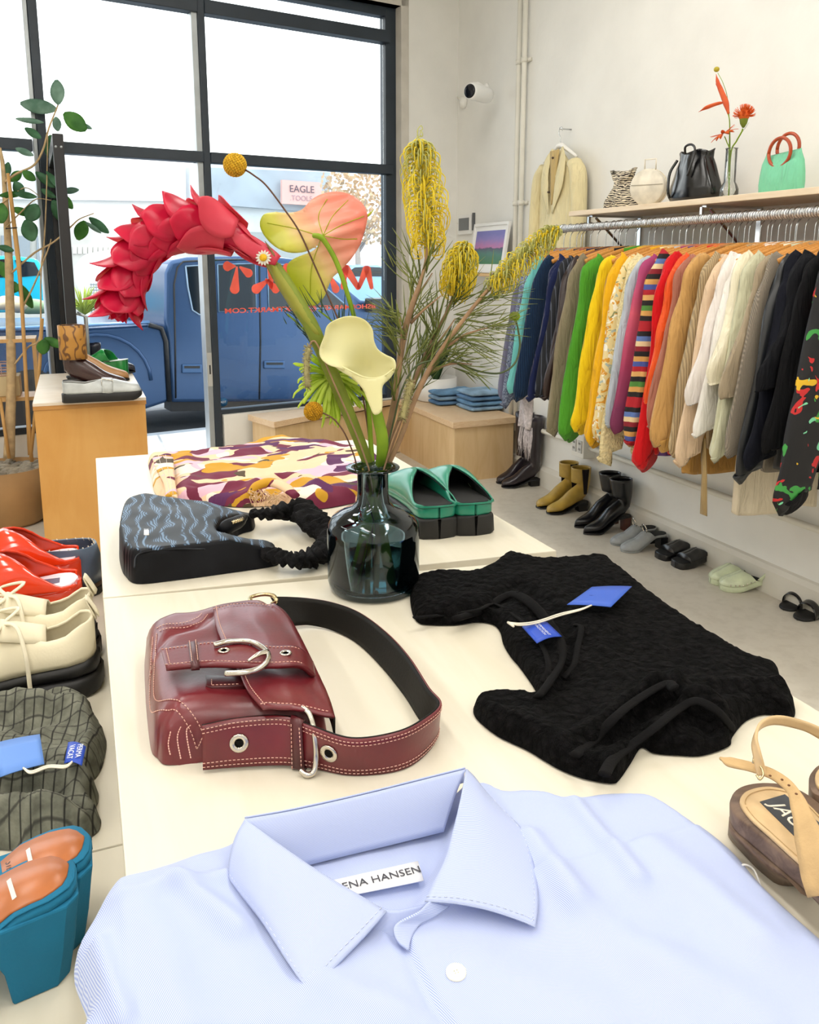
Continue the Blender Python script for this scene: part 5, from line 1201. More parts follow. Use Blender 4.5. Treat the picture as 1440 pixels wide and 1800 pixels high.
def sandal():
    r = root('slingback_sandal', tuple(P(1400, 1480, TZ)), 'beige suede slingback sandal with dark wooden sole, cut by the right edge, buckle strap raised', 'sandal', 'pair of wooden-soled sandals')
    hz = .050
    top = smo(pp([(1283, 1412), (1289, 1393), (1308, 1381), (1340, 1376), (1378, 1379), (1410, 1391), (1440, 1412), (1476, 1448), (1530, 1530), (1556, 1600), (1540, 1640), (1500, 1622), (1440, 1556), (1400, 1520), (1352, 1480), (1318, 1452), (1294, 1432)], TZ + hz), 4)
    b = MB(); cx = sum(p[0] for p in top) / len(top); cy = sum(p[1] for p in top) / len(top)
    lv = [(0, .86), (.003, .88), (.02, .93), (hz - .006, .985), (hz - .001, 1.0), (hz, .985)]
    b.loft([[(cx + (p[0] - cx) * k, cy + (p[1] - cy) * k, TZ + z + .0005) for p in top] for z, k in ((.034, .97), (.036, .985), (hz - .003, 1.0), (hz, .985))], True, True, True); obj('sole', b, M_wsole, r)
    lo_ = [(1280, 1462), (1284, 1476), (1300, 1494), (1324, 1520), (1346, 1540), (1368, 1555), (1400, 1558), (1446, 1557), (1475, 1530), (1455, 1470), (1425, 1448), (1340, 1424), (1292, 1438)]
    hi_ = [(1284, 1412), (1287, 1424), (1297, 1436), (1320, 1455), (1338, 1470), (1354, 1483), (1384, 1508), (1426, 1544), (1462, 1510), (1455, 1440), (1420, 1400), (1340, 1379), (1292, 1394)]
    A = cr([P(x, y, TZ + .0005) for x, y in lo_], 3, True); B = [Vector((p.x, p.y, TZ + .0335)) for p in cr([P(x, y, TZ + hz) for x, y in hi_], 3, True)]
    b = MB(); b.loft([A, [p.lerp(q, .5) for p, q in zip(A, B)], B], True, True, True); obj('heel', b, M_wsole, r)
    ins = smo(pp([(1301, 1412), (1305, 1397), (1320, 1388), (1348, 1383), (1380, 1388), (1408, 1402), (1440, 1432), (1476, 1474), (1520, 1545), (1530, 1600), (1500, 1600), (1440, 1546), (1396, 1508), (1350, 1466), (1318, 1437)], TZ + hz + .004), 4)
    b = MB(); b.prism(ins, TZ + hz + .0006, TZ + hz + .005, bev=.0015); i_ = obj('insole', b, M_nude, r)
    b = MB(); b.tube(cr([(p[0], p[1], TZ + hz + .0055) for p in [((q[0] - cx) * .9 + cx, (q[1] - cy) * .9 + cy) for q in ins[::4]]], 4, True), .0004, 4); obj('stitching', b, M_suede, i_)
    zl = TZ + hz + .0056
    q = [P(1376, 1396, zl), P(1398, 1404, zl), P(1432, 1500, zl), P(1340, 1408, zl)]
    q = [P(1336, 1409, zl), P(1380, 1396, zl), P(1470, 1470, zl), P(1440, 1512, zl)]
    b = MB(); b.add([p for p in q] + [p - Vector((0, 0, .0006)) for p in q], [(0, 1, 2, 3), (4, 7, 6, 5), (0, 4, 5, 1), (1, 5, 6, 2), (2, 6, 7, 3), (3, 7, 4, 0)]); lb = obj('insole_label', b, mat('slate_label', '#3c3f46', .5), r, smooth=False)
    o = P(1362, 1412, zl + .0004); X = P(1440, 1488, zl) - P(1362, 1418, zl); X.z = 0; M = frame(o, X, (-X.y, X.x, 0)); t = text_mb('JACQ', .0175, M, .0003, 'LEFT', .2); obj('lettering', t, mat('label_cream', '#f3ead8', .5), lb, smooth=False)
    sp, _ = ribbon('strap', [(1452, 1572, .050, .013, .9), (1438, 1532, .063, .0125, .8), (1424, 1480, .074, .011, .7), (1408, 1425, .078, .007, .6), (1392, 1388, .080, .0045, .6), (1360, 1362, .082, .0042, .5), (1320, 1348, .082, .0042, .4), (1285, 1340, .080, .0045, .4), (1266, 1333, .078, .001, .4)], M_suede, r)
    lp, c = ribbon('buckle_strap', [(1340, 1362, .080, .0040, .9), (1332, 1330, .094, .0038, 1.2), (1327, 1300, .104, .0042, 1.3), (1336, 1276, .110, .0045, 1.3), (1362, 1266, .110, .0048, 1.25), (1400, 1272, .104, .005, 1.2), (1440, 1288, .096, .005, 1.2), (1500, 1330, .07, .005, 1.2), (1530, 1400, .05, .006, 1.2)], M_nude, r)
    b = MB(); b.tube(cr([P(1324, 1342, TZ + .088), P(1328, 1326, TZ + .094), P(1336, 1344, TZ + .088), P(1342, 1360, TZ + .084), P(1336, 1370, TZ + .082), P(1330, 1362, TZ + .084)], 4), .0010, 8); obj('buckle', b, M_brass, r)
    b = MB()
    for x, y in ((1354, 1368), (1375, 1375), (1387, 1385), (1400, 1400)):
        p = P(x, y - 4, TZ + .0835); b.lathe([(.0011, 0), (.0011, .0006)], tuple(p), 8); obj('strap_hole', b, mat('hole_brown', '#6b4326', .8), sp); b = MB()
    r = root('slingback_sandal', tuple(P(1470, 1400, TZ)), 'second wooden-soled sandal, just its sole end showing at the right edge above the first', 'sandal', 'pair of wooden-soled sandals')
    top = smo(pp([(1422, 1372), (1428, 1356), (1446, 1344), (1490, 1350), (1540, 1380), (1560, 1430), (1500, 1420), (1450, 1402), (1428, 1392)], TZ + hz), 4)
    b = MB(); cx = sum(p[0] for p in top) / len(top); cy = sum(p[1] for p in top) / len(top)
    b.loft([[(cx + (p[0] - cx) * k, cy + (p[1] - cy) * k, TZ + z + .0005) for p in top] for z, k in lv], True, True, True); obj('sole', b, M_wsole, r)
    b = MB(); b.prism([(cx + (p[0] - cx) * .8, cy + (p[1] - cy) * .8) for p in top], TZ + hz + .0006, TZ + hz + .005, bev=.0015); obj('insole', b, M_nude, r)
sandal()

# ---- orange-red platform mules on the side bench
M_or = mat('orange_patent', '#ea3d13', .14, .05, 5); M_or.node_tree.nodes['Principled BSDF'].inputs['Coat Weight'].default_value = .5
def orange(heel, toe, label):
    M = heelframe(heel, toe, BZ); r = place('platform_mule', M, label, 'shoe', 'pair of orange platform mules'); L, Wd = .27, .105
    top = wedge([(0, .078), (.3, .072), (.6, .046), (.8, .034), (1, .034)])
    L_('platform', sole(L, Wd, const(.0), top, SQUARE, rnd=.006), M_or, r)
    L_('footbed', sole(L, Wd, lambda u: top(u) + .0003, lambda u: top(u) + .003, SQUARE, ex=-.006), mat('pink_white_insole', '#e9d5dc', .5, .08), r, label='pale pink footbed')
    b = MB(); b.box((.03, -.012, .0775), (.10, .012, .0788)); L_('insole_mark', b, mat('mark_grey', '#5a4a60', .5), r, smooth=False)
    b = shell(L, Wd, top, wedge([(0, .001), (.12, .004), (.26, .030), (.38, .066), (.46, .080), (.56, .080), (.68, .066), (.82, .050), (.93, .036), (1, .010)]), lambda u: .99 if u < .10 else max(0, .98 * (1 - ((u - .10) / .36) ** 2.4)) if u < .46 else 0, SQUARE, u0=.04, ex=.0015)
    L_('vamp', b, M_or, r, solid=.004, off=1)
orange((152, 1042), (-60, 1072), 'glossy orange-red platform mule, the farther of the pair on the side bench'); orange((150, 1092), (-60, 1122), 'glossy orange-red platform mule, the nearer of the pair on the side bench')
# ---- navy shoe with whipstitched edge
def navy():
    M = heelframe((180, 1036), (20, 1048), BZ); r = place('loafer', M, 'blue-grey leather loafer with whipstitched collar behind the orange mules', 'shoe'); L, Wd = .27, .095; m = leather('blue_grey_leather', '#55687f', .3, .1)
    L_('sole', sole(L, Wd, const(0), const(.014), ROUND, ex=.004, rnd=.002), M_blks, r); b = sole(L, Wd, const(.0142), const(.0215), ROUND, ex=.003, rnd=.002); L_('welt', b, mat('brown_welt', '#4b3526', .6), r)
    b = MB()
    def f(i, j):
        u = i; a = j; w_ = hw(min(.999, max(.001, u)), Wd, ROUND); return None
    rings = []
    for z, k in ((.022, 1.0), (.045, 1.02), (.068, 1.0), (.090, .96), (.091, .95)): 
        pl = [(u * L, hw(u, Wd, ROUND) * k) for u in stations(0, 1, 20)] + [(u * L, -hw(u, Wd, ROUND) * k) for u in stations(0, 1, 20)[::-1]][1:-1]
        rings.append([(x if k > .99 else L / 2 + (x - L / 2) * k, y, z - max(0, x / L - .7) * .05 * (z > .05)) for x, y in pl])
    b.loft(rings, True, False, False); o = L_('upper', b, m, r, solid=.003)
    b = MB(); pl = rings[-1]
    for i in range(0, len(pl)): p = Vector(pl[i]); b.tube([p + Vector((0, 0, -.004)), p + Vector((.003, 0, .002))], .0012, 4)
    L_('whipstitch', b, mat('cream_thread', '#d8cdb6', .7), o)
    b = sole(L, Wd, const(.022), const(.03), ROUND, ex=-.005); L_('insole', b, mat('tan_insole', '#8d7358', .7), r)
navy()

# ---- cream chunky sneakers
M_can = mat('cream_canvas', '#e6dcbf', .8, .06, 12, .25, 350, .0008); M_lace = mat('cream_lace', '#e9e0c6', .8, .08, 60, .4, 500, .0006)
def sneaker(heel, toe, label, tail):
    M = heelframe(heel, toe, BZ); r = place('sneaker', M, label, 'shoe', 'pair of cream chunky sneakers'); L, Wd = .285, .105
    zt_ = wedge([(0, .050), (.25, .046), (.6, .040), (1, .044)])
    L_('outsole', sole(L, Wd, wedge([(0, .006), (.08, 0), (.9, 0), (1, .012)]), wedge([(0, .028), (.5, .024), (1, .028)]), ROUND, ex=.010, rnd=.004, flare=.1), M_blks, r)
    L_('midsole', sole(L, Wd, wedge([(0, .0285), (.5, .0245), (1, .0285)]), zt_, ROUND, ex=.006, rnd=.006), M_blks, r)
    # upper: rings with an opening
    Hc = [(0, .104), (.06, .100), (.14, .084), (.24, .080), (.33, .092), (.39, .100), (.60, .088), (.75, .070), (.9, .055), (1, .046)]
    b = MB(); ns = 26; us = stations(0.002, .999, ns); vs = []; 
    for u in us:
        w_ = hw(u, Wd, ROUND) * 1.0; h_ = linterp(Hc, u); zb_ = zt_(u); op = linterp([(0, .80), (.1, .72), (.26, .60), (.36, .30), (.40, 0), (1, 0)], u)
        for s_ in (-1, 1):
            for k in range(9):
                t = k / 8; yy = w_ * (1 - (1 - op) * (t ** 2.2)) * (1.03 if 0 < t < .5 else 1); zz_ = zb_ + (h_ - zb_) * (1 - (1 - t) ** 1.5); vs.append(Vector((u * L, s_ * yy, zz_)))
    fs = []
    for i in range(ns):
        for s_ in (0, 1):
            for k in range(8): a = i * 18 + s_ * 9 + k; fs.append((a, a + 18, a + 19, a + 1))
    for s_ in (0,):
        for k in range(8): fs.append((k, k + 1, 9 + k + 1, 9 + k))
    b.add(vs, fs); up_ = L_('upper', b, M_can, r, solid=.004)
    b = sole(L, Wd, lambda u: zt_(u), lambda u: zt_(u) + .004, ROUND, ex=-.006); L_('insole', b, mat('grey_insole', '#c9c0ae', .8), r)
    b = MB(); b.surf(lambda i, j: Vector(((.22 + .20 * i) * L, (-.024 + .048 * j) * (1 + .3 * i), .084 + .016 * (1 - abs(2 * j - 1) ** 2) + .012 * i - .006 * (1 - i))), 8, 8); L_('tongue', b, M_can, r, solid=.003)
    b = MB(); b.surf(lambda i, j: Vector((-.004 + .012 * sin(pi * i * 1.1), (-.009 + .018 * j), .098 + .030 * sin(pi * i) + (.004 * i))), 10, 4); L_('pull_tab', b, M_can, r, solid=.002)
    b = MB(); ey = []
    for k in range(5):
        u = .41 + k * .065
        for s_ in (-1, 1):
            w_ = hw(u, Wd, ROUND); h_ = linterp(Hc, u); zb_ = zt_(u); t = .80; p = Vector((u * L, s_ * (w_ * (1 - t ** 2.2) + .003), zb_ + (h_ - zb_) * (1 - (1 - t) ** 1.5) + .002)); ey.append(p)
            nn = Vector((0, s_ * .6, .8)); e = MB(); e.lathe([(.0022, 0), (.0032, .0016), (.0046, .0012), (.005, -.001)], M=frame(p, (1, 0, 0), nn.cross(Vector((1, 0, 0)))), n=12); L_('eyelet', e, mat('eyelet_black', '#26211f', .35, Metallic=.5), r)
    for k in range(4):
        a0, a1 = ey[2 * k], ey[2 * k + 1]; c0_, c1_ = ey[2 * k + 2], ey[2 * k + 3]; up_v = Vector((0, 0, .008))
        b.tube(cr([a0, (a0 + c1_) / 2 + up_v, c1_], 5), .0028, 6, flat=.6); b.tube(cr([a1, (a1 + c0_) / 2 + up_v * 1.4, c0_], 5), .0028, 6, flat=.6)
    k0 = (ey[0] + ey[1]) / 2 + Vector((0, 0, .012)); s_ = tail
    b.tube(cr([k0, k0 + Vector((.02, s_ * .02, .012)), k0 + Vector((.03, s_ * .045, -.002)), k0 + Vector((.006, s_ * .03, .002)), k0], 6), .0030, 6, flat=.7)
    b.tube(cr([k0, k0 + Vector((-.02, -s_ * .02, .012)), k0 + Vector((.02, -s_ * .05, -.004)), k0], 6), .0030, 6, flat=.7)
    b.tube(cr([k0, k0 + Vector((-.02, s_ * .03, .004)), k0 + Vector((-.030, s_ * .055, -.03)), k0 + Vector((-.032, s_ * .060, -.072)), k0 + Vector((-.034, s_ * .062, -.09))], 6), .0030, 6, flat=.7)
    L_('laces', b, M_lace, r)
sneaker((168, 1150), (-80, 1178), 'cream canvas sneaker with black lug sole, the farther of the pair on the side bench', 1); sneaker((172, 1196), (-90, 1242), 'cream canvas sneaker with black lug sole, the nearer of the pair, lace end hanging', 1)

# ---- teal block-heel mules
M_teal = mat('teal_suede', '#0c6f94', .85, .14, 14, .4, 400, .0008); M_cog = leather('cognac_leather', '#b8672c', .38, .06)
def teal(heel, toe, label, z=BZ):
    M = heelframe(heel, toe, z); r = place('heeled_mule', M, label, 'shoe', 'pair of teal heeled mules'); L, Wd = .235, .084
    top = wedge([(0, .083), (.22, .080), (.42, .055), (.62, .026), (.75, .014), (1, .012)]); bot = lambda u: top(u) - .010
    L_('sole', sole(L, Wd, bot, top, SQUARE, rnd=.003), M_teal, r)
    L_('footbed', sole(L, Wd, lambda u: top(u) + .0003, lambda u: top(u) + .004, SQUARE, ex=-.006, rnd=.001), M_cog, r, label='cognac leather footbed')
    L_('rim', sole(L, Wd, lambda u: top(u) + .0002, lambda u: top(u) + .0022, SQUARE, ex=-.001, rnd=.001), M_teal, r)
    b = MB(); rings = []
    for zz_, a0, a1, k in ((0.0, .012, .062, .92), (.03, .006, .066, .94), (.06, .002, .078, .97), (.0735, 0.0, .088, 1.0)):
        w0 = Wd / 2 * .80 * k; rings.append([(a1, -w0 * .95, zz_), (a0 + .016, -w0, zz_), (a0 + .004, -w0 * .72, zz_), (a0, 0, zz_), (a0 + .004, w0 * .72, zz_), (a0 + .016, w0, zz_), (a1, w0 * .95, zz_)])
    b.loft(rings, True, True, True); L_('heel', b, M_teal, r, smooth=False, bevel=.002)
    b = shell(L, Wd, top, wedge([(0, .001), (.36, .001), (.44, .030), (.56, .046), (.66, .046), (.8, .038), (.95, .022), (1, .010)]), lambda u: .98 if u < .40 else max(0, .98 * (1 - ((u - .40) / .12) ** 2)) if u < .52 else 0, SQUARE, u0=.36, ex=.002)
    L_('vamp', b, M_teal, r, solid=.003, off=1)
    b2 = MB(); b2.v = [Vector((v.x + .001, v.y * .95, v.z - .003)) for v in b.v]; b2.f = list(b.f); L_('lining', b2, M_cog, r, solid=.001)
    b = MB(); zq = top(.30) + .0046; b.add([(.050, -.013, top(.21) + .0046), (.085, -.013, top(.36) + .0046), (.085, .013, top(.36) + .0046), (.050, .013, top(.21) + .0046)], [(0, 1, 2, 3)]); lb = L_('insole_label', b, mat('silver_foil', '#d8d6d0', .4), r, smooth=False, solid=.0006)
    Mt = frame((.068, 0, (top(.21) + top(.36)) / 2 + .0062), (0, 1, 0), (-1, 0, .0)); t = text_mb('STEVEN', .008, Mt, .0001); L_('lettering', t, mat('label_ink', '#3c3c44', .6), lb, smooth=False)
teal((172, 1612), (-60, 1702), 'teal suede mule with block heel and cognac footbed, the farther one at lower left'); teal((146, 1664), (-110, 1780), 'teal suede mule with block heel and cognac footbed, the nearer one at lower left')

# ---- checked scrunched garment with tags on the side bench
def checked():
    r = root('checked_top', tuple(P(80, 1350, BZ)), 'scrunched grey-green top with black window check and blue tags, lying on the side bench', 'top')
    n = NT('window_check_seersucker'); v = n.mp(1.0, (0, 0, .2), 'UV'); w1 = n.wave(v, 27, 3.0, .6, 'X', 1); w2 = n.wave(v, 25, 3.0, .6, 'Y', 1)
    l1 = n.ramp(w1, [(0, (1, 1, 1, 1)), (.10, (0, 0, 0, 1))]); l2 = n.ramp(w2, [(0, (1, 1, 1, 1)), (.07, (0, 0, 0, 1))])
    g = n.ramp(n.noise(n.mp(1), 60, 3), [(.3, '#55564b'), (.7, '#7b7c6e')]); c = n.mix(l1, g, '#1c1b18'); c = n.mix(n.math('MULTIPLY', l2, .75), c, '#232220'); n.col(c); n.bump(n.noise(n.mp(1), 130, 3), .7, .003); n.set(Roughness=.9)
    out = [(-220, 1262), (-60, 1246), (20, 1240), (70, 1232), (110, 1226), (150, 1228), (162, 1240), (150, 1256), (172, 1268), (186, 1290), (180, 1330), (170, 1350), (160, 1362), (172, 1380), (170, 1400), (160, 1410), (176, 1425), (172, 1445), (155, 1458), (120, 1475), (60, 1482), (-40, 1478), (-240, 1500)]
    O = smo(pp(out, BZ + .012), 4)
    rd = []
    for l, amp in (([(-100, 1262), (60, 1258), (150, 1250)], .020), ([(-60, 1385), (60, 1378), (140, 1372), (168, 1385)], .020), ([(-80, 1425), (40, 1430), (120, 1436), (165, 1436)], .018), ([(130, 1262), (165, 1290), (172, 1330)], .016), ([(-60, 1290), (80, 1275), (140, 1290)], -.008), ([(0, 1405), (80, 1408), (150, 1412)], -.018), ([(-60, 1355), (60, 1358), (150, 1352)], -.010)): rd.append(([P(x, y, BZ + .03) for x, y in l], amp))
    def hf(x, y, d):
        z = .036 * dome(d, .030, 1) + .002
        for q, amp in rd: z += amp * exp(-min(seg_d(x, y, a.x, a.y, b_.x, b_.y)[0] for a, b_ in zip(q, q[1:])) / .00028) * min(1, d / .015)
        z += (.014 * nz(x * 18, y * 26, 1) + .006 * nz(x * 60, y * 60, 2)) * min(1, d / .012)
        return BZ + max(.0015, z)
    obj('body', laid(O, .0045, hf), n.m, r)
    def q4(l, z): return [P(x, y, BZ + z) for x, y in l]
    q = q4([(70, 1291), (78, 1343), (0, 1366), (-10, 1307)], .066); q = [q[3], q[0], q[1], q[2]]; tg = card('swing_tag', q, r, mat('sky_blue_card', '#5b8ad6', .45, .06, 5), .001, .001, 'light blue paper swing tag'); card_text('PERMANENT VACATION', [q[1], q[2], q[3], q[0]], tg, mat('tag_ink2', '#416fbf', .5), .5)
    q = q4([(120, 1305), (151, 1313), (144, 1346), (113, 1342)], .064); lb = card('sewn_label', q, r, M_tagblue2, .0008, .003, 'royal blue woven label'); card_text('PERMA\nVACAT', [q[1], q[2], q[3], q[0]], lb, mat('label_white', '#e4e8f4', .5), .75, dz=.004)
    for k in (0, 3): b = MB(); b.tube(cr([P(41, 1350, BZ + .068), P(55, 1356 + k, BZ + .070), P(85, 1346 + k, BZ + .070), P(115, 1346 + k, BZ + .070), P(128, 1338, BZ + .066)], 6), .0011, 6); obj('cord', b, M_cord, r)
checked()
# ================================================================== FLOWERS IN THE VASE
def pxr(px, t=None): return px / F * (t or VT)
def path(l, n=8, t=None): return cr([C(q[0], q[1], (t or VT) + (q[2] if len(q) > 2 else 0)) for q in l], n)
def traced(outline, res, dfn, t0, smooth_n=4):
    """a petal or leaf cut to an outline, bent in depth: returns MB"""
    o = [(p.x, p.y) for p in cr([(a[0], a[1], 0) for a in outline], smooth_n, True)]
    m = laid(o, res, lambda x, y, d: d); b = MB(); b.f = m.f; b.uv = {i: (v.x / 100, v.y / 100) for i, v in enumerate(m.v)}
    b.v = [C(v.x, v.y, t0 + dfn(v.x, v.y, v.z)) for v in m.v]; return b
def instem(px, dx=0, dy=0):                  # where a stem stands in the vase: foot and mouth
    a = MOUTH + RT * pxr(px - 657); return a
def stem_full(b, l, r, foot=(0, 0), n=8, t=None, sides=10):
    """stem along pixel points given from the mouth upward; goes on down into the vase"""
    up_ = path(l, n, t); m0 = up_[0]; d0 = Vector((foot[0], foot[1], 0)); ft = Vector((VC.x, VC.y, TZ + .012)) + RT * foot[0] + FW * foot[1]; ft.z = TZ + .012
    p_ = [ft, ft.lerp(m0, .5)] + up_; rs = r if isinstance(r, list) else [r, r]
    b.tube(p_, [rs[0]] * 2 + [interp([(i / (len(rs) - 1), q) for i, q in enumerate(rs)], k / (len(up_) - 1)) for k in range(len(up_))], sides); return up_
M_olive = translu('olive_stem', '#8b9a3c', .12, '#6f7c2c', .5); M_green = translu('fresh_green_stem', '#8fae2e', .15, '#6f9023', .45); M_brownst = mat('brown_wiry_stem', '#5b3a26', .6, .2, 30)

# ---- red torch ginger
def ginger():
    r = root('ginger_flower', tuple(MOUTH), 'large arching red ginger flower head on a thick olive stem, drooping to the left', 'flower')
    b = MB(); stem_full(b, [(650, 822), (632, 775, -.01), (602, 700, -.02), (570, 625, -.03), (548, 575, -.04), (528, 540, -.04), (505, 500, -.04), (484, 468, -.04)], [.0085, .0095, .0105, .0112, .0118, .0115, .0100, .0088], (.028, -.01), sides=12); st = obj('stem', b, M_olive, r)
    M_sheath = translu('stem_sheath', '#a9a24a', .15, '#84902f')
    b = traced([(462, 446), (470, 440), (482, 452), (500, 480), (528, 520), (556, 566), (566, 592), (548, 590), (524, 560), (498, 520), (478, 486)], 5, lambda x, y, d: -.012 * min(1, d / 8) - .040, VT); obj('sheath', b, M_sheath, r, solid=.0012, label='olive sheath around the stem')
    b = MB(); b.tube(path([(482, 452, -.05), (475, 438, -.05), (466, 424, -.05)]), [.0032, .002, .0006], 6); obj('sheath_tip', b, mat('dry_tip', '#7a5c33', .7), r)
    M_red = translu('crimson_bract', '#ee1f52', .42, '#cf1040', .32, 20, spec=.5); M_red2 = translu('rose_bract', '#ec5468', .38, '#dd4057', .38, 12, spec=.4)
    ax = path([(484, 462, -.04), (452, 444, -.042), (418, 420, -.045), (382, 408, -.05), (340, 403, -.05), (304, 407, -.05), (268, 425, -.05), (242, 455, -.05), (227, 488, -.05), (218, 518, -.05), (212, 546, -.05)], 10)
    b = MB(); b.tube(ax, [.008, .012, .020, .026, .028, .028, .025, .020, .014, .004], 12); obj('core', b, M_red, r)
    L = [0]
    for p, q in zip(ax, ax[1:]): L.append(L[-1] + (q - p).length)
    def at(s):
        s *= L[-1]
        for i in range(len(L) - 1):
            if s <= L[i + 1]: return ax[i].lerp(ax[i + 1], (s - L[i]) / (L[i + 1] - L[i])), (ax[min(i + 2, len(ax) - 1)] - ax[max(0, i - 1)]).normalized()
        return ax[-1], (ax[-1] - ax[-2]).normalized()
    def bract(s, ang, ln, wd, open_, m, curl=.35, rad=.6):
        p, t = at(s); n0 = (UP - t * UP.dot(t)).normalized(); b0 = t.cross(n0); rd = (n0 * cos(ang) + b0 * sin(ang)); sd = t.cross(rd); R = rad * .024; b = MB()
        def f(u, v):
            a = open_ + curl * u * u; prof = sin(pi * min(1, (u * .80 + .12))) ** .6 * (1 if u < .72 else (1 - ((u - .72) / .28) ** 2.6 * .95)); w_ = wd * prof; y = (v * 2 - 1)
            cup = .42 * w_ * (y * y) * (1 - .3 * u)
            return p + rd * (R + ln * u * sin(a) - cup) + t * (ln * (u * cos(a)) - ln * .12) + sd * (w_ * y)
        b.surf(f, 12, 8); obj('bract', b, m, r, solid=.0012)
    random.seed(5)
    # long rose bracts at the neck
    for s, an, ln, wd, op_ in ((.02, -1.2, .085, .016, .05), (.04, 1.5, .080, .017, .05), (.10, .2, .075, .019, .08), (.14, 2.6, .075, .020, .05), (.17, -1.6, .07, .021, .07), (.22, 1.2, .066, .022, .10)): bract(s, an, ln, wd, op_, M_red2, .10, .55)
    k = 0; s = .24
    while s < .97:
        nr = 1 if s < .93 else 1
        for j in range(nr):
            ang = k * 2.399 + .4; tp = (s - .24) / .73; ln = lerp(.064, .056, tp) * random.uniform(.92, 1.1); wd = lerp(.031, .027, tp); out_ = cos(ang) > -.2
            bract(s - .02, ang, ln, wd, lerp(.24, .36, tp) * (1.0 if out_ else .7), M_red if tp > .12 else M_red2, .22 if out_ else .15, lerp(1.2, .75, tp)); k += 1
        s += .0165
    for j in range(5): bract(.93, j * 1.26, .045, .014, .12, M_red, .05, .25)
    b = MB(); b.tube(path([(474, 452, -.045), (440, 424, -.045), (415, 400, -.05), (392, 386, -.05), (368, 372, -.052)]), [.006, .009, .007, .004, .0008], 8, flat=.6); obj('bract', b, M_red2, r)
ginger()
# ---- tiny daisy on the ginger stem
def daisy():
    c = C(463, 453, VT - .062); r = root('daisy', tuple(c), 'tiny white daisy with a yellow eye in front of the ginger sheath', 'flower')
    M = frame(c, RT, UP); b = MB(); b.ball((0, 0, .001), pxr(6.5), 12, 8, M, .6); obj('eye', b, mat('daisy_yellow', '#e7b51c', .8, .2, 200, .6, 900, .001), r)
    mp_ = translu('white_petal', '#f8f6ec', .3)
    for k in range(14):
        a = 2 * pi * k / 14; d = Vector((cos(a), sin(a), 0)); s_ = Vector((-sin(a), cos(a), 0)); b = MB()
        b.surf(lambda u, v: M @ (d * pxr(5 + 8.5 * u) + s_ * pxr(2.1) * (v * 2 - 1) * sin(pi * (.15 + .8 * u)) + Vector((0, 0, -.001 * u))), 4, 2); obj('petal', b, mp_, r, solid=.0004)
    b = MB(); b.tube([c - FW * -.001, C(470, 470, VT - .05), C(480, 490, VT - .045)], .0007, 5); obj('stem', b, M_olive, r)
daisy()
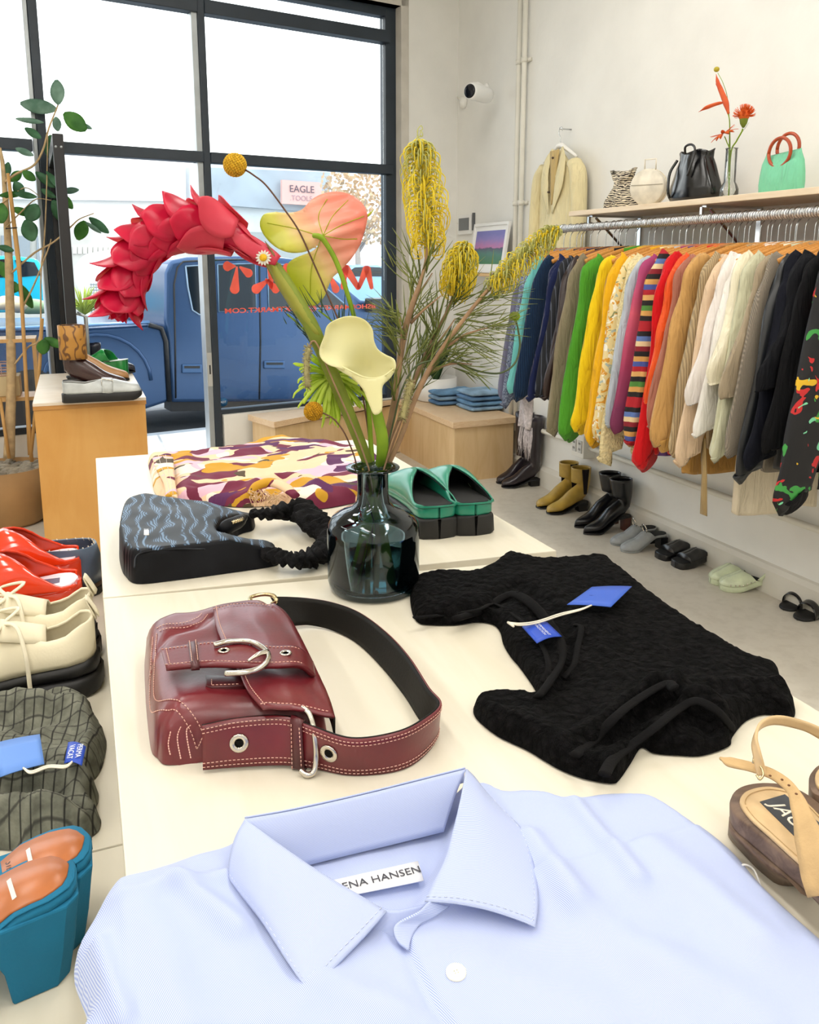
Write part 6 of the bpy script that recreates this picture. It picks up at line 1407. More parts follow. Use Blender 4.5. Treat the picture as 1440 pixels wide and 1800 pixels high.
# ---- anthurium
def anthurium():
    r = root('anthurium', tuple(MOUTH), 'pink and yellow-green anthurium flower seen from behind, on a slim green stem', 'flower')
    b = MB(); up_ = stem_full(b, [(655, 822), (652, 780, .01), (646, 700, .01), (630, 590, .01), (612, 520, .0), (592, 462, -.01), (572, 426, -.015), (562, 416, -.018), (552, 414, -.01)], [.0042, .004, .0038, .0036, .0038, .004, .0045, .004], (-.01, .015)); obj('stem', b, M_green, r)
    def g(n):
        s_ = n.n('ShaderNodeSeparateXYZ'); n.l(n.co('UV'), s_.inputs[0]); x, y = s_.outputs[0], s_.outputs[1]
        # pixel-sized uv: pink towards the tip (right), lime on the two lobes (left and foot)
        k = n.math('ADD', n.math('MULTIPLY', x, .62), n.math('ADD', n.math('MULTIPLY', y, -.45), n.math('MULTIPLY', n.noise(n.mp(1), 30, 3), .22)))
        return n.ramp(k, [(.0 + .26 * 0 + .05, '#c9d23c'), (.5, '#e2dd7a'), (.8, '#f3c79a'), (1.0, '#f39a82')])
    def g2(n):
        s_ = n.n('ShaderNodeSeparateXYZ'); n.l(n.co('UV'), s_.inputs[0]); x = n.math('SUBTRACT', s_.outputs[0], 4.58); y = n.math('SUBTRACT', s_.outputs[1], 3.38)
        k = n.math('ADD', n.math('ADD', n.math('MULTIPLY', x, .52), n.math('MULTIPLY', y, -.34)), n.math('ADD', n.math('MULTIPLY', n.noise(n.mp(1), 22, 3), .18), .16))
        return n.ramp(k, [(.0, '#c3cf2a'), (.22, '#e8e878'), (.42, '#f9dfb0'), (.62, '#fcc0a8'), (1.0, '#f8a08c')])
    m = translu('anthurium_spathe', '#f3a38c', .42, None, .3, 12, g2, .4)
    out = [(568, 414), (560, 432), (545, 442), (520, 446), (496, 440), (480, 428), (464, 412), (457, 394), (464, 378), (482, 373), (508, 374), (530, 369), (545, 352), (565, 342), (592, 337), (616, 342), (634, 354), (644, 370), (645, 384), (640, 406), (634, 428), (620, 452), (600, 472), (584, 486), (577, 500), (572, 518), (560, 534), (545, 537), (532, 528), (518, 512), (508, 488), (505, 470), (514, 456), (528, 446), (545, 440)]
    out = [(566, 420), (553, 434), (534, 443), (508, 444), (484, 434), (466, 416), (457, 396), (463, 378), (482, 373), (508, 374), (530, 369), (547, 352), (567, 341), (592, 337), (616, 342), (634, 354), (644, 369), (646, 384), (641, 406), (634, 428), (620, 452), (600, 474), (586, 487), (578, 502), (571, 520), (558, 535), (545, 537), (532, 529), (518, 512), (508, 488), (504, 470), (512, 458), (528, 450), (548, 442), (560, 432)]
    def df(x, y, d):
        # folded along the vein from the stalk to the tip, lobes bending away
        ax_, ay_, bx_, by_ = 566, 414, 650, 372; dx, dy = bx_ - ax_, by_ - ay_; L = sqrt(dx * dx + dy * dy); s = ((x - ax_) * dy - (y - ay_) * dx) / L; t = ((x - ax_) * dx + (y - ay_) * dy) / L
        z = .018 * (1 - exp(-(s / 30) ** 2)) + .0004 * max(0, -t) + .010 * (s / 70) ** 2; z += .0022 * sin(s * .28 + t * .05) * exp(-((t - 30) / 60) ** 2) + .004 * nz(x * .03, y * .03, 3)
        return z
    b = traced(out, 4.0, df, VT - .01); sp_ = obj('spathe', b, m, r, solid=.0012)
    b = MB(); b.tube(path([(645, 380, .0), (652, 374, .002), (658, 368, .004)]), [.0022, .0012, .0004], 6); obj('spathe_tip', b, m, r)
    b = MB()
    for l in ([(568, 414), (600, 396), (640, 380)], [(568, 414), (585, 380), (612, 352)], [(568, 414), (560, 380), (575, 350)], [(568, 414), (600, 420), (628, 420)], [(566, 416), (520, 402), (470, 392)], [(564, 420), (548, 470), (545, 520)]):
        b.tube([C(x, y, VT - .0112 + df(x, y, 0)) for x, y in [(p.x, p.y) for p in cr([(q[0], q[1], 0) for q in l], 8)]], .0007, 5)
    obj('veins', b, m, sp_)
    b = MB(); b.tube(path([(566, 412, .012), (600, 400, .03), (625, 390, .035)]), [.004, .0045, .0025], 8); obj('spadix', b, translu('spadix', '#f0d890', .1), r)
anthurium()
# ---- calla lily
def calla():
    r = root('calla_lily', tuple(MOUTH), 'creamy pale yellow calla lily opening toward the camera above the vase', 'flower')
    b = MB(); stem_full(b, [(668, 822), (672, 800, -.02), (672, 770, -.03), (666, 740, -.03), (660, 715, -.03)], [.0085, .009, .0092, .0088, .0075], (-.03, -.01), sides=12); obj('stem', b, M_green, r)
    m = translu('calla_cream', '#fbf8cf', .35, '#f6f1ba', .42, 6, spec=.35)
    back = [(576, 572), (596, 560), (618, 556), (640, 562), (654, 578), (657, 598), (664, 614), (678, 624), (693, 632), (695, 648), (686, 664), (672, 676), (672, 700), (671, 720), (657, 727), (648, 706), (640, 684), (622, 662), (600, 648), (580, 642), (565, 630), (562, 614), (570, 592)]
    def dback(x, y, d):
        u = (x - 630) / 60; v = (y - 640) / 80; edge = exp(-d / 9)
        return .030 * exp(-((x - 640) / 34) ** 2 - ((y - 655) / 40) ** 2) - .014 * edge * (1 if y < 650 else .3) + .006 * sin(x * .05)
    b = traced(back, 4.0, dback, VT - .045); obj('spathe', b, m, r, solid=.0014)
    front = [(584, 640), (604, 646), (622, 656), (640, 664), (658, 666), (676, 660), (690, 650), (694, 648), (687, 664), (673, 678), (672, 700), (671, 722), (658, 729), (648, 708), (638, 684), (618, 664), (598, 652)]
    def dfr(x, y, d):
        c_ = lerp(650, 662, (y - 660) / 65); return -.020 * max(0, 1 - ((x - c_) / 30) ** 2) ** .5 * (1.0 if y > 660 else max(0, (y - 640) / 20)) - .002
    b = traced(front, 3.2, dfr, VT - .046); obj('spathe_fold', b, m, r, solid=.0014)
    b = MB(); b.tube(cr([C(584, 641, VT - .050), C(604, 646, VT - .053), C(622, 655, VT - .060), C(640, 663, VT - .067), C(658, 665, VT - .066), C(676, 660, VT - .058), C(692, 648, VT - .052)], 6), .0014, 6); obj('rolled_lip', b, m, r)
calla()
# ---- billy buttons
M_billy = mat('billy_yellow', '#e3b52a', .9, .3, 160, 1.0, 420, .003); M_billyo = mat('billy_ochre', '#c9940f', .9, .3, 160, 1.0, 420, .003)
def billy(px, py, rp, l, label, r_=.0012, m=M_billy, foot=(0, 0), dt=0):
    c = C(px, py, VT + dt); r = root('billy_button', tuple(c), label, 'flower'); b = MB(); b.ball(tuple(c), pxr(rp) * .93, 24, 16)
    random.seed(int(px)); R = pxr(rp)
    for k in range(260):
        z = 1 - 2 * (k + .5) / 260; a = k * 2.399; q = sqrt(1 - z * z); d = Vector((q * cos(a), q * sin(a), z)); b.ball(tuple(c + d * R * .94), R * .12, 5, 4)
    obj('flower_head', b, m, r); b = MB(); stem_full(b, l, r_, foot, sides=7); obj('stem', b, M_brownst, r)
billy(413, 290, 20, [(652, 822, .01), (645, 740, .01), (625, 640), (596, 565), (570, 505), (548, 455), (525, 405), (500, 368), (468, 326), (446, 308), (432, 299), (425, 296)], 'round yellow billy button flower at the top, on a long dark curving stem', .0014)
billy(551, 723, 16, [(628, 824, -.02), (622, 800, -.03), (606, 762, -.04), (588, 738, -.04), (570, 727, -.04), (560, 724, -.04)], 'round ochre billy button flower hanging low left of the vase stems', .0012, M_billyo, (.03, 0), -.04)
def bud():
    c = C(905, 556, VT + .02); r = root('green_button_flower', tuple(c), 'small lime green button flower on a looping dark wiry stem, before the hanging clothes', 'flower'); b = MB(); b.ball(tuple(c), pxr(8.5), 16, 10, sz=.8)
    for k in range(90): z = 1 - 2 * (k + .5) / 90; a = k * 2.399; q = sqrt(1 - z * z); b.ball(tuple(c + Vector((q * cos(a), q * sin(a), z * .8)) * pxr(8.5)), pxr(1.8), 5, 4)
    obj('flower_head', b, translu('lime_petal', '#a9c22e', .2, '#7f9c1a'), r); b = MB(); stem_full(b, [(672, 822), (690, 750), (705, 690), (730, 645), (770, 633), (800, 638), (840, 652), (878, 656), (904, 640), (914, 610), (911, 580), (907, 564)], .0016, (-.02, .01), sides=7); obj('stem', b, mat('dark_green_wire', '#46532f', .5), r)
bud()
# ---- lime spider chrysanthemum
def spider():
    M_l = translu('lime_spider_petal', '#e0f070', .5, '#c8e04c', .45)
    for cx, cy, R, label, ft in ((582, 662, 74, 'lime green spider chrysanthemum with curling petals behind the ginger stem', .03),):
        c = C(cx, cy, VT + .015); r = root('spider_chrysanthemum', tuple(c), label, 'flower'); random.seed(3); b = MB(); b.ball(tuple(c), pxr(14), 12, 8); obj('flower_heart', b, M_l, r)
        for k in range(110):
            a = random.uniform(0, 2 * pi); el = random.uniform(-.5, .9); d = RT * cos(a) * cos(el) + UP * sin(a) * cos(el) - FW * sin(el) * .8; ln = pxr(R) * random.uniform(.65, 1.1); cu = random.uniform(-.3, .5); dn_ = -UP * ln * .28 * (1 - max(0, sin(a)) * .6)
            b = MB(); pts = cr([c + d * pxr(8), c + d * ln * .5 + dn_ * .15, c + d * ln * .88 + dn_ * .7, c + d * ln * .96 + dn_ + (UP * cos(a) + RT * sin(a)) * cu * ln * .15], 4); b.tube(pts, [.0018, .0036, .0040, .0030, .0016], 6, flat=.6); obj('petal', b, M_l, r)
        b = MB(); stem_full(b, [(645, 822, .01), (632, 770, .02), (612, 715, .03), (598, 672, .03)], .0032, (ft, .01)); obj('stem', b, M_green, r)
spider()
# ---- grevillea branches: yellow spikes of curled styles and needle leaves
M_bark = mat('grevillea_bark', '#9a7a5a', .75, .25, 40, .3, 150); M_needle = translu('needle_leaf', '#7d8748', .18, '#5f6c38', .6); M_needle2 = translu('olive_needle_leaf', '#969a55', .18, '#75803f', .6)
M_gy = translu('grevillea_yellow', '#fff260', .5, '#f2dc3c', .5); M_gg = translu('grevillea_green', '#d6d68c', .35, '#bfc070', .5)
def spike(r, l, rad, n, yel, seed=1, top=.0):
    """flower spike: l = pixel axis from foot to tip with depth"""
    random.seed(seed); ax = path(l, 10); b = MB(); b.tube(ax, [.0026, .0022, .001], 6); obj('spike_axis', b, M_gg, r); by = MB(); bg_ = MB()
    for k in range(n):
        s = (k + .5) / n; i = s * (len(ax) - 1); i0 = min(int(i), len(ax) - 2); p = ax[i0].lerp(ax[i0 + 1], i - i0); t = (ax[i0 + 1] - ax[i0]).normalized(); a = k * 2.399 + random.uniform(-.3, .3)
        n0 = t.orthogonal().normalized(); b0 = t.cross(n0); d = n0 * cos(a) + b0 * sin(a); R = rad * interp([(0, .75), (.3, 1), (.75, .85), (1, .35)], s) * random.uniform(.8, 1.15)
        tip = p + d * R * .75 - UP * R * random.uniform(.1, .6) + t * R * .2; m_ = by if random.random() < yel * (1.2 - s * .7) else bg_
        q1 = p + d * R * .55 + t * R * .25; q2 = p + d * R * 1.0 + t * R * .1 - UP * R * .15; q3 = p + d * R * .9 - UP * R * .7; q4_ = p + d * R * .45 - UP * R * .75; q5 = p + d * R * .5 - UP * R * .35
        m_.tube(cr([p, q1, q2, q3, q4_, q5][:random.choice((4, 5, 6))], 3), [.0011, .0010, .0008, .0006], 4)
        if random.random() < .5: bg_.ball(tuple(p + d * R * .35), R * .09, 5, 4)
    obj('curled_styles', by, M_gy, r); obj('buds', bg_, M_gg, r)
def needles(r, nodes, seed, t0=0.0):
    random.seed(seed); bb = [MB(), MB()]
    for (x, y, a0, a1, n, l0, l1, dz) in nodes:
        for k in range(n):
            a = math.radians(a0 + (a1 - a0) * (k + random.random() * .8) / n); ln = random.uniform(l0, l1); x0 = x + random.uniform(-5, 5); y0 = y + random.uniform(-8, 8); bend = random.uniform(-.18, .18); z0 = t0 + dz; z1 = z0 + random.uniform(-.05, .05)
            m1 = (x0 + cos(a) * ln * .5 - sin(a) * bend * ln * .4, y0 - sin(a) * ln * .5 - cos(a) * bend * ln * .4)
            bb[k % 2].tube(path([(x0, y0, z0), (m1[0], m1[1], (z0 + z1) / 2), (x0 + cos(a) * ln, y0 - sin(a) * ln, z1)], 3), [.0010, .0017, .0014, .0003], 5, flat=.5)
            if random.random() < .55:
                f_ = random.uniform(.35, .6); a2 = a + random.choice((-1, 1)) * random.uniform(.25, .5); xs = x0 + cos(a) * ln * f_; ys = y0 - sin(a) * ln * f_; l2 = ln * random.uniform(.35, .6)
                bb[(k + 1) % 2].tube(path([(xs, ys, lerp(z0, z1, f_)), (xs + cos(a2) * l2, ys - sin(a2) * l2, z1)], 3), [.0010, .0015, .0003], 5, flat=.5)
    obj('needle_leaves', bb[0], M_needle, r); obj('needle_leaves', bb[1], M_needle2, r)
r = root('grevillea_branch', tuple(MOUTH), 'tall grevillea branch with the upright yellow flower spike, rising highest from the vase', 'flower')
b = MB(); stem_full(b, [(668, 822, .01), (682, 760, .01), (694, 700, .01), (702, 640, .01), (710, 590, .01), (722, 545), (736, 505), (748, 465), (752, 430)], [.0045, .0046, .0048, .005, .0044, .003, .0024], (.005, -.03)); b.tube(path([(708, 600, .01), (718, 560, .02), (735, 520, .02), (760, 480, .02)]), [.003, .002, .001], 6); b.tube(path([(702, 640, .01), (706, 600, 0), (703, 560, -.01)]), [.003, .002, .001], 6); b.tube(path([(722, 568, .01), (745, 545, .0), (775, 520, 0)]), [.003, .002, .001], 6); obj('stem', b, M_bark, r)
spike(r, [(752, 436), (748, 380), (744, 320), (738, 270), (736, 250)], pxr(38), 290, .85, 2)
b = MB(); b.tube(path([(736, 262), (734, 240), (735, 228)], 4), [.0014, .001, .0008], 5)
for (x, y, s_) in ((736, 225, 1), (745, 235, -1), (716, 260, 1), (752, 255, -1)): b.tube(path([(735, 240), (x - 2, y + 4), (x + 4 * s_, y - 4), (x + 7 * s_, y + 2), (x + 2 * s_, y + 5)], 4), [.0009, .0008, .0008], 5)
obj('spike_tip', b, M_gg, r)
needles(r, [(738, 505, 98, 140, 9, 70, 110, 0), (745, 480, 50, 85, 5, 60, 90, 0), (712, 590, 95, 175, 20, 55, 95, 0), (704, 560, 150, 178, 10, 45, 75, -.01), (700, 620, 95, 140, 10, 40, 80, 0), (722, 560, 40, 100, 12, 60, 110, .01), (690, 700, 60, 110, 6, 40, 70, 0), (712, 640, 40, 85, 10, 60, 120, .01)], 21)
r = root('grevillea_branch', tuple(MOUTH), 'grevillea branch with the short pale yellow bushy spike, in the middle of the three', 'flower')
b = MB(); stem_full(b, [(672, 822, .02), (690, 775, .02), (716, 700, .03), (742, 640, .04), (765, 590, .05), (790, 540, .05), (802, 500, .05)], [.0042, .0044, .0046, .0044, .003, .0024], (-.03, -.03)); b.tube(path([(742, 640, .04), (780, 590, .03), (800, 560, .03)]), [.003, .002, .001], 6); obj('stem', b, M_bark, r)
spike(r, [(796, 512, .05), (806, 480, .05), (812, 450, .05), (822, 428, .05)], pxr(32), 260, .95, 5)
needles(r, [(765, 590, 60, 130, 16, 60, 120, .04), (792, 540, 20, 75, 12, 60, 115, .05), (742, 640, 35, 100, 16, 60, 130, .04), (720, 700, 45, 95, 12, 60, 120, .03), (800, 560, -25, 35, 14, 60, 110, .03)], 22)
r = root('grevillea_branch', tuple(MOUTH), 'grevillea branch with the long greenish-yellow spike reaching right toward the clothes', 'flower')
b = MB(); stem_full(b, [(680, 822, .0), (704, 770), (730, 700), (752, 655), (775, 618, -.01), (805, 575, -.02), (840, 530, -.02), (866, 500, -.02)], [.0040, .0042, .0044, .004, .003, .0022], (-.04, .0)); b.tube(path([(775, 618, -.01), (815, 590, -.01), (860, 575, 0)]), [.003, .002, .001], 6); b.tube(path([(752, 655), (790, 640), (830, 640)]), [.003, .002, .001], 6); obj('stem', b, M_bark, r)
spike(r, [(862, 504, -.02), (890, 478, -.02), (925, 445, -.02), (960, 415, -.02), (984, 402, -.02)], pxr(22), 260, .45, 8)
needles(r, [(840, 530, -5, 60, 14, 60, 115, -.02), (860, 575, -12, 35, 12, 40, 90, -.01), (805, 590, -38, 15, 14, 60, 110, -.01), (775, 618, -25, 60, 16, 60, 110, -.01), (752, 655, 20, 80, 14, 60, 120, 0), (800, 640, -40, 10, 8, 40, 80, .0)], 23)
# ---- fine sprigs and fuzzy catkins
def catkin(l, rp, st, label, ft):
    p0 = path(l, 8); r = root('catkin', tuple(p0[0]), label, 'flower'); b = MB(); b.tube(p0, pxr(rp) * .6, 8); random.seed(9)
    for k in range(260): p = p0[random.randrange(len(p0))]; d = Vector((random.gauss(0, 1), random.gauss(0, 1), random.gauss(0, 1))).normalized(); b.tube([p, p + d * pxr(rp) * 1.1], .0006, 3)
    obj('catkin_spike', b, mat('catkin_grey', '#a39a6a', .9, .3, 90), r); b = MB(); stem_full(b, st, .0014, ft, sides=6); obj('stem', b, M_bark, r)
catkin([(542, 612, -.05), (539, 640, -.05), (541, 680, -.05)], 8, [(648, 822, -.02), (625, 760, -.03), (590, 680, -.045), (560, 610, -.05), (549, 600, -.05), (543, 612, -.05)], 'fuzzy grey-green catkin hanging left of the ginger stem', (.02, .02))
catkin([(722, 672, -.03), (716, 700, -.03), (708, 735, -.03)], 9, [(676, 822, -.02), (688, 780, -.03), (704, 740, -.03)], 'fuzzy grey-green catkin to the right of the calla stem', (-.02, .02))
def sprig(st, nodes, label, seed, ft):
    r = root('fern_sprig', tuple(MOUTH), label, 'foliage'); b = MB(); up_ = stem_full(b, st, .0014, ft, sides=6); obj('stem', b, M_green, r); random.seed(seed); b = MB()
    for x, y, a0, a1, n, l0, l1 in nodes:
        for k in range(n):
            a = math.radians(random.uniform(a0, a1)); ln = random.uniform(l0, l1); x0 = x + random.uniform(-12, 12); y0 = y + random.uniform(-10, 10); b.tube(path([(x0, y0, .0), (x0 + cos(a) * ln * .5, y0 - sin(a) * ln * .45, .005), (x0 + cos(a) * ln, y0 - sin(a) * ln * 1.05, .0)], 3), [.0009, .001, .0003], 4)
    obj('leaflets', b, mat('dark_fern_green', '#2f4a38', .7, .2, 30), r)
sprig([(655, 822, .02), (648, 740, .02), (635, 660, .02), (615, 600, .02), (590, 570, .02), (560, 545, .02)], [(600, 580, 80, 130, 7, 40, 75), (570, 552, 90, 130, 6, 30, 60), (625, 610, 60, 120, 5, 40, 80)], 'dark fine-leaved sprig between the ginger and the calla', 31, (0, .03))
sprig([(640, 822, .03), (620, 740, .03), (590, 660, .03), (560, 610, .03), (530, 575, .03), (505, 552, .03)], [(560, 605, 110, 150, 9, 20, 38), (535, 580, 110, 150, 8, 18, 32), (515, 560, 105, 150, 6, 14, 26)], 'pale feathery sprig left of the ginger stem before the window', 32, (.03, .02))
# ================================================================== THE CLOTHES RAIL
M_hang = wood_mat('hanger_wood', '#d99a4e', '#c07f38', 8, (0, 0, 0), (14, 14, 3), .4)
M_hangd = wood_mat('dark_hanger_wood', '#8a5334', '#6d3c22', 8, (0, 0, 0), (14, 14, 3), .4)
M_hook = mat('hook_steel', '#c9cbcc', .25, .05, 10, Metallic=1.0)
HZ = RODZ - .115                                             # top of a hanger's wooden neck
def hanger_proto(m, nm='coat_hanger'):
    r = root(nm, (XR, 0, RODZ), 'x', 'hanger', 'wooden hangers on the rail', M=Matrix.Translation((XR, 0, RODZ)))
    b = MB(); pts = []
    for k in range(13):
        s = -1 + 2 * k / 12; pts.append((s * .215, 0, -.110 - .058 * abs(s) ** 1.35))
    b.tube(cr(pts, 3), [.006, .0075, .008, .008, .008, .0075, .006], 8, flat=1.7, up=(0, 0, 1)); L_('shoulder_bar', b, m, r)
    b = MB(); hk = [(0, 0, -.118), (0, 0, -.06), (0.004, 0, -.035), (.019, 0, -.014), (.0205, 0, .006), (.0, 0, .021), (-.0195, 0, .008), (-.022, 0, -.004)]
    b.tube(cr(hk, 5), .0019, 6); L_('hook', b, M_hook, r); return r
def copy_tree(o, loc, M=None):
    c = o.copy(); COL.objects.link(c); c.location = loc
    for ch in o.children:
        d = ch.copy(); COL.objects.link(d); d.parent = c
        for g in ch.children: e = g.copy(); COL.objects.link(e); e.parent = d
    return c
H1 = hanger_proto(M_hang); H2 = hanger_proto(M_hangd)

def band_mat(name, cols, per, kind='Object', axis=2, rough=.85, ang=0):
    n = NT(name); s_ = n.n('ShaderNodeSeparateXYZ'); n.l(n.mp(1.0, (0, ang, 0)), s_.inputs[0]); f = n.math('FRACT', n.math('ADD', n.math('MULTIPLY', s_.outputs[axis], 1 / per), n.math('MULTIPLY', n.noise(n.mp(1), 6, 2), .03)))
    k = len(cols); n.col(n.ramp(f, [(i / k, c) for i, c in enumerate(cols)], 'CONSTANT')); n.bump(n.wave(n.mp(1), 120, 0, 1, 'Z'), .4, .002); n.set(Roughness=rough); return n.m
def blot_mat(name, base, blots, sc=9):
    n = NT(name); c = base
    for i, (col, th) in enumerate(blots):
        m_ = n.n('ShaderNodeMapping'); m_.inputs['Location'].default_value = (i * 5.1, i * 3.3, i * 7.7); n.l(n.co(), m_.inputs[0]); q = n.noise(m_.outputs[0], sc, 2, .5, 1.0)
        c = n.mix(n.ramp(q, [(0, (0, 0, 0, 1)), (th, (1, 1, 1, 1))], 'CONSTANT'), c, col)
    n.col(c); n.set(Roughness=.7); return n.m
def garment(y, m, zb, label, cat, kind='sweater', sl=None, wx=.19, thick=.026, seed=0, cuff=None, hang=H1, lean=0.0, name=None, sleeve_out=.125, group='garments on the clothes rail', collar=True, hem=None, slw=.060):
    """y: place on the rail, zb: hem height, sl: height of the cuff (None = no sleeves)"""
    zs = HZ + .002; o = Vector((XR, y, zs)); r = root(name or kind, o, label, cat, group, M=Matrix.Translation(o))
    random.seed(seed); ph = random.uniform(0, 6); n = 40; L = zs - zb
    def ring(t):
        z = -t * L; ws = interp([(0, .055), (.03, .075), (.10, .19), (.16, wx), (1, wx * random.uniform(.97, 1.0))], t * L / .75 if L > .75 else t)
        zz_ = z - 0
        th = interp([(0, .018), (.08, .028), (.25, thick), (1, thick * 1.25)], t); out = []
        for k in range(n):
            a = 2 * pi * k / n; c_, s_ = cos(a), sin(a); fold = 1 + .42 * min(1, t * 2) * sin(5 * a + ph + t * 1.5) + .16 * min(1, t * 2) * sin(9 * a + ph * 2 - t * 2)
            x = ws * (abs(c_) ** .8) * (1 if c_ > 0 else -1); yy = th * s_ * fold + .006 * nz(x * 14 + seed, z * 4, seed) * t * 2
            drop = .062 * (abs(x) / .215) ** 1.35 * max(0, 1 - t * 3) if t < .34 else 0
            out.append((x + lean * t, yy, z - drop - (.006 * sin(3 * a + ph) * (t > .98))))
        return out
    ts = [0, .015, .03, .05, .08, .11, .15, .2, .28, .36, .46, .56, .66, .76, .86, .94, .985, 1]
    b = MB(); b.loft([ring(t) for t in ts], True, True, False); L_('body', b, m, r, solid=.002)
    if collar:
        b = MB(); b.tube([(.062 * cos(a), .024 * sin(a), .006 - .012 * abs(cos(a))) for a in [2 * pi * k / 20 for k in range(21)]], .007, 8, flat=1.6, up=(0, 0, 1)); L_('collar', b, m, r)
    if hem:
        b = MB(); q = ring(1.0); q2 = ring(.94); b.loft([[(p[0] * 1.01, p[1] * 1.08, p[2]) for p in q2], [(p[0] * .99, p[1] * 1.0, p[2]) for p in q], [(p[0] * .97, p[1] * .97, p[2] - .004) for p in q]], True, False, False); L_('hem_band', b, hem, r, solid=.002)
    if sl is not None:
        for s_ in (-1, 1):
            ls = zs - sl; out_ = sleeve_out * (1 if s_ < 0 else .35); x0 = s_ * (wx - .035); yf = -.018 if s_ < 0 else -.004
            pts = [(x0, 0, -.075), (s_ * (wx + .006), yf * .5, -.115), (s_ * (wx + .006 + out_ * .30), yf, -.22), (s_ * (wx + .004 + out_ * .66), yf * 1.6, -.22 - (ls - .22) * .45), (s_ * (wx + .004 + out_), yf * 1.3, -ls + .04), (s_ * (wx + out_), yf, -ls)]
            if ls < .42: pts = [(x0, 0, -.075), (s_ * (wx + .01), yf * .5, -.12), (s_ * (wx + .03), yf, -ls)]
            p_ = cr(pts, 7); N = len(p_); b = MB(); rings = []
            for i, p in enumerate(p_):
                t = i / (N - 1); R = interp([(0, slw * 1.1), (.15, slw * 1.12), (.5, slw), (.9, slw * .90), (1, slw * .76 if cuff else slw * .98)], t); d = (p_[min(i + 1, N - 1)] - p_[max(0, i - 1)]).normalized(); sd = Vector((0, 1, 0)); ot = d.cross(sd).normalized(); rg = []
                for k in range(18):
                    a = 2 * pi * k / 18; f_ = 1 + .15 * sin(3 * a + t * 4 + ph) + .34 * nz(t * 6 + seed, cos(a) * 1.6, sin(a) * 1.6 + s_)
                    rg.append(p + (ot * cos(a) * R * 1.0 + sd * sin(a) * R * .36) * f_)
                rings.append(rg)
            b.loft(rings, True, True, False); so = L_('sleeve', b, m, r, solid=.002)
            if cuff:
                d = (p_[-1] - p_[-4]).normalized(); b = MB(); sd = Vector((0, 1, 0)); ot = d.cross(sd).normalized(); e = p_[-1]
                b.loft([[e + d * q + (ot * cos(2 * pi * k / 16) * R2 + sd * sin(2 * pi * k / 16) * R2 * .5) for k in range(16)] for q, R2 in ((-.012, slw * .76), (.0, slw * .78), (.045, slw * .74), (.05, slw * .72))], True, False, True); obj('cuff', b, cuff, so, local=True, solid=.002)
    hg = copy_tree(hang, (XR, y, RODZ)); hg['label'] = 'wooden hanger holding the ' + label.split(' hanging')[0].split(',')[0]; return r
def yx(px, py=600, x=2.13): return AX(px, py, x).y
def zx(px, py, x=2.14): return AX(px, py, x).z
cm = cloth_mat
GY = []
def G(px, zb_px, sl_px, m, label, cat, kind, **kw):
    """px: where the garment's aisle side shows at eye level; hem and cuff given as pixel heights there"""
    y = yx(px, 520); p = lambda q: CAM.z + ray(px, q).z * (2.15 / ray(px, q).x)
    # height at this y for a pixel row: march the column plane of constant y
    def zrow(q):
        r_ = ray(px - 14, q); return CAM.z + r_.z * (y / r_.y)
    kw.setdefault('seed', int(px)); return garment(y, m, zrow(zb_px), label, cat, kind, zrow(sl_px) if sl_px else None, **kw)
ribg = lambda nm, c: cm(nm, c, .9, 500, .12, 60, 'X', .3)
G(912, 700, 690, cm('lavender_grey_wool', '#74748c'), 'lavender-grey sweater hanging first at the window end of the rail', 'sweater', 'sweater')
G(922, 702, 700, blot_mat('blue_tweed', '#5d6680', [('#8e98ad', .5), ('#3d4663', .58)], 120), 'blue-grey tweed knit cardigan hanging near the window end of the rail', 'cardigan', 'cardigan', wx=.205)
G(933, 690, 680, cm('aqua_knit', '#6fc0bd', .85, 300), 'aqua knit top hanging between the tweed cardigan and the navy ribbed sweater', 'sweater', 'sweater', wx=.2)
G(945, 705, 690, cm('navy_rib_knit', '#16304f', .9, 300, .1, 34, 'X', .3), 'navy ribbed bulky sweater hanging near the window end of the rail', 'sweater', 'sweater', slw=.07)
G(955, 712, None, blot_mat('plum_pattern', '#5b2338', [('#a04b56', .55), ('#dccfc4', .66)], 40), 'plum patterned sleeveless top hanging behind the indigo cardigan', 'top', 'top', wx=.19)
G(966, 700, 690, cm('indigo_wool', '#17214a'), 'indigo blue cardigan hanging beside the pinstripe blazer', 'cardigan', 'cardigan')
G(980, 690, 686, band_mat('black_pinstripe', ['#1c1e24', '#1c1e24', '#1c1e24', '#1c1e24', '#4a4f5c'], .022, 'Object', 0), 'black pinstripe blazer with a grey sheen hanging left of the brown leather jacket', 'blazer', 'blazer', thick=.032)
G(992, 700, 690, leather('dark_brown_leather', '#2c1a18', .4, .1), 'dark brown leather jacket hanging beside the pinstripe blazer', 'jacket', 'jacket', hang=H2)
G(1003, 762, 745, cm('khaki_twill', '#8a7f66', .8, 400), 'khaki-sleeved dark jacket hanging left of the green sweatshirt', 'jacket', 'jacket')
G(1012, 758, None, cm('charcoal_wool', '#272527'), 'charcoal sleeveless coat hanging just left of the green sweatshirt', 'coat', 'coat', wx=.2)
G(1028, 745, 752, cm('grass_green_fleece', '#4f9a2c', .9, 300), 'grass green sweatshirt hanging between dark coats and yellow sweaters', 'sweatshirt', 'sweatshirt', cuff=ribg('green_rib', '#4f9a2c'), hem=ribg('green_rib', '#4f9a2c'), slw=.066)
G(1050, 735, 738, cm('lemon_knit', '#f2cf19', .85, 300), 'lemon yellow sweater hanging right of the green sweatshirt', 'sweater', 'sweater', cuff=ribg('lemon_rib', '#efc915'), slw=.064)
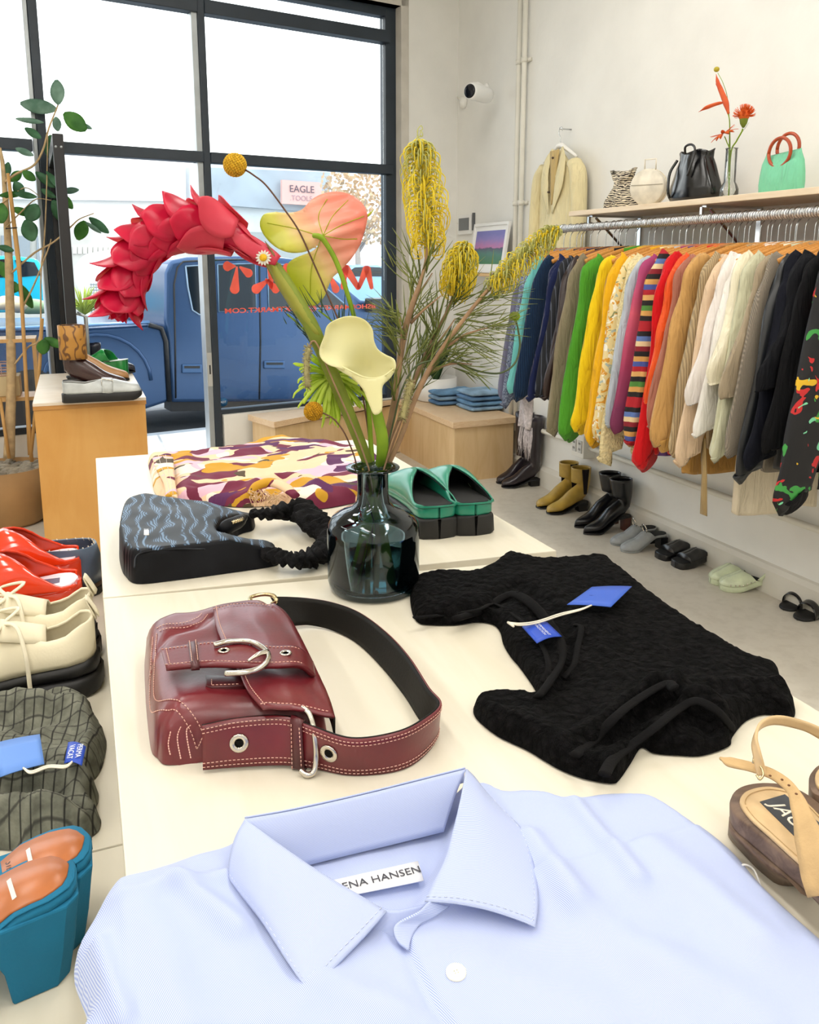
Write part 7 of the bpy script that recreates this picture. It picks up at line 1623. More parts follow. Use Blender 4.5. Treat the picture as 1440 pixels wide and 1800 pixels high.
G(1072, 760, 762, cm('golden_fleece', '#f0b41c', .85, 300), 'golden yellow sweatshirt with a green sleeve patch, right of the lemon sweater', 'sweatshirt', 'sweatshirt', cuff=ribg('golden_rib', '#e8ab18'), hem=ribg('golden_rib', '#e8ab18'), slw=.060)
G(1088, 770, 760, blot_mat('crochet_patchwork', '#e6d29a', [('#d99a35', .56), ('#a9b7b1', .6), ('#f3eede', .58), ('#8a8d62', .66)], 26), 'crochet patchwork cardigan in cream, orange and grey next to the golden sweatshirt', 'cardigan', 'cardigan')
G(1100, 800, 790, mat('ivory_faux_fur', '#ead9a6', .95, .2, 60, 1.0, 90, .012), 'ivory faux-fur trimmed coat hanging right of the crochet cardigan', 'coat', 'coat', slw=.06, thick=.036)
G(1110, 745, 735, cm('pale_blue_sheer', '#b9c2cc', .6, 300), 'pale grey-blue sheer blouse hanging left of the magenta top', 'blouse', 'blouse')
def ombre():
    n = NT('magenta_ombre'); s_ = n.n('ShaderNodeSeparateXYZ'); n.l(n.co(), s_.inputs[0]); n.col(n.ramp(n.math('ADD', n.math('MULTIPLY', s_.outputs[2], -1.3), n.math('MULTIPLY', n.noise(n.mp(1), 5, 2), .3)), [(.1, '#8a1c6b'), (.5, '#d3566e'), (.75, '#a8385f'), (1, '#7b2c54')])); return n.set(Roughness=.7)
G(1122, 750, 745, ombre(), 'magenta and coral ombre long-sleeve top left of the striped sweater', 'top', 'top')
G(1134, 805, None, cm('violet_wool', '#6b4a86'), 'violet long vest hanging behind the striped sweater', 'vest', 'vest', wx=.19)
strp = ['#b3202c', '#1f1b1d', '#d6a35a', '#4f8a3c', '#1f1b1d', '#e0b06a', '#b3202c', '#4a5ba6', '#d6a35a', '#1f1b1d', '#8a1f2b', '#e6cfa0', '#5d7ab8', '#1f1b1d', '#b3202c']
G(1146, 768, 765, band_mat('multi_stripe_knit', strp, .30), 'multicoloured striped knit sweater hanging left of the red sweatshirt', 'sweater', 'sweater', slw=.064)
G(1166, 800, 800, cm('scarlet_fleece', '#d3121a', .85, 300), 'scarlet red sweatshirt hanging right of the striped sweater', 'sweatshirt', 'sweatshirt', cuff=ribg('scarlet_rib', '#c40f18'), slw=.066)
G(1178, 740, 700, cm('orange_satin', '#ee5a22', .4, 300), 'orange blouse hanging between the red sweatshirt and the rust shirt', 'blouse', 'blouse')
G(1188, 790, 740, cm('rust_linen', '#b27462'), 'dusty rust shirt hanging left of the tan trench jacket', 'shirt', 'shirt')
G(1206, 762, 762, cm('tan_gabardine', '#d0a060', .7, 400, .12), 'tan trench jacket with belted cuffs hanging in the middle of the rail', 'jacket', 'jacket', cuff=cm('tan_cuff', '#c8984f', .7), slw=.074, thick=.034)
G(1196, 835, None, cm('camel_wool', '#c0924f'), 'camel long skirt-length coat showing below the tan trench jacket', 'coat', 'coat', wx=.205)
G(1232, 790, 785, cm('beige_rib_knit', '#c2aa84', .85, 300, .1, 40, 'X', .3), 'beige ribbed cardigan hanging right of the tan trench jacket', 'cardigan', 'cardigan')
G(1244, 800, 796, cm('peach_linen', '#e6c9a8'), 'peach linen shirt hanging left of the white blouse', 'shirt', 'shirt')
G(1262, 735, 700, cm('white_poplin', '#efe7e2', .75, 400, .06), 'white ruffled poplin blouse hanging in the cream section of the rail', 'blouse', 'blouse', slw=.066)
G(1274, 760, 750, cm('white_jersey', '#f3efe8', .8, 300, .05), 'plain white long-sleeve tee hanging right of the ruffled blouse', 'tee', 'tee')
G(1290, 790, 668, cm('ivory_silk', '#f0e8cd', .5, 300, .06), 'ivory short-sleeved silk shirt hanging in the cream section of the rail', 'shirt', 'shirt', slw=.062)
G(1306, 795, 790, cm('sage_linen', '#cdccae', .8, 300, .1), 'pale sage linen overshirt hanging right of the ivory shirt', 'shirt', 'shirt', slw=.06)
G(1322, 790, 690, cm('taupe_cotton', '#a8987f'), 'taupe pocketed jacket hanging right of the sage overshirt', 'jacket', 'jacket')
G(1336, 830, 785, cm('grey_corduroy', '#9a8f80', .9, 300, .1, 90, 'X', .3), 'grey-brown corduroy jacket hanging left of the black leather coat', 'jacket', 'jacket', slw=.06)
G(1356, 828, 820, leather('black_soft_leather', '#1b1e23', .42, .1), 'black leather coat with grey sheen hanging right of the corduroy jacket', 'coat', 'coat', thick=.034)
G(1374, 815, 800, cm('midnight_wool', '#12141f'), 'midnight navy wool coat hanging in the black section of the rail', 'coat', 'coat', slw=.066)
G(1390, 820, 675, cm('black_jersey_knit', '#121318'), 'black short-sleeved knit dress hanging in the black section of the rail', 'dress', 'dress', slw=.066)
G(1408, 830, 775, cm('black_crepe', '#0e0e11'), 'black crepe long-sleeved blouse hanging near the right edge', 'blouse', 'blouse', slw=.066)
G(1440, 865, 860, blot_mat('black_floral', '#141317', [('#3f9a45', .60), ('#c92a2c', .64), ('#e7b928', .67), ('#7fd6a8', .69)], 14), 'black jacket with green, red and yellow embroidered flowers at the right edge', 'jacket', 'jacket', cuff=cm('black_cuff', '#141317'), slw=.078, thick=.036)
# long cream skirt hanging behind the dark coats
G(1292, 905, None, cm('cream_suiting', '#dccfb6', .7, 300, .06), 'long cream skirt reaching lowest below the black coats', 'skirt', 'skirt', wx=.20, thick=.035, collar=False)
def denim_mat(name, c):
    if name in _mc: return _mc[name]
    n = NT(name); a = n.noise(n.mp(1), 9, 4); c4 = hx(c); n.col(n.ramp(a, [(.3, tuple(x * .6 for x in c4[:3]) + (1,)), (.65, tuple(min(1, x * 1.25) for x in c4[:3]) + (1,))])); n.bump(n.wave(n.mp(1, (0, 0, .8)), 300, 0, 1, 'X'), .3, .001); n.set(Roughness=.9); _mc[name] = n.m; return n.m
G(940, 735, None, denim_mat('grey_denim', '#566473'), 'grey denim skirt hanging below the first sweaters above the tall boots', 'skirt', 'skirt', wx=.16, collar=False, thick=.04)
# belt hanging down from the beige cardigan
yb_ = yx(1236, 600); p = AX(1236, 770, 2.12); q = AX(1237, 905, 2.12); b = MB()
vs = [(2.12, p.y - .014, p.z), (2.12, p.y + .014, p.z), (2.118, q.y - .016 + .01, lerp(p.z, q.z, .5)), (2.118, q.y + .020, lerp(p.z, q.z, .5)), (2.12, q.y - .018, q.z), (2.12, q.y + .018, q.z)]
b.add(vs, [(0, 1, 3, 2), (2, 3, 5, 4)]); obj('fabric_belt', b, cm('belt_cloth', '#b79c6c'), solid=.003, label='long tan fabric belt dangling below the cream clothes', cat='belt')
def fringe():
    p0 = AX(926, 712, 2.15); r = root('fringed_scarf', tuple(p0), 'whitish fringed scarf dangling in front of the tall dark boots', 'scarf'); random.seed(4); b = MB()
    m = mat('white_mohair', '#cfc6c8', .95, .3, 60, .8, 120, .004); b.surf(lambda u, v: Vector((p0.x - .01 + .01 * sin(v * 7 + u * 3), p0.y - .07 + .14 * v - .02 * u * (v - .5), p0.z + .10 - .22 * u)), 8, 10); obj('cloth', b, m, r, solid=.003)
    b = MB()
    for k in range(46): y = p0.y - .065 + .13 * random.random(); z = p0.z - .11; b.tube([(p0.x, y, z), (p0.x - .01, y + random.uniform(-.02, .01), z - random.uniform(.04, .10)), (p0.x - .01, y + random.uniform(-.03, .01), z - random.uniform(.10, .18))], [.0022, .002, .0006], 4)
    obj('fringe', b, m, r)
fringe()
# the first of each hanger goes on the rail, empty
H1.location = (XR, yx(1196, 520) , RODZ); H1['label'] = 'bare wooden hanger on the rail among the tan and rust clothes'
H2.location = (XR, yx(898, 520) - .01, RODZ); H2['label'] = 'bare dark wooden hanger at the very window end of the rail'
for px, nb in ((1000, 'dark brown jacket and khaki jacket'), (1060, 'lemon and golden yellow tops'), (1112, 'faux-fur coat and magenta top'), (1156, 'striped sweater and red sweatshirt'), (1215, 'tan trench and camel coat'), (1252, 'peach shirt and white blouse'), (1283, 'white tee and ivory shirt'), (1330, 'taupe jacket and corduroy jacket'), (1347, 'corduroy jacket and leather coat'), (1366, 'leather coat and navy coat'), (1424, 'black blouse and flowered jacket')):
    h_ = copy_tree(H1, (XR, yx(px, 520) + .004, RODZ)); h_['label'] = 'spare wooden hanger on the rail between the ' + nb
# ---- cream coat hanging on the wall
def wallcoat():
    c = AX(993, 262, 2.66); y0 = c.y; o = Vector((2.66, y0, c.z)); r = root('wall_coat', o, 'cream long coat on a white hanger hooked to the wall, left of the shelf', 'coat', M=Matrix.Translation(o))
    m = cm('cream_coat_wool', '#e6d9ac', .85, 300, .08); zb_ = AX(985, 500, 2.6).z; L = c.z - zb_; n = 36; b = MB(); rings = []
    for t in (0, .04, .08, .13, .2, .3, .42, .56, .7, .85, 1):
        wy = interp([(0, .045), (.08, .12), (.16, .185), (.3, .19), (1, .20)], t); th = interp([(0, .015), (.2, .035), (1, .045)], t); rings.append([(-.03 + -th * sin(2 * pi * k / n) * (1 + .25 * sin(4 * 2 * pi * k / n + t * 2)), wy * cos(2 * pi * k / n), -t * L - .05 * (abs(cos(2 * pi * k / n)) ** 1.4) * max(0, 1 - t * 3)) for k in range(n)])
    b.loft(rings, True, True, False); L_('body', b, m, r, solid=.003)
    for s_ in (-1, 1):
        b = MB(); pts = cr([(-.03, s_ * .15, -.09), (-.035, s_ * .20, -.16), (-.04, s_ * .225, -.35), (-.045, s_ * .23, -.62), (-.045, s_ * .225, -L * .82)], 6); b.tube(pts, [.045, .05, .046, .042, .038], 14, flat=.8); L_('sleeve', b, m, r)
        b = MB(); pts = cr([(-.048, s_ * .045, .0), (-.066, s_ * .082, -.08), (-.080, s_ * .075, -.2), (-.084, s_ * .02, -.36)], 6); 
        b.tube(pts, [.016, .034, .042, .008], 10, flat=.16, up=(1, 0, 0)); L_('lapel', b, m, r)
    b = MB(); b.surf(lambda u, v: Vector((-.066 - .012 * u, (-.05 + .10 * v) * (1 - u * .9), -.01 - .30 * u)), 8, 4); L_('inner_neck', b, cm('coat_lining', '#c9ad72'), r, solid=.002)
    for z in (-.24, -.05): b = MB(); b.ball((-.092 if z < -.1 else -.07, .01, z), .009, 10, 6, sz=.7); L_('button', b, mat('dark_button', '#4a3a2c', .4), r)
    h = root('coat_hanger', o, 'white hanger of the cream coat hooked on the wall', 'hanger', M=Matrix.Translation(o)); mw = mat('white_plastic', '#f2f1ec', .4, .02)
    b = MB(); b.tube(cr([(-.03, -.17, -.06), (-.03, -.08, -.015), (-.03, 0, .018), (-.03, .08, -.015), (-.03, .17, -.06)], 5), [.008, .012, .016, .012, .008], 8); L_('shoulder_bar', b, mw, h)
    b = MB(); b.tube(cr([(-.03, 0, .018), (-.03, 0, .06), (-.03, .018, .085), (-.03, .012, .115), (-.03, -.012, .115), (-.03, -.016, .095)], 5), .0022, 6); L_('hook', b, M_hook, h)
    b = MB(); b.tube([(2.70, y0, c.z + .108), (2.625, y0, c.z + .108)], .004, 8); obj('wall_hook', b, M_hook, label='small metal hook in the wall above the cream coat', cat='hook')
wallcoat()

# ================================================================== BAGS AND FLOWERS ON THE SHELF
def sh(px, py, x=2.47): p = AX(px, py, x); return Vector((x, p.y, SHT + .0005))
def black_bucket():
    p = sh(1221, 350, 2.50); r = root('bucket_bag', p, 'glossy black leather bucket bag standing on the shelf', 'handbag'); m = leather('glossy_black_leather', '#0b0b0d', .15, .2); hh = AX(1222, 268, 2.50).z - SHT; w0 = abs(AX(1181, 350, 2.5).y - AX(1259, 350, 2.5).y) / 2
    b = MB(); rings = []
    for t in (0, .03, .12, .3, .5, .7, .85, .95, 1.0):
        w_ = w0 * interp([(0, .90), (.08, 1.02), (.3, .98), (.7, .72), (.9, .58), (1, .66)], t); d_ = .075 * interp([(0, .9), (.1, 1), (.6, .8), (1, .62)], t); rings.append([(p.x + d_ * sin(2 * pi * k / 40) * (1 + .10 * t * sin(7 * 2 * pi * k / 40 + 1)), p.y + w_ * cos(2 * pi * k / 40) * (1 + .08 * t * sin(9 * 2 * pi * k / 40)), p.z + t * hh + .006 * sin(10 * pi * k / 40) * (t > .9)) for k in range(40)])
    b.loft(rings, True, True, False); obj('body', b, m, r, solid=.003)
    b = MB(); b.tube(cr([p + Vector((-.04, w0 * .2, hh * .96)), p + Vector((-.05, w0 * .12, hh * 1.10)), p + Vector((-.05, -w0 * .15, hh * 1.12)), p + Vector((-.055, -w0 * .35, hh * 1.0)), p + Vector((-.072, -w0 * .36, hh * .7)), p + Vector((-.078, -w0 * .28, hh * .5))], 6), .005, 8); obj('strap', b, m, r)
    b = MB(); b.tube(cr([p + Vector((-.045, w0 * .50, hh * .86)), p + Vector((-.070, w0 * .60, hh * .6)), p + Vector((-.080, w0 * .55, hh * .25)), p + Vector((-.07, w0 * .55, hh * .1))], 6), .006, 8); obj('strap', b, m, r)
black_bucket()
def mint():
    p = sh(1373, 338, 2.50); r = root('knit_bag', p, 'mint green knitted bag with round amber handles on the shelf', 'handbag'); m = cm('mint_knit', '#7fcfa9', .9, 200, .1, 0, 'X', 1.0); ya = AX(1335, 340, 2.5).y; yb = AX(1412, 334, 2.5).y; w_ = abs(ya - yb) / 2; cy = (ya + yb) / 2; hh = AX(1373, 280, 2.5).z - SHT
    b = MB(); rings = []
    for t in (0, .04, .3, .6, .85, .95, 1.0):
        ww = w_ * interp([(0, 1), (.6, .97), (.85, .92), (1, .78)], t); d_ = .035 * interp([(0, .7), (.3, 1), (.8, .8), (1, .25)], t); rg = []
        for k in range(44):
            a = 2 * pi * k / 44; c_ = cos(a); y = ww * (abs(c_) ** .55) * (1 if c_ > 0 else -1); z = t * hh + (.0 if t < .8 else (t - .8) / .2 * .030 * ((abs(c_)) ** 1.5) ); rg.append((p.x + d_ * sin(a), cy + y, p.z + z))
        rings.append(rg)
    b.loft(rings, True, True, True); obj('body', b, m, r)
    for dx, dz in ((-.02, -.006), (.02, .012)):
        b = MB(); R = .052; b.tube([(p.x + dx, cy + R * cos(a), p.z + hh + .028 + dz + R * sin(a)) for a in [2 * pi * k / 32 for k in range(33)]], .0065, 10); obj('handle', b, mat('amber_resin', '#b2461d', .15, .25, 14), r, label='round amber handle')
mint()
def zebra():
    p = sh(1098, 366, 2.50); r = root('ruffled_bag', p, 'small ruffled bag with black and cream zebra stripes on the shelf', 'handbag'); n = NT('zebra_print'); wv = n.wave(n.mp((1, .6, 1.6)), 22, 6, 2.2, 'Z', 1); n.col(n.ramp(wv, [(.42, '#e6d9bf'), (.5, '#2a211c')])); n.set(Roughness=.7)
    ya = AX(1066, 368, 2.5).y; yb = AX(1122, 362, 2.5).y; w_ = abs(ya - yb) / 2; cy = (ya + yb) / 2; hh = AX(1094, 298, 2.5).z - SHT; b = MB(); rings = []
    for t in (0, .05, .2, .4, .55, .7, .85, 1.0):
        ww = w_ * interp([(0, 1), (.3, .85), (.55, .45), (.7, .42), (.85, .60), (1, .75)], t); d_ = .05 * interp([(0, .8), (.2, 1), (.6, .5), (1, .5)], t); rings.append([(p.x + d_ * sin(2 * pi * k / 40) * (1 + .22 * sin(6 * 2 * pi * k / 40)), cy + ww * cos(2 * pi * k / 40) * (1 + .12 * sin(8 * 2 * pi * k / 40 + t * 3)), p.z + t * hh - (.05 * (1 - abs(cos(2 * pi * k / 40))) * (t > .8) * t) + .008 * nz(t * 6, k * .4)) for k in range(40)])
    b.loft(rings, True, True, True); obj('body', b, n.m, r)
zebra()
def roundbox():
    p = sh(1140, 360, 2.47); r = root('round_box_bag', p, 'round cream hard-sided box bag with a small square handle on the shelf', 'handbag'); R = (AX(1136, 297, 2.45).z - SHT) / 2; c = p + Vector((0, 0, R)); ax = Vector((-.86, -.51, 0)).normalized() * -1; m = leather('cream_patent', '#ece4d2', .3, .05)
    M = frame(c, (0, 0, 1), ax.cross(Vector((0, 0, 1)))); b = MB(); b.lathe([(.001, .032), (R * .93, .032), (R * .985, .028), (R, .02), (R, -.02), (R * .985, -.028), (R * .93, -.032), (.001, -.032)], M=M, n=48); bo = obj('body', b, m, r)
    b = MB(); b.tube([M @ Vector((R * 1.002 * cos(a), R * 1.002 * sin(a), .0)) for a in [2 * pi * k / 48 for k in range(49)]], .0012, 5); obj('zip', b, M_brass, bo)
    b = MB(); 
    q = M.to_3x3(); f = q @ Vector((0, 1, 0)); z = Vector((0, 0, 1)); s_ = f; top = c + z * R * .97
    b.tube([top - s_ * .026, top - s_ * .026 + z * .045, top + s_ * .026 + z * .045, top + s_ * .026], .0035, 8); obj('handle', b, m, r)
    b = MB(); b.tube([c + q @ Vector((0, -R * .9, -.0335)) + z * .01, c + q @ Vector((0, R * .9, -.0335)) + z * .01], .0012, 5); obj('seam', b, mat('seam_grey', '#a8a090', .5), bo)
roundbox()
def shelf_vase():
    p = sh(1281, 345, 2.46); r = root('clear_vase', p, 'clear glass bottle vase on the shelf holding orange flowers', 'vase'); hh = AX(1281, 262, 2.46).z - SHT; R = .036
    b = MB(); b.lathe([(.002, 0), (R * .95, 0), (R, .006), (R, .035), (R * .8, .052), (R * .62, .062), (R * .60, hh - .004), (R * .70, hh), (R * .62, hh), (R * .54, hh - .01), (R * .54, .066), (R * .9, .036), (R * .9, .008), (.002, .006)], tuple(p), 32); obj('bottle', b, glass_mat('thin_clear_glass', (.985, .99, .985, 1), .9), r)
    def fl(name, label, l, rr=.0022, m=M_green):
        b = MB(); q = [Vector((p.x + dx, AX(x, y, p.x + dx).y, AX(x, y, p.x + dx).z)) for x, y, dx in l]; r2 = root(name, q[-1], label, 'flower'); b.tube(cr([p + Vector((0, 0, .01))] + q, 8), rr, 6); obj('stem', b, m, r2); return r2, q[-1]
    m_o = translu('orange_petal', '#f58238', .3, '#ec6324'); m_b = translu('orange_bract', '#ef7a44', .3, '#dd5c38')
    r2, e = fl('bird_flower', 'tall orange spiky bract flower in the shelf vase', [(1281, 300, 0), (1283, 220, 0), (1279, 195, 0)])
    def px3(x, y, dx=0): return Vector((p.x + dx, AX(x, y, p.x + dx).y, AX(x, y, p.x + dx).z))
    for l, ww in (([(1281, 200), (1276, 180), (1268, 160), (1262, 145), (1259, 130)], [.006, .014, .012, .009, .001]), ([(1274, 180), (1262, 182), (1245, 188), (1228, 197)], [.005, .011, .012, .001]), ([(1268, 160), (1262, 152), (1258, 147)], [.004, .004, .001])):
        b = MB(); b.tube(cr([px3(*q) for q in l], 6), ww, 8, flat=.6); obj('bract', b, m_b, r2)
    r2, e = fl('billy_button', 'small yellow-green ball flower topping the shelf vase', [(1284, 260, .01), (1280, 180, .01), (1272, 148, .01), (1262, 128, .01)], .0012); b = MB(); b.ball(tuple(px3(1260, 122, .01)), .0115, 14, 10, sz=.9); obj('flower_head', b, mat('olive_yellow', '#b9a832', .8, .2, 200, .8, 400, .001), r2)
    r2, e = fl('gerbera', 'orange gerbera drooping left of the shelf vase', [(1283, 270, -.01), (1278, 250, -.01), (1274, 240, -.01)])
    c = px3(1272, 234, -.015); n_ = Vector((-.35, .25, .9)).normalized(); M = frame(c, n_.orthogonal(), n_.cross(n_.orthogonal()))
    b = MB(); b.ball((0, 0, .002), .008, 12, 6, M, .5); obj('flower_heart', b, mat('rust_heart', '#b5421c', .8, .2, 100), r2)
    for k in range(18):
        a = 2 * pi * k / 18; b = MB(); d = Vector((cos(a), sin(a), 0)); s_ = Vector((-sin(a), cos(a), 0)); b.surf(lambda u, v: M @ (d * (.006 + .050 * u) + s_ * .0075 * (2 * v - 1) * sin(pi * (.1 + .8 * u)) + Vector((0, 0, .004 * u - .016 * u * u * (1 if k % 3 else -.3)))), 5, 2); obj('petal', b, m_o, r2, solid=.0005)
    r2, e = fl('pincushion_flower', 'orange pincushion protea on the right of the shelf vase', [(1285, 270, .01), (1295, 248, .01), (1304, 232, .01), (1306, 226, .01)], .003)
    c = px3(1308, 208, .01); b = MB(); b.lathe([(.004, -.035), (.013, -.02), (.017, .0), (.014, .012)], tuple(c), 14); obj('calyx', b, M_olive, r2); b = MB(); b.ball(tuple(c + Vector((0, 0, .012))), .022, 16, 10); random.seed(6)
    for k in range(170):
        a = random.uniform(0, 2 * pi); el = random.uniform(-.1, 1.5); d = Vector((cos(a) * cos(el), sin(a) * cos(el), sin(el))); o_ = c + Vector((0, 0, .008)); b.tube([o_ + d * .018, o_ + d * .034, o_ + d * .042 + Vector((0, 0, .004))], [.0012, .001, .0008], 4)
    obj('flower_head', b, m_o, r2)
    b = MB(); a_ = px3(1302, 234, .01); b.surf(lambda u, v: a_ + Vector((0, -.012 - .03 * u, .005 + .03 * u)) + Vector((.004 * (2 * v - 1) * sin(pi * u), .0, .004 * (2 * v - 1) * sin(pi * u))), 6, 2); obj('leaf', b, M_olive, r2, solid=.0005)
shelf_vase()
# ================================================================== SHOES ON THE FLOOR
FG = 'shoes in a row on the floor under the clothes rail'
def boot(heel, toe, z, label, m, L=.255, Wd=.085, Hs=.17, hh=.055, rt=.055, ra=.040, tab=ROUND, lean=.0, gore=None, heelm=None, solem=None, name='boot', block=(.012, .075), group=FG, top=None):
    M = heelframe(heel, toe, z); r = place(name, M, label, 'shoe', group)
    bz_ = wedge([(0, hh), (.28, hh * .94), (.5, hh * .45), (.68, .010), (1, .010)])
    b, tp = bootshape(L, Wd, bz_, Hs, rt, ra, lean, tab); up_ = L_('upper', b, m, r, solid=.003, off=-1)
    sm = solem or M_blks
    L_('sole', sole(L, Wd, lambda u: bz_(u) - .008, bz_, tab, ex=.002), sm, r)
    b = MB(); w0 = Wd * .34; b.loft([[(block[1] * k, -w0 * q, zz), (.006, -w0 * q * .8, zz), (-.001 + block[0] * (1 - q) * 4, 0, zz), (.006, w0 * q * .8, zz), (block[1] * k, w0 * q, zz)] for zz, q, k in ((0, .86, .86), (hh * .5, .88, .9), (hh - .009, 1.0, 1.0))], True, True, True); L_('heel', b, heelm or sm, r, smooth=False)
    if gore:
        for s_ in (-1, 1):
            b = MB(); zt = tp[1]; x0 = .19 * L; b.surf(lambda u, v: Vector((x0 + (v - .5) * lerp(.018, .046, u), s_ * (lerp(ra * .95, rt * .90, u) + .0035 - .006 * (2 * v - 1) ** 2 * u), lerp(hh + .055, zt - .001, u))), 8, 4); L_('elastic_gore', b, gore, r, solid=.002)
    if top:
        b = MB(); k0 = [(0, 1.0), (.5, 1.04), (1, 1.03)]; b.loft([[(.19 * L + lean * t + (rt * .95 + .004) * sin(2 * pi * k / 24), (rt * .86 + .004) * cos(2 * pi * k / 24), lerp(tp[1] - top[1], tp[1] + .001, t)) for k in range(24)] for t in (0, .3, .6, 1)], True, False, False); L_('shaft_cover', b, top[0], r, solid=.003)
    return r
M_plum = leather('aubergine_leather', '#2a2229', .28, .06); M_must = leather('mustard_leather', '#b9983f', .45, .1); M_bkl = leather('black_smooth_leather', '#0d0e13', .3, .05)
boot((948, 853), (897, 856), 0, 'tall dark aubergine heeled boot under the denim skirt, the nearer of the pair', M_plum, L=.25, Hs=.40, hh=.05, rt=.062, ra=.050, name='tall_boot')
boot((930, 842), (884, 849), 0, 'tall dark aubergine heeled boot under the denim skirt, the farther of the pair', M_plum, L=.25, Hs=.40, hh=.05, rt=.062, ra=.050, name='tall_boot')
mg = cm('brown_black_elastic', '#211a1b', .9, 300)
boot((1032, 896), (966, 903), 0, 'mustard leather ankle boot with dark elastic side, the nearer of the pair', M_must, gore=mg, Hs=.20, L=.255, rt=.058, ra=.055); boot((1010, 885), (948, 893), 0, 'mustard leather ankle boot with dark elastic side, the farther of the pair', M_must, gore=mg, Hs=.20, L=.255, rt=.058, ra=.055)
mh = mat('stacked_brown_heel', '#5b2f22', .4, .2, 60)
boot((1106, 931), (1040, 938), 0, 'black high-heeled ankle boot with brown heel, the nearer of the pair', M_bkl, L=.27, Hs=.20, hh=.085, rt=.062, ra=.050, lean=.012, tab=POINT, heelm=mh, block=(.01, .045)); boot((1086, 918), (1022, 926), 0, 'black high-heeled ankle boot with brown heel, the farther of the pair', M_bkl, L=.27, Hs=.20, hh=.085, rt=.062, ra=.050, lean=.012, tab=POINT, heelm=mh, block=(.01, .045))
def fmule(heel, toe, z, label, m, L=.25, Wd=.085, hh=.06, plat=.01, thr=.5, hv=.05, tab=ROUND, inm=None, heelm=None, blk=.07, name='mule', group=FG, extra=None, u1=.999, solem=None):
    M = heelframe(heel, toe, z); r = place(name, M, label, 'shoe', group); top = wedge([(0, hh), (.28, hh * .96), (.5, lerp(plat, hh, .45)), (.68, plat + .003), (1, plat)]); th = max(.010, plat - .001)
    L_('sole', sole(L, Wd, lambda u: max(0, top(u) - th - .002), top, tab, rnd=.002), solem or heelm or m, r); L_('insole', sole(L, Wd, lambda u: top(u) + .0003, lambda u: top(u) + .003, tab, ex=-.004), inm or M_blki, r)
    w0 = Wd * .36; b = MB(); b.loft([[(blk * k, -w0, zz), (.004, -w0 * .85, zz), (0, 0, zz), (.004, w0 * .85, zz), (blk * k, w0, zz)] for zz, k in ((0, .9), (hh * .9 - th, 1.0))], True, True, True); L_('heel', b, heelm or m, r, smooth=False)
    b = shell(L, Wd, top, wedge([(0, .001), (thr - .16, .002), (thr - .06, hv * .7), (thr + .04, hv), (.8, hv * .72), (.95, hv * .42), (1, .008)]), lambda u: .98 if u < thr - .14 else max(0, .98 * (1 - ((u - thr + .14) / .14) ** 2)) if u < thr else 0, tab, u0=max(.02, thr - .18), u1=u1); L_('vamp', b, m, r, solid=.002, off=1)
    if extra: extra(r, L, Wd, top, hv)
    return r
def ring_(r, L, Wd, top, hv):
    b = MB(); c = Vector((.50 * L, 0, top(.5) + hv + .012)); b.tube([c + Vector((.006 * sin(a), .022 * cos(a), .022 * sin(a))) for a in [2 * pi * k / 24 for k in range(25)]], .003, 8); L_('ring_ornament', b, M_silver, r)
m_g = leather('dove_grey_leather', '#9b9fa0', .45, .08)
fmule((1170, 963), (1108, 968), 0, 'dove grey heeled mule with a silver ring, the nearer of the pair', m_g, L=.24, hh=.08, thr=.48, hv=.055, inm=M_blki, heelm=M_bkl, blk=.045, extra=ring_, solem=m_g); fmule((1152, 952), (1090, 956), 0, 'dove grey heeled mule with a silver ring, the farther of the pair', m_g, L=.24, hh=.08, thr=.48, hv=.055, heelm=M_bkl, blk=.045, extra=ring_, solem=m_g)
fmule((1262, 984), (1175, 1000), 0, 'chunky black square-toed slide, the nearer of the pair on the floor', M_bkl, L=.26, Wd=.095, hh=.055, plat=.030, thr=.50, hv=.040, tab=SQUARE, blk=.10, name='slide', u1=.80); fmule((1232, 970), (1152, 984), 0, 'chunky black square-toed slide, the farther of the pair on the floor', M_bkl, L=.26, Wd=.095, hh=.055, plat=.030, thr=.50, hv=.040, tab=SQUARE, blk=.10, name='slide', u1=.80)
m_mint = leather('pale_mint_leather', '#dbe5c2', .35, .04)
def clogx(r, L, Wd, top, hv):
    for k in range(9):
        for s_ in (-1, 1): u = .34 + k * .068; p = Vector((u * L, s_ * (hw(u, Wd, ROUND) + .001), top(u) + .006)); b = MB(); b.ball(tuple(p), .004, 8, 6); L_('stud', b, M_silver, r)
    b = MB(); b.tube(cr([(.40 * L, -Wd * .42, top(.4) + .004), (.2 * L, -Wd * .46, top(.2) + .045), (.0, -Wd * .25, top(0) + .066), (-.008, 0, top(0) + .070), (.0, Wd * .25, top(0) + .066), (.2 * L, Wd * .46, top(.2) + .045), (.40 * L, Wd * .42, top(.4) + .004)], 5), .008, 8, flat=.25, up=(0, 1, 0)); L_('heel_strap', b, m_mint, r)
    b = MB(); b.tube([(.12 * L, -Wd * .48, top(.1) + .045), (.12 * L, -Wd * .5, top(.1) + .065), (.17 * L, -Wd * .5, top(.1) + .065), (.17 * L, -Wd * .48, top(.1) + .045)], .0016, 6); L_('buckle', b, M_silver, r)
fmule((1366, 1034), (1268, 1036), 0, 'pale mint studded clog with heel strap, the nearer of the pair', m_mint, L=.255, Wd=.095, hh=.06, plat=.026, thr=.60, hv=.052, blk=.07, name='clog', extra=clogx); fmule((1336, 1016), (1246, 1026), 0, 'pale mint studded clog with heel strap, the farther of the pair', m_mint, L=.255, Wd=.095, hh=.06, plat=.026, thr=.60, hv=.052, blk=.07, name='clog', extra=clogx)
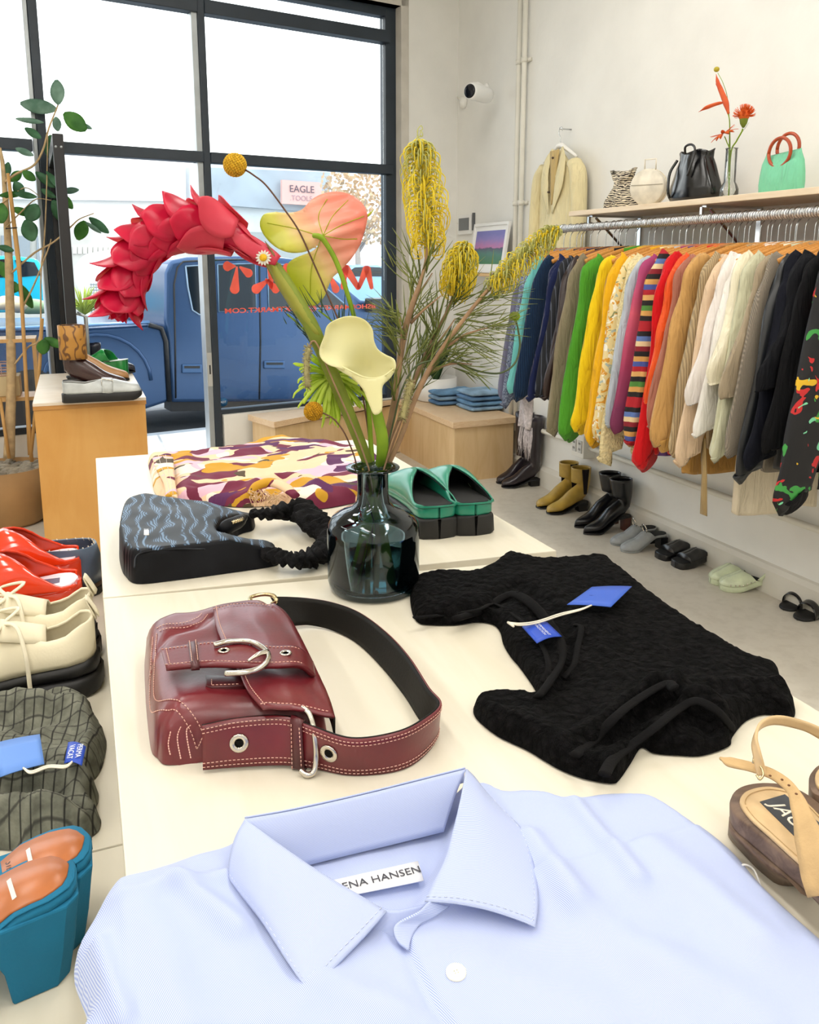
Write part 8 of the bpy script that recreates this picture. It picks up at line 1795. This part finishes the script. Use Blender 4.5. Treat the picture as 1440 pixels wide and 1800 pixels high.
def slide2(heel, toe, label):
    M = heelframe(heel, toe, 0); r = place('slide_sandal', M, label, 'sandal', FG); L, Wd = .25, .085; L_('sole', sole(L, Wd, const(0), wedge([(0, .024), (.5, .016), (1, .012)]), ROUND, rnd=.004), M_blks, r)
    for u0 in (.48, .66):
        b = MB(); b.surf(lambda i, j: Vector(((u0 + .13 * i + .05 * (j - .5)) * L, -cos(pi * j) * (hw(u0 + .06, Wd, ROUND) + .002), .014 + .052 * sin(pi * j) ** .7 - .01 * i)), 4, 16); L_('strap', b, leather('black_patent', '#08080a', .08, .02), r, solid=.0025)
slide2((1470, 1068), (1378, 1098), 'black patent two-strap slide sandal at the right edge, the nearer one'); slide2((1440, 1050), (1352, 1082), 'black patent two-strap slide sandal at the right edge, the farther one')

# ================================================================== ON THE PLINTH
PG = 'shoes displayed on the plywood plinth'
z = PLZ + .0005
def loafx(r, L, Wd, top, hv):
    b = MB(); b.surf(lambda i, j: Vector(((.50 + .14 * i) * L, -cos(pi * j) * (hw(.58, Wd, SQUARE) + .004), top(.57) + (hv + .012) * sin(pi * j) ** .6 - .004 * i)), 4, 16); L_('strap', b, msl, r, solid=.003)
    b = MB(); q = [(.50 * L, -Wd * .44, top(.5) + .030), (.64 * L, -Wd * .44, top(.5) + .022), (.64 * L, -Wd * .34, top(.5) + .048), (.50 * L, -Wd * .34, top(.5) + .056)]; b.tube(q + [q[0]], .0022, 6); L_('buckle', b, M_silver, r)
msl = leather('silver_white_leather', '#c9cdcc', .3, .05)
def loaf(heel, toe, label):
    M = heelframe(heel, toe, z); r = place('loafer', M, label, 'shoe', PG); L, Wd = .30, .095; top = const(.036); L_('sole', sole(L, Wd, wedge([(0, 0), (.9, 0), (1, .02)]), top, SQUARE, ex=.006, rnd=.003), M_blks, r)
    b = shell(L, Wd, top, wedge([(0, .046), (.1, .046), (.28, .038), (.42, .046), (.5, .052), (.65, .05), (.85, .034), (.97, .026), (1, .006)]), lambda u: .86 if u < .06 else (.84 if u < .30 else max(0, .84 * (1 - ((u - .30) / .18) ** 2)) if u < .48 else 0), SQUARE); L_('upper', b, msl, r, solid=.003); L_('insole', sole(L, Wd, const(.0365), const(.041), SQUARE, ex=-.006), mat('tan_insole', '#8d7358', .7), r); loafx(r, L, Wd, const(.036), .045)
loaf((112, 707), (242, 700), 'silver-white buckled loafer with thick black sole at the front of the plinth')
n = NT('tan_embossed'); wv = n.wave(n.mp((1, 1, .7)), 9, 8, 3, 'X', 1); n.col(n.ramp(wv, [(.12, '#6b4520'), (.3, '#b27e33')])); n.set(Roughness=.5)
mdb = leather('chocolate_leather', '#3d2523', .25, .1)
boot((112, 684), (225, 680), z, 'lace-up boot with tan patterned shaft and chocolate foot on the plinth', mdb, L=.27, Wd=.09, Hs=.245, hh=.04, rt=.056, ra=.048, name='patterned_boot', group=PG, top=(n.m, .15), tab=ROUND)
boot((118, 672), (232, 668), z, 'second tan and chocolate boot, mostly hidden behind the first on the plinth', leather('tan_toe_leather', '#b98a58', .4, .1), L=.28, Wd=.09, Hs=.20, hh=.03, rt=.045, ra=.040, name='patterned_boot', group=PG)
m_gr = leather('kelly_green_leather', '#1f8a3e', .25, .05); mwt = mat('white_edge', '#dfe9e6', .4)
def gclog(heel, toe, zz, label):
    M = heelframe(heel, toe, zz); r = place('platform_clog', M, label, 'shoe', PG); L, Wd = .24, .10; top = wedge([(0, .085), (.4, .075), (.7, .05), (1, .045)]); L_('platform', sole(L, Wd, const(.004), top, SQUARE, rnd=.003), m_gr, r); L_('edge', sole(L, Wd, lambda u: top(u) + .0003, lambda u: top(u) + .003, SQUARE, ex=.001), mwt, r)
    L_('outsole', sole(L, Wd, const(0), const(.0038), SQUARE, ex=.001), mwt, r)
    b = shell(L, Wd, lambda u: top(u) + .003, wedge([(0, 0), (.3, .002), (.44, .05), (.54, .068), (.7, .058), (.95, .03), (1, .008)]), lambda u: .98 if u < .34 else max(0, .98 * (1 - ((u - .34) / .16) ** 2)) if u < .5 else 0, SQUARE, u0=.30); L_('vamp', b, m_gr, r, solid=.003, off=1)
gclog((224, 662), (166, 660), z, 'kelly green platform clog with white edge at the back of the plinth'); 
boot((150, 656), (242, 655), z, 'navy low shoe behind the patterned boots on the plinth', leather('navy_leather', '#1a1c2e', .3), L=.25, Wd=.085, Hs=.03, hh=.012, rt=.034, ra=.036, name='ballet_flat', group=PG)

# ================================================================== WINDOW CORNER
def jeans(px, py, k, n_, m, label, wpx, deep=.24):
    c = P(px, py, bz); w_ = pxr(wpx, (c - CAM).dot(FW)); h_ = .034; zz = bz + .0008 + k * h_; r = None; b = MB(); hw_, hd = w_ / 2, deep / 2; rings = []
    for i in range(25):
        t = i / 24; x = lerp(-hw_, hw_, t); e = min(1, min(t, 1 - t) * 12) ** .5; ring = []
        for j in range(24):
            a = 2 * pi * j / 24; ring.append((c.x + x + .006 * nz(i * .4, j * .5, k), c.y + hd * (abs(cos(a)) ** .6) * (1 if cos(a) > 0 else -1) * (.94 + .06 * e), zz + h_ / 2 + h_ * .49 * (abs(sin(a)) ** .6) * (1 if sin(a) > 0 else -1) * (.45 + .55 * e) * (1 + .12 * nz(i * .5, j * .3, k + 5))))
        rings.append(ring)
    b.loft(rings, True, True, True); o = obj('folded_jeans', b, m, label=label, cat='jeans', group='folded jeans on the window bench')
    b = MB(); q = [rings[i][18] for i in range(2, 23)]; b.tube([Vector(p) + Vector((0, -.002, 0)) for p in q], .0012, 4)
dm = [denim_mat('mid_denim', '#5f86ae'), denim_mat('pale_denim', '#8fb0cd'), denim_mat('sky_denim', '#6f9cc4')]
pos = ['lowest', 'second', 'third', 'topmost']
for k in range(3): jeans(795, 708, k, 3, dm[k % 3], 'folded blue jeans, %s of the left stack on the window bench' % pos[k if k < 2 else 3], 78)
for k in range(4): jeans(843, 718, k, 4, dm[(k + 1) % 3], 'folded blue jeans, %s of the right stack on the window bench' % pos[k], 62, .26)
def whitepot():
    c = P(760, 700, bz); c.y -= .07; t = (c - CAM).dot(FW); R = pxr(36, t); hh = .17; r = root('potted_plant', c, 'white cylindrical pot with a dark green leafy plant on the window bench', 'plant')
    b = MB(); b.lathe([(R * .9, 0), (R, .01), (R, hh), (R * .92, hh), (R * .92, hh - .03), (.001, hh - .03)], tuple(c), 32); obj('pot', b, mat('white_ceramic', '#ecebe7', .35, .03), r); random.seed(12); m = translu('dark_leaf', '#3f5d35', .2, '#2c4527')
    for k in range(26):
        a = random.uniform(0, 2 * pi); hq = random.uniform(.12, .42); sp = random.uniform(.02, .13); p0 = c + Vector((cos(a) * .02, sin(a) * .02, hh - .03)); p1 = c + Vector((cos(a) * sp, sin(a) * sp * .6, hh + hq)); s_ = Vector((-sin(a), cos(a), 0)); b = MB(); b.surf(lambda u, v: p0.lerp(p1, u) + Vector((cos(a), sin(a) * .4, 0)) * .05 * u * u - Vector((0, 0, .05 * u ** 3)) + s_ * .020 * (2 * v - 1) * sin(pi * (.05 + .93 * u)), 8, 2); obj('leaf', b, m, r, solid=.0008)
whitepot()

# ================================================================== POTTED TREE AT THE LEFT
def tree():
    y0 = 4.2; pc = AY(0, 935, y0); base = P(5, 935, 0); t = (base - CAM).dot(FW); R = pxr(72, t); c = Vector((base.x + .02, base.y + R * .9, 0)); hh = AY(10, 832, c.y - R * .8).z
    r = root('potted_tree', c, 'indoor tree with round green leaves and bamboo stakes in a clay pot', 'plant')
    b = MB(); b.lathe([(R * .78, 0), (R * .88, .02), (R * .98, hh * .5), (R, hh), (R * .94, hh), (R * .92, hh - .05), (.001, hh - .05)], tuple(c), 40); obj('pot', b, mat('clay_pot', '#b08a5c', .75, .22, 4, .2, 30), r)
    random.seed(8); b = MB()
    for k in range(420):
        a = random.uniform(0, 2 * pi); q = R * .88 * sqrt(random.random()); s_ = random.uniform(.014, .028); b.ball((0, 0, 0), s_, 7, 5, Matrix.Translation((c.x + cos(a) * q, c.y + sin(a) * q, hh - .035 + random.uniform(0, .025))) @ Matrix.Rotation(random.uniform(0, 3), 4, 'Z') @ Matrix.Diagonal((1.2, .8, .55, 1)))
    obj('pebbles', b, mat('river_pebbles', '#9c9382', .7, .45, 18), r, kind='stuff')
    tt = (c - CAM).dot(FW)
    def pt(x, y, dz=0): return C(x, y, tt + dz)
    mb_ = mat('pale_tree_bark', '#c2a67c', .8, .25, 25, .3, 80); mst = mat('bamboo_stake', '#c99a5b', .6, .12, 10)
    b = MB(); b.tube(cr([pt(16, 806), pt(18, 740), pt(20, 660), pt(18, 560), pt(16, 470), pt(12, 390), pt(6, 300), pt(0, 260)], 6), [.030, .027, .025, .024, .022, .018, .012, .008], 10); obj('trunk', b, mb_, r)
    for l, w_ in (([(40, 540), (60, 500), (84, 440), (90, 420)], .006), ([(26, 640), (50, 610), (70, 590), (72, 480), (78, 420), (82, 330), (84, 230)], .006), ([(8, 320), (30, 305), (60, 290), (76, 262), (86, 225), (100, 190), (104, 176)], .007), ([(20, 480), (60, 445), (95, 425), (125, 398), (140, 385), (165, 375)], .006), ([(10, 400), (40, 370), (64, 350), (90, 352)], .004), ([(0, 360), (20, 345), (45, 330), (70, 345)], .004)):
        b = MB(); b.tube(cr([pt(x, y, -.02) for x, y in l], 5), [w_, w_ * .8, w_ * .5], 6); obj('branch', b, mb_, r)
    for l in ([(52, 800), (44, 640), (34, 460), (14, 305)], [(56, 812), (48, 700), (38, 520), (14, 306)], [(16, 806), (0, 700)], [(54, 806), (70, 640), (74, 560)]):
        b = MB(); b.tube([pt(x, y, -.05) for x, y in l], .009, 8); obj('stake', b, mst, r)
    b = MB(); b.tube([pt(10, 402, -.06), pt(30, 400, -.06)], .003, 5); obj('plant_tie', b, M_trimk, r)
    ml = [translu('ficus_leaf', '#5f9a48', .35, '#3f7435', .4), translu('ficus_leaf_dark', '#4f7f5c', .22, '#35603f', .4), translu('ficus_leaf_grey', '#86a796', .25, '#5f8572', .4)]
    for x, y, ln, wd, ang, k in ((101, 162, 44, 26, 95, 2), (68, 187, 66, 26, 170, 2), (132, 214, 50, 30, -38, 0), (152, 222, 22, 8, -25, 2), (52, 212, 50, 10, -8, 2), (58, 234, 34, 14, -32, 1), (89, 258, 42, 24, 90, 1), (100, 218, 26, 16, 100, 2), (43, 267, 34, 12, -22, 2), (51, 309, 28, 16, -35, 0), (80, 316, 44, 16, -38, 1), (98, 320, 50, 12, -48, 1), (33, 332, 30, 20, -60, 1), (28, 310, 26, 18, 40, 0), (12, 300, 30, 16, 80, 1), (45, 343, 40, 12, -10, 1), (20, 342, 44, 12, 5, 0), (57, 374, 34, 30, 60, 1), (52, 405, 40, 30, -70, 1), (104, 372, 46, 24, -60, 1), (117, 354, 34, 16, -50, 0), (124, 335, 30, 12, 5, 2), (143, 405, 36, 26, 70, 0), (174, 396, 44, 16, -38, 1), (164, 400, 34, 8, -35, 2), (3, 375, 36, 24, 90, 0), (10, 437, 30, 12, -15, 1), (8, 475, 40, 22, -50, 0), (45, 520, 50, 18, -60, 0), (76, 610, 26, 24, 90, 0), (94, 602, 36, 16, -25, 0), (38, 372, 36, 14, -20, 0), (22, 505, 24, 22, -30, 0), (85, 340, 30, 12, -30, 1)):
        a = math.radians(ang); random.seed(int(x * 7 + y)); dz = random.uniform(-.12, .06); ti = random.uniform(-.35, .35); b = MB()
        def f(u, v):
            w_ = wd / 2 * sin(pi * (u * .94 + .03)) ** .7; q = 2 * v - 1; xx = x + cos(a) * (u - .5) * ln - sin(a) * w_ * q; yy = y - sin(a) * (u - .5) * ln - cos(a) * w_ * q
            return pt(xx, yy, dz + pxr((u - .5) * ln, tt) * ti + .010 * abs(q) * sin(pi * u) + .01 * (u - .5) ** 2)
        b.surf(f, 8, 6); obj('leaf', b, ml[k], r, solid=.0008)
tree()
# shelf unit at the left edge
def leftshelf():
    y0 = 5.0; a = AY(62, 595, y0); zt = a.z; x1 = a.x; zm = AY(50, 698, y0).z; r = root('shelf_unit', (x1 - .45, y0 + .2, 0), 'small pine shelf unit behind the potted tree at the left edge', 'shelf'); m = wood_mat('pine', '#d6ab71', '#c3955a', 4, (0, 0, 0), (6, 6, 1), .5)
    for nm, lo, hi in (('top', (x1 - .9, y0, zt - .02), (x1, y0 + .23, zt)), ('shelf', (x1 - .88, y0 + .005, zm - .02), (x1 - .02, y0 + .228, zm)), ('side', (x1 - .02, y0 + .002, 0), (x1 - .0005, y0 + .229, zt - .0205)), ('side', (x1 - .9, y0 + .002, 0), (x1 - .881, y0 + .229, zt - .0205))):
        b = MB(); b.box(lo, hi); obj(nm, b, m, r, smooth=False)
    p = AY(20, 690, y0 + .05); b = MB(); b.box((x1 - .6, y0 + .06, zm + .001), (x1 - .1, y0 + .22, AY(20, 662, y0 + .05).z)); bx = obj('cardboard_box', b, mat('kraft_box', '#c9b68e', .8, .08), smooth=False, bevel=.003, label='beige cardboard box on the lower level of the pine shelf unit', cat='box')
    zb_ = AY(20, 662, y0 + .05).z + .001; zc = AY(20, 640, y0 + .05).z; r2 = root('wire_basket', (x1 - .3, y0 + .2, zb_), 'pale pink wire basket on the box in the pine shelf unit', 'basket'); mp_ = mat('pink_wire', '#d9b3a5', .5)
    for z_ in (zb_ + .003, lerp(zb_, zc, .5), zc): b = MB(); q = [(x1 - .5, y0 + .08, z_), (x1 - .14, y0 + .08, z_), (x1 - .14, y0 + .2, z_), (x1 - .5, y0 + .2, z_)]; b.tube(q + [q[0]], .004, 6); obj('rim', b, mp_, r2)
    b = MB()
    for k in range(12): x = x1 - .49 + k * .03; b.tube([(x, y0 + .08, zb_), (x, y0 + .08, zc)], .002, 4)
    obj('wires', b, mp_, r2)
    z3 = AY(5, 560, y0 + .1).z; b = MB(); b.add([(x1 - .62, y0 + .1, zt + .001), (x1 - .20, y0 + .1, zt + .001), (x1 - .20, y0 + .13, zt + .001), (x1 - .62, y0 + .13, zt + .001), (x1 - .62, y0 + .19, z3), (x1 - .35, y0 + .19, z3), (x1 - .35, y0 + .22, z3), (x1 - .62, y0 + .22, z3)], [(0, 1, 2, 3), (4, 5, 6, 7), (0, 1, 5, 4), (1, 2, 6, 5), (2, 3, 7, 6), (3, 0, 4, 7)]); obj('leaning_board', b, mat('reddish_board', '#6d2f1c', .5, .15), smooth=False, label='reddish-brown board leaning on top of the pine shelf unit', cat='board')
leftshelf()
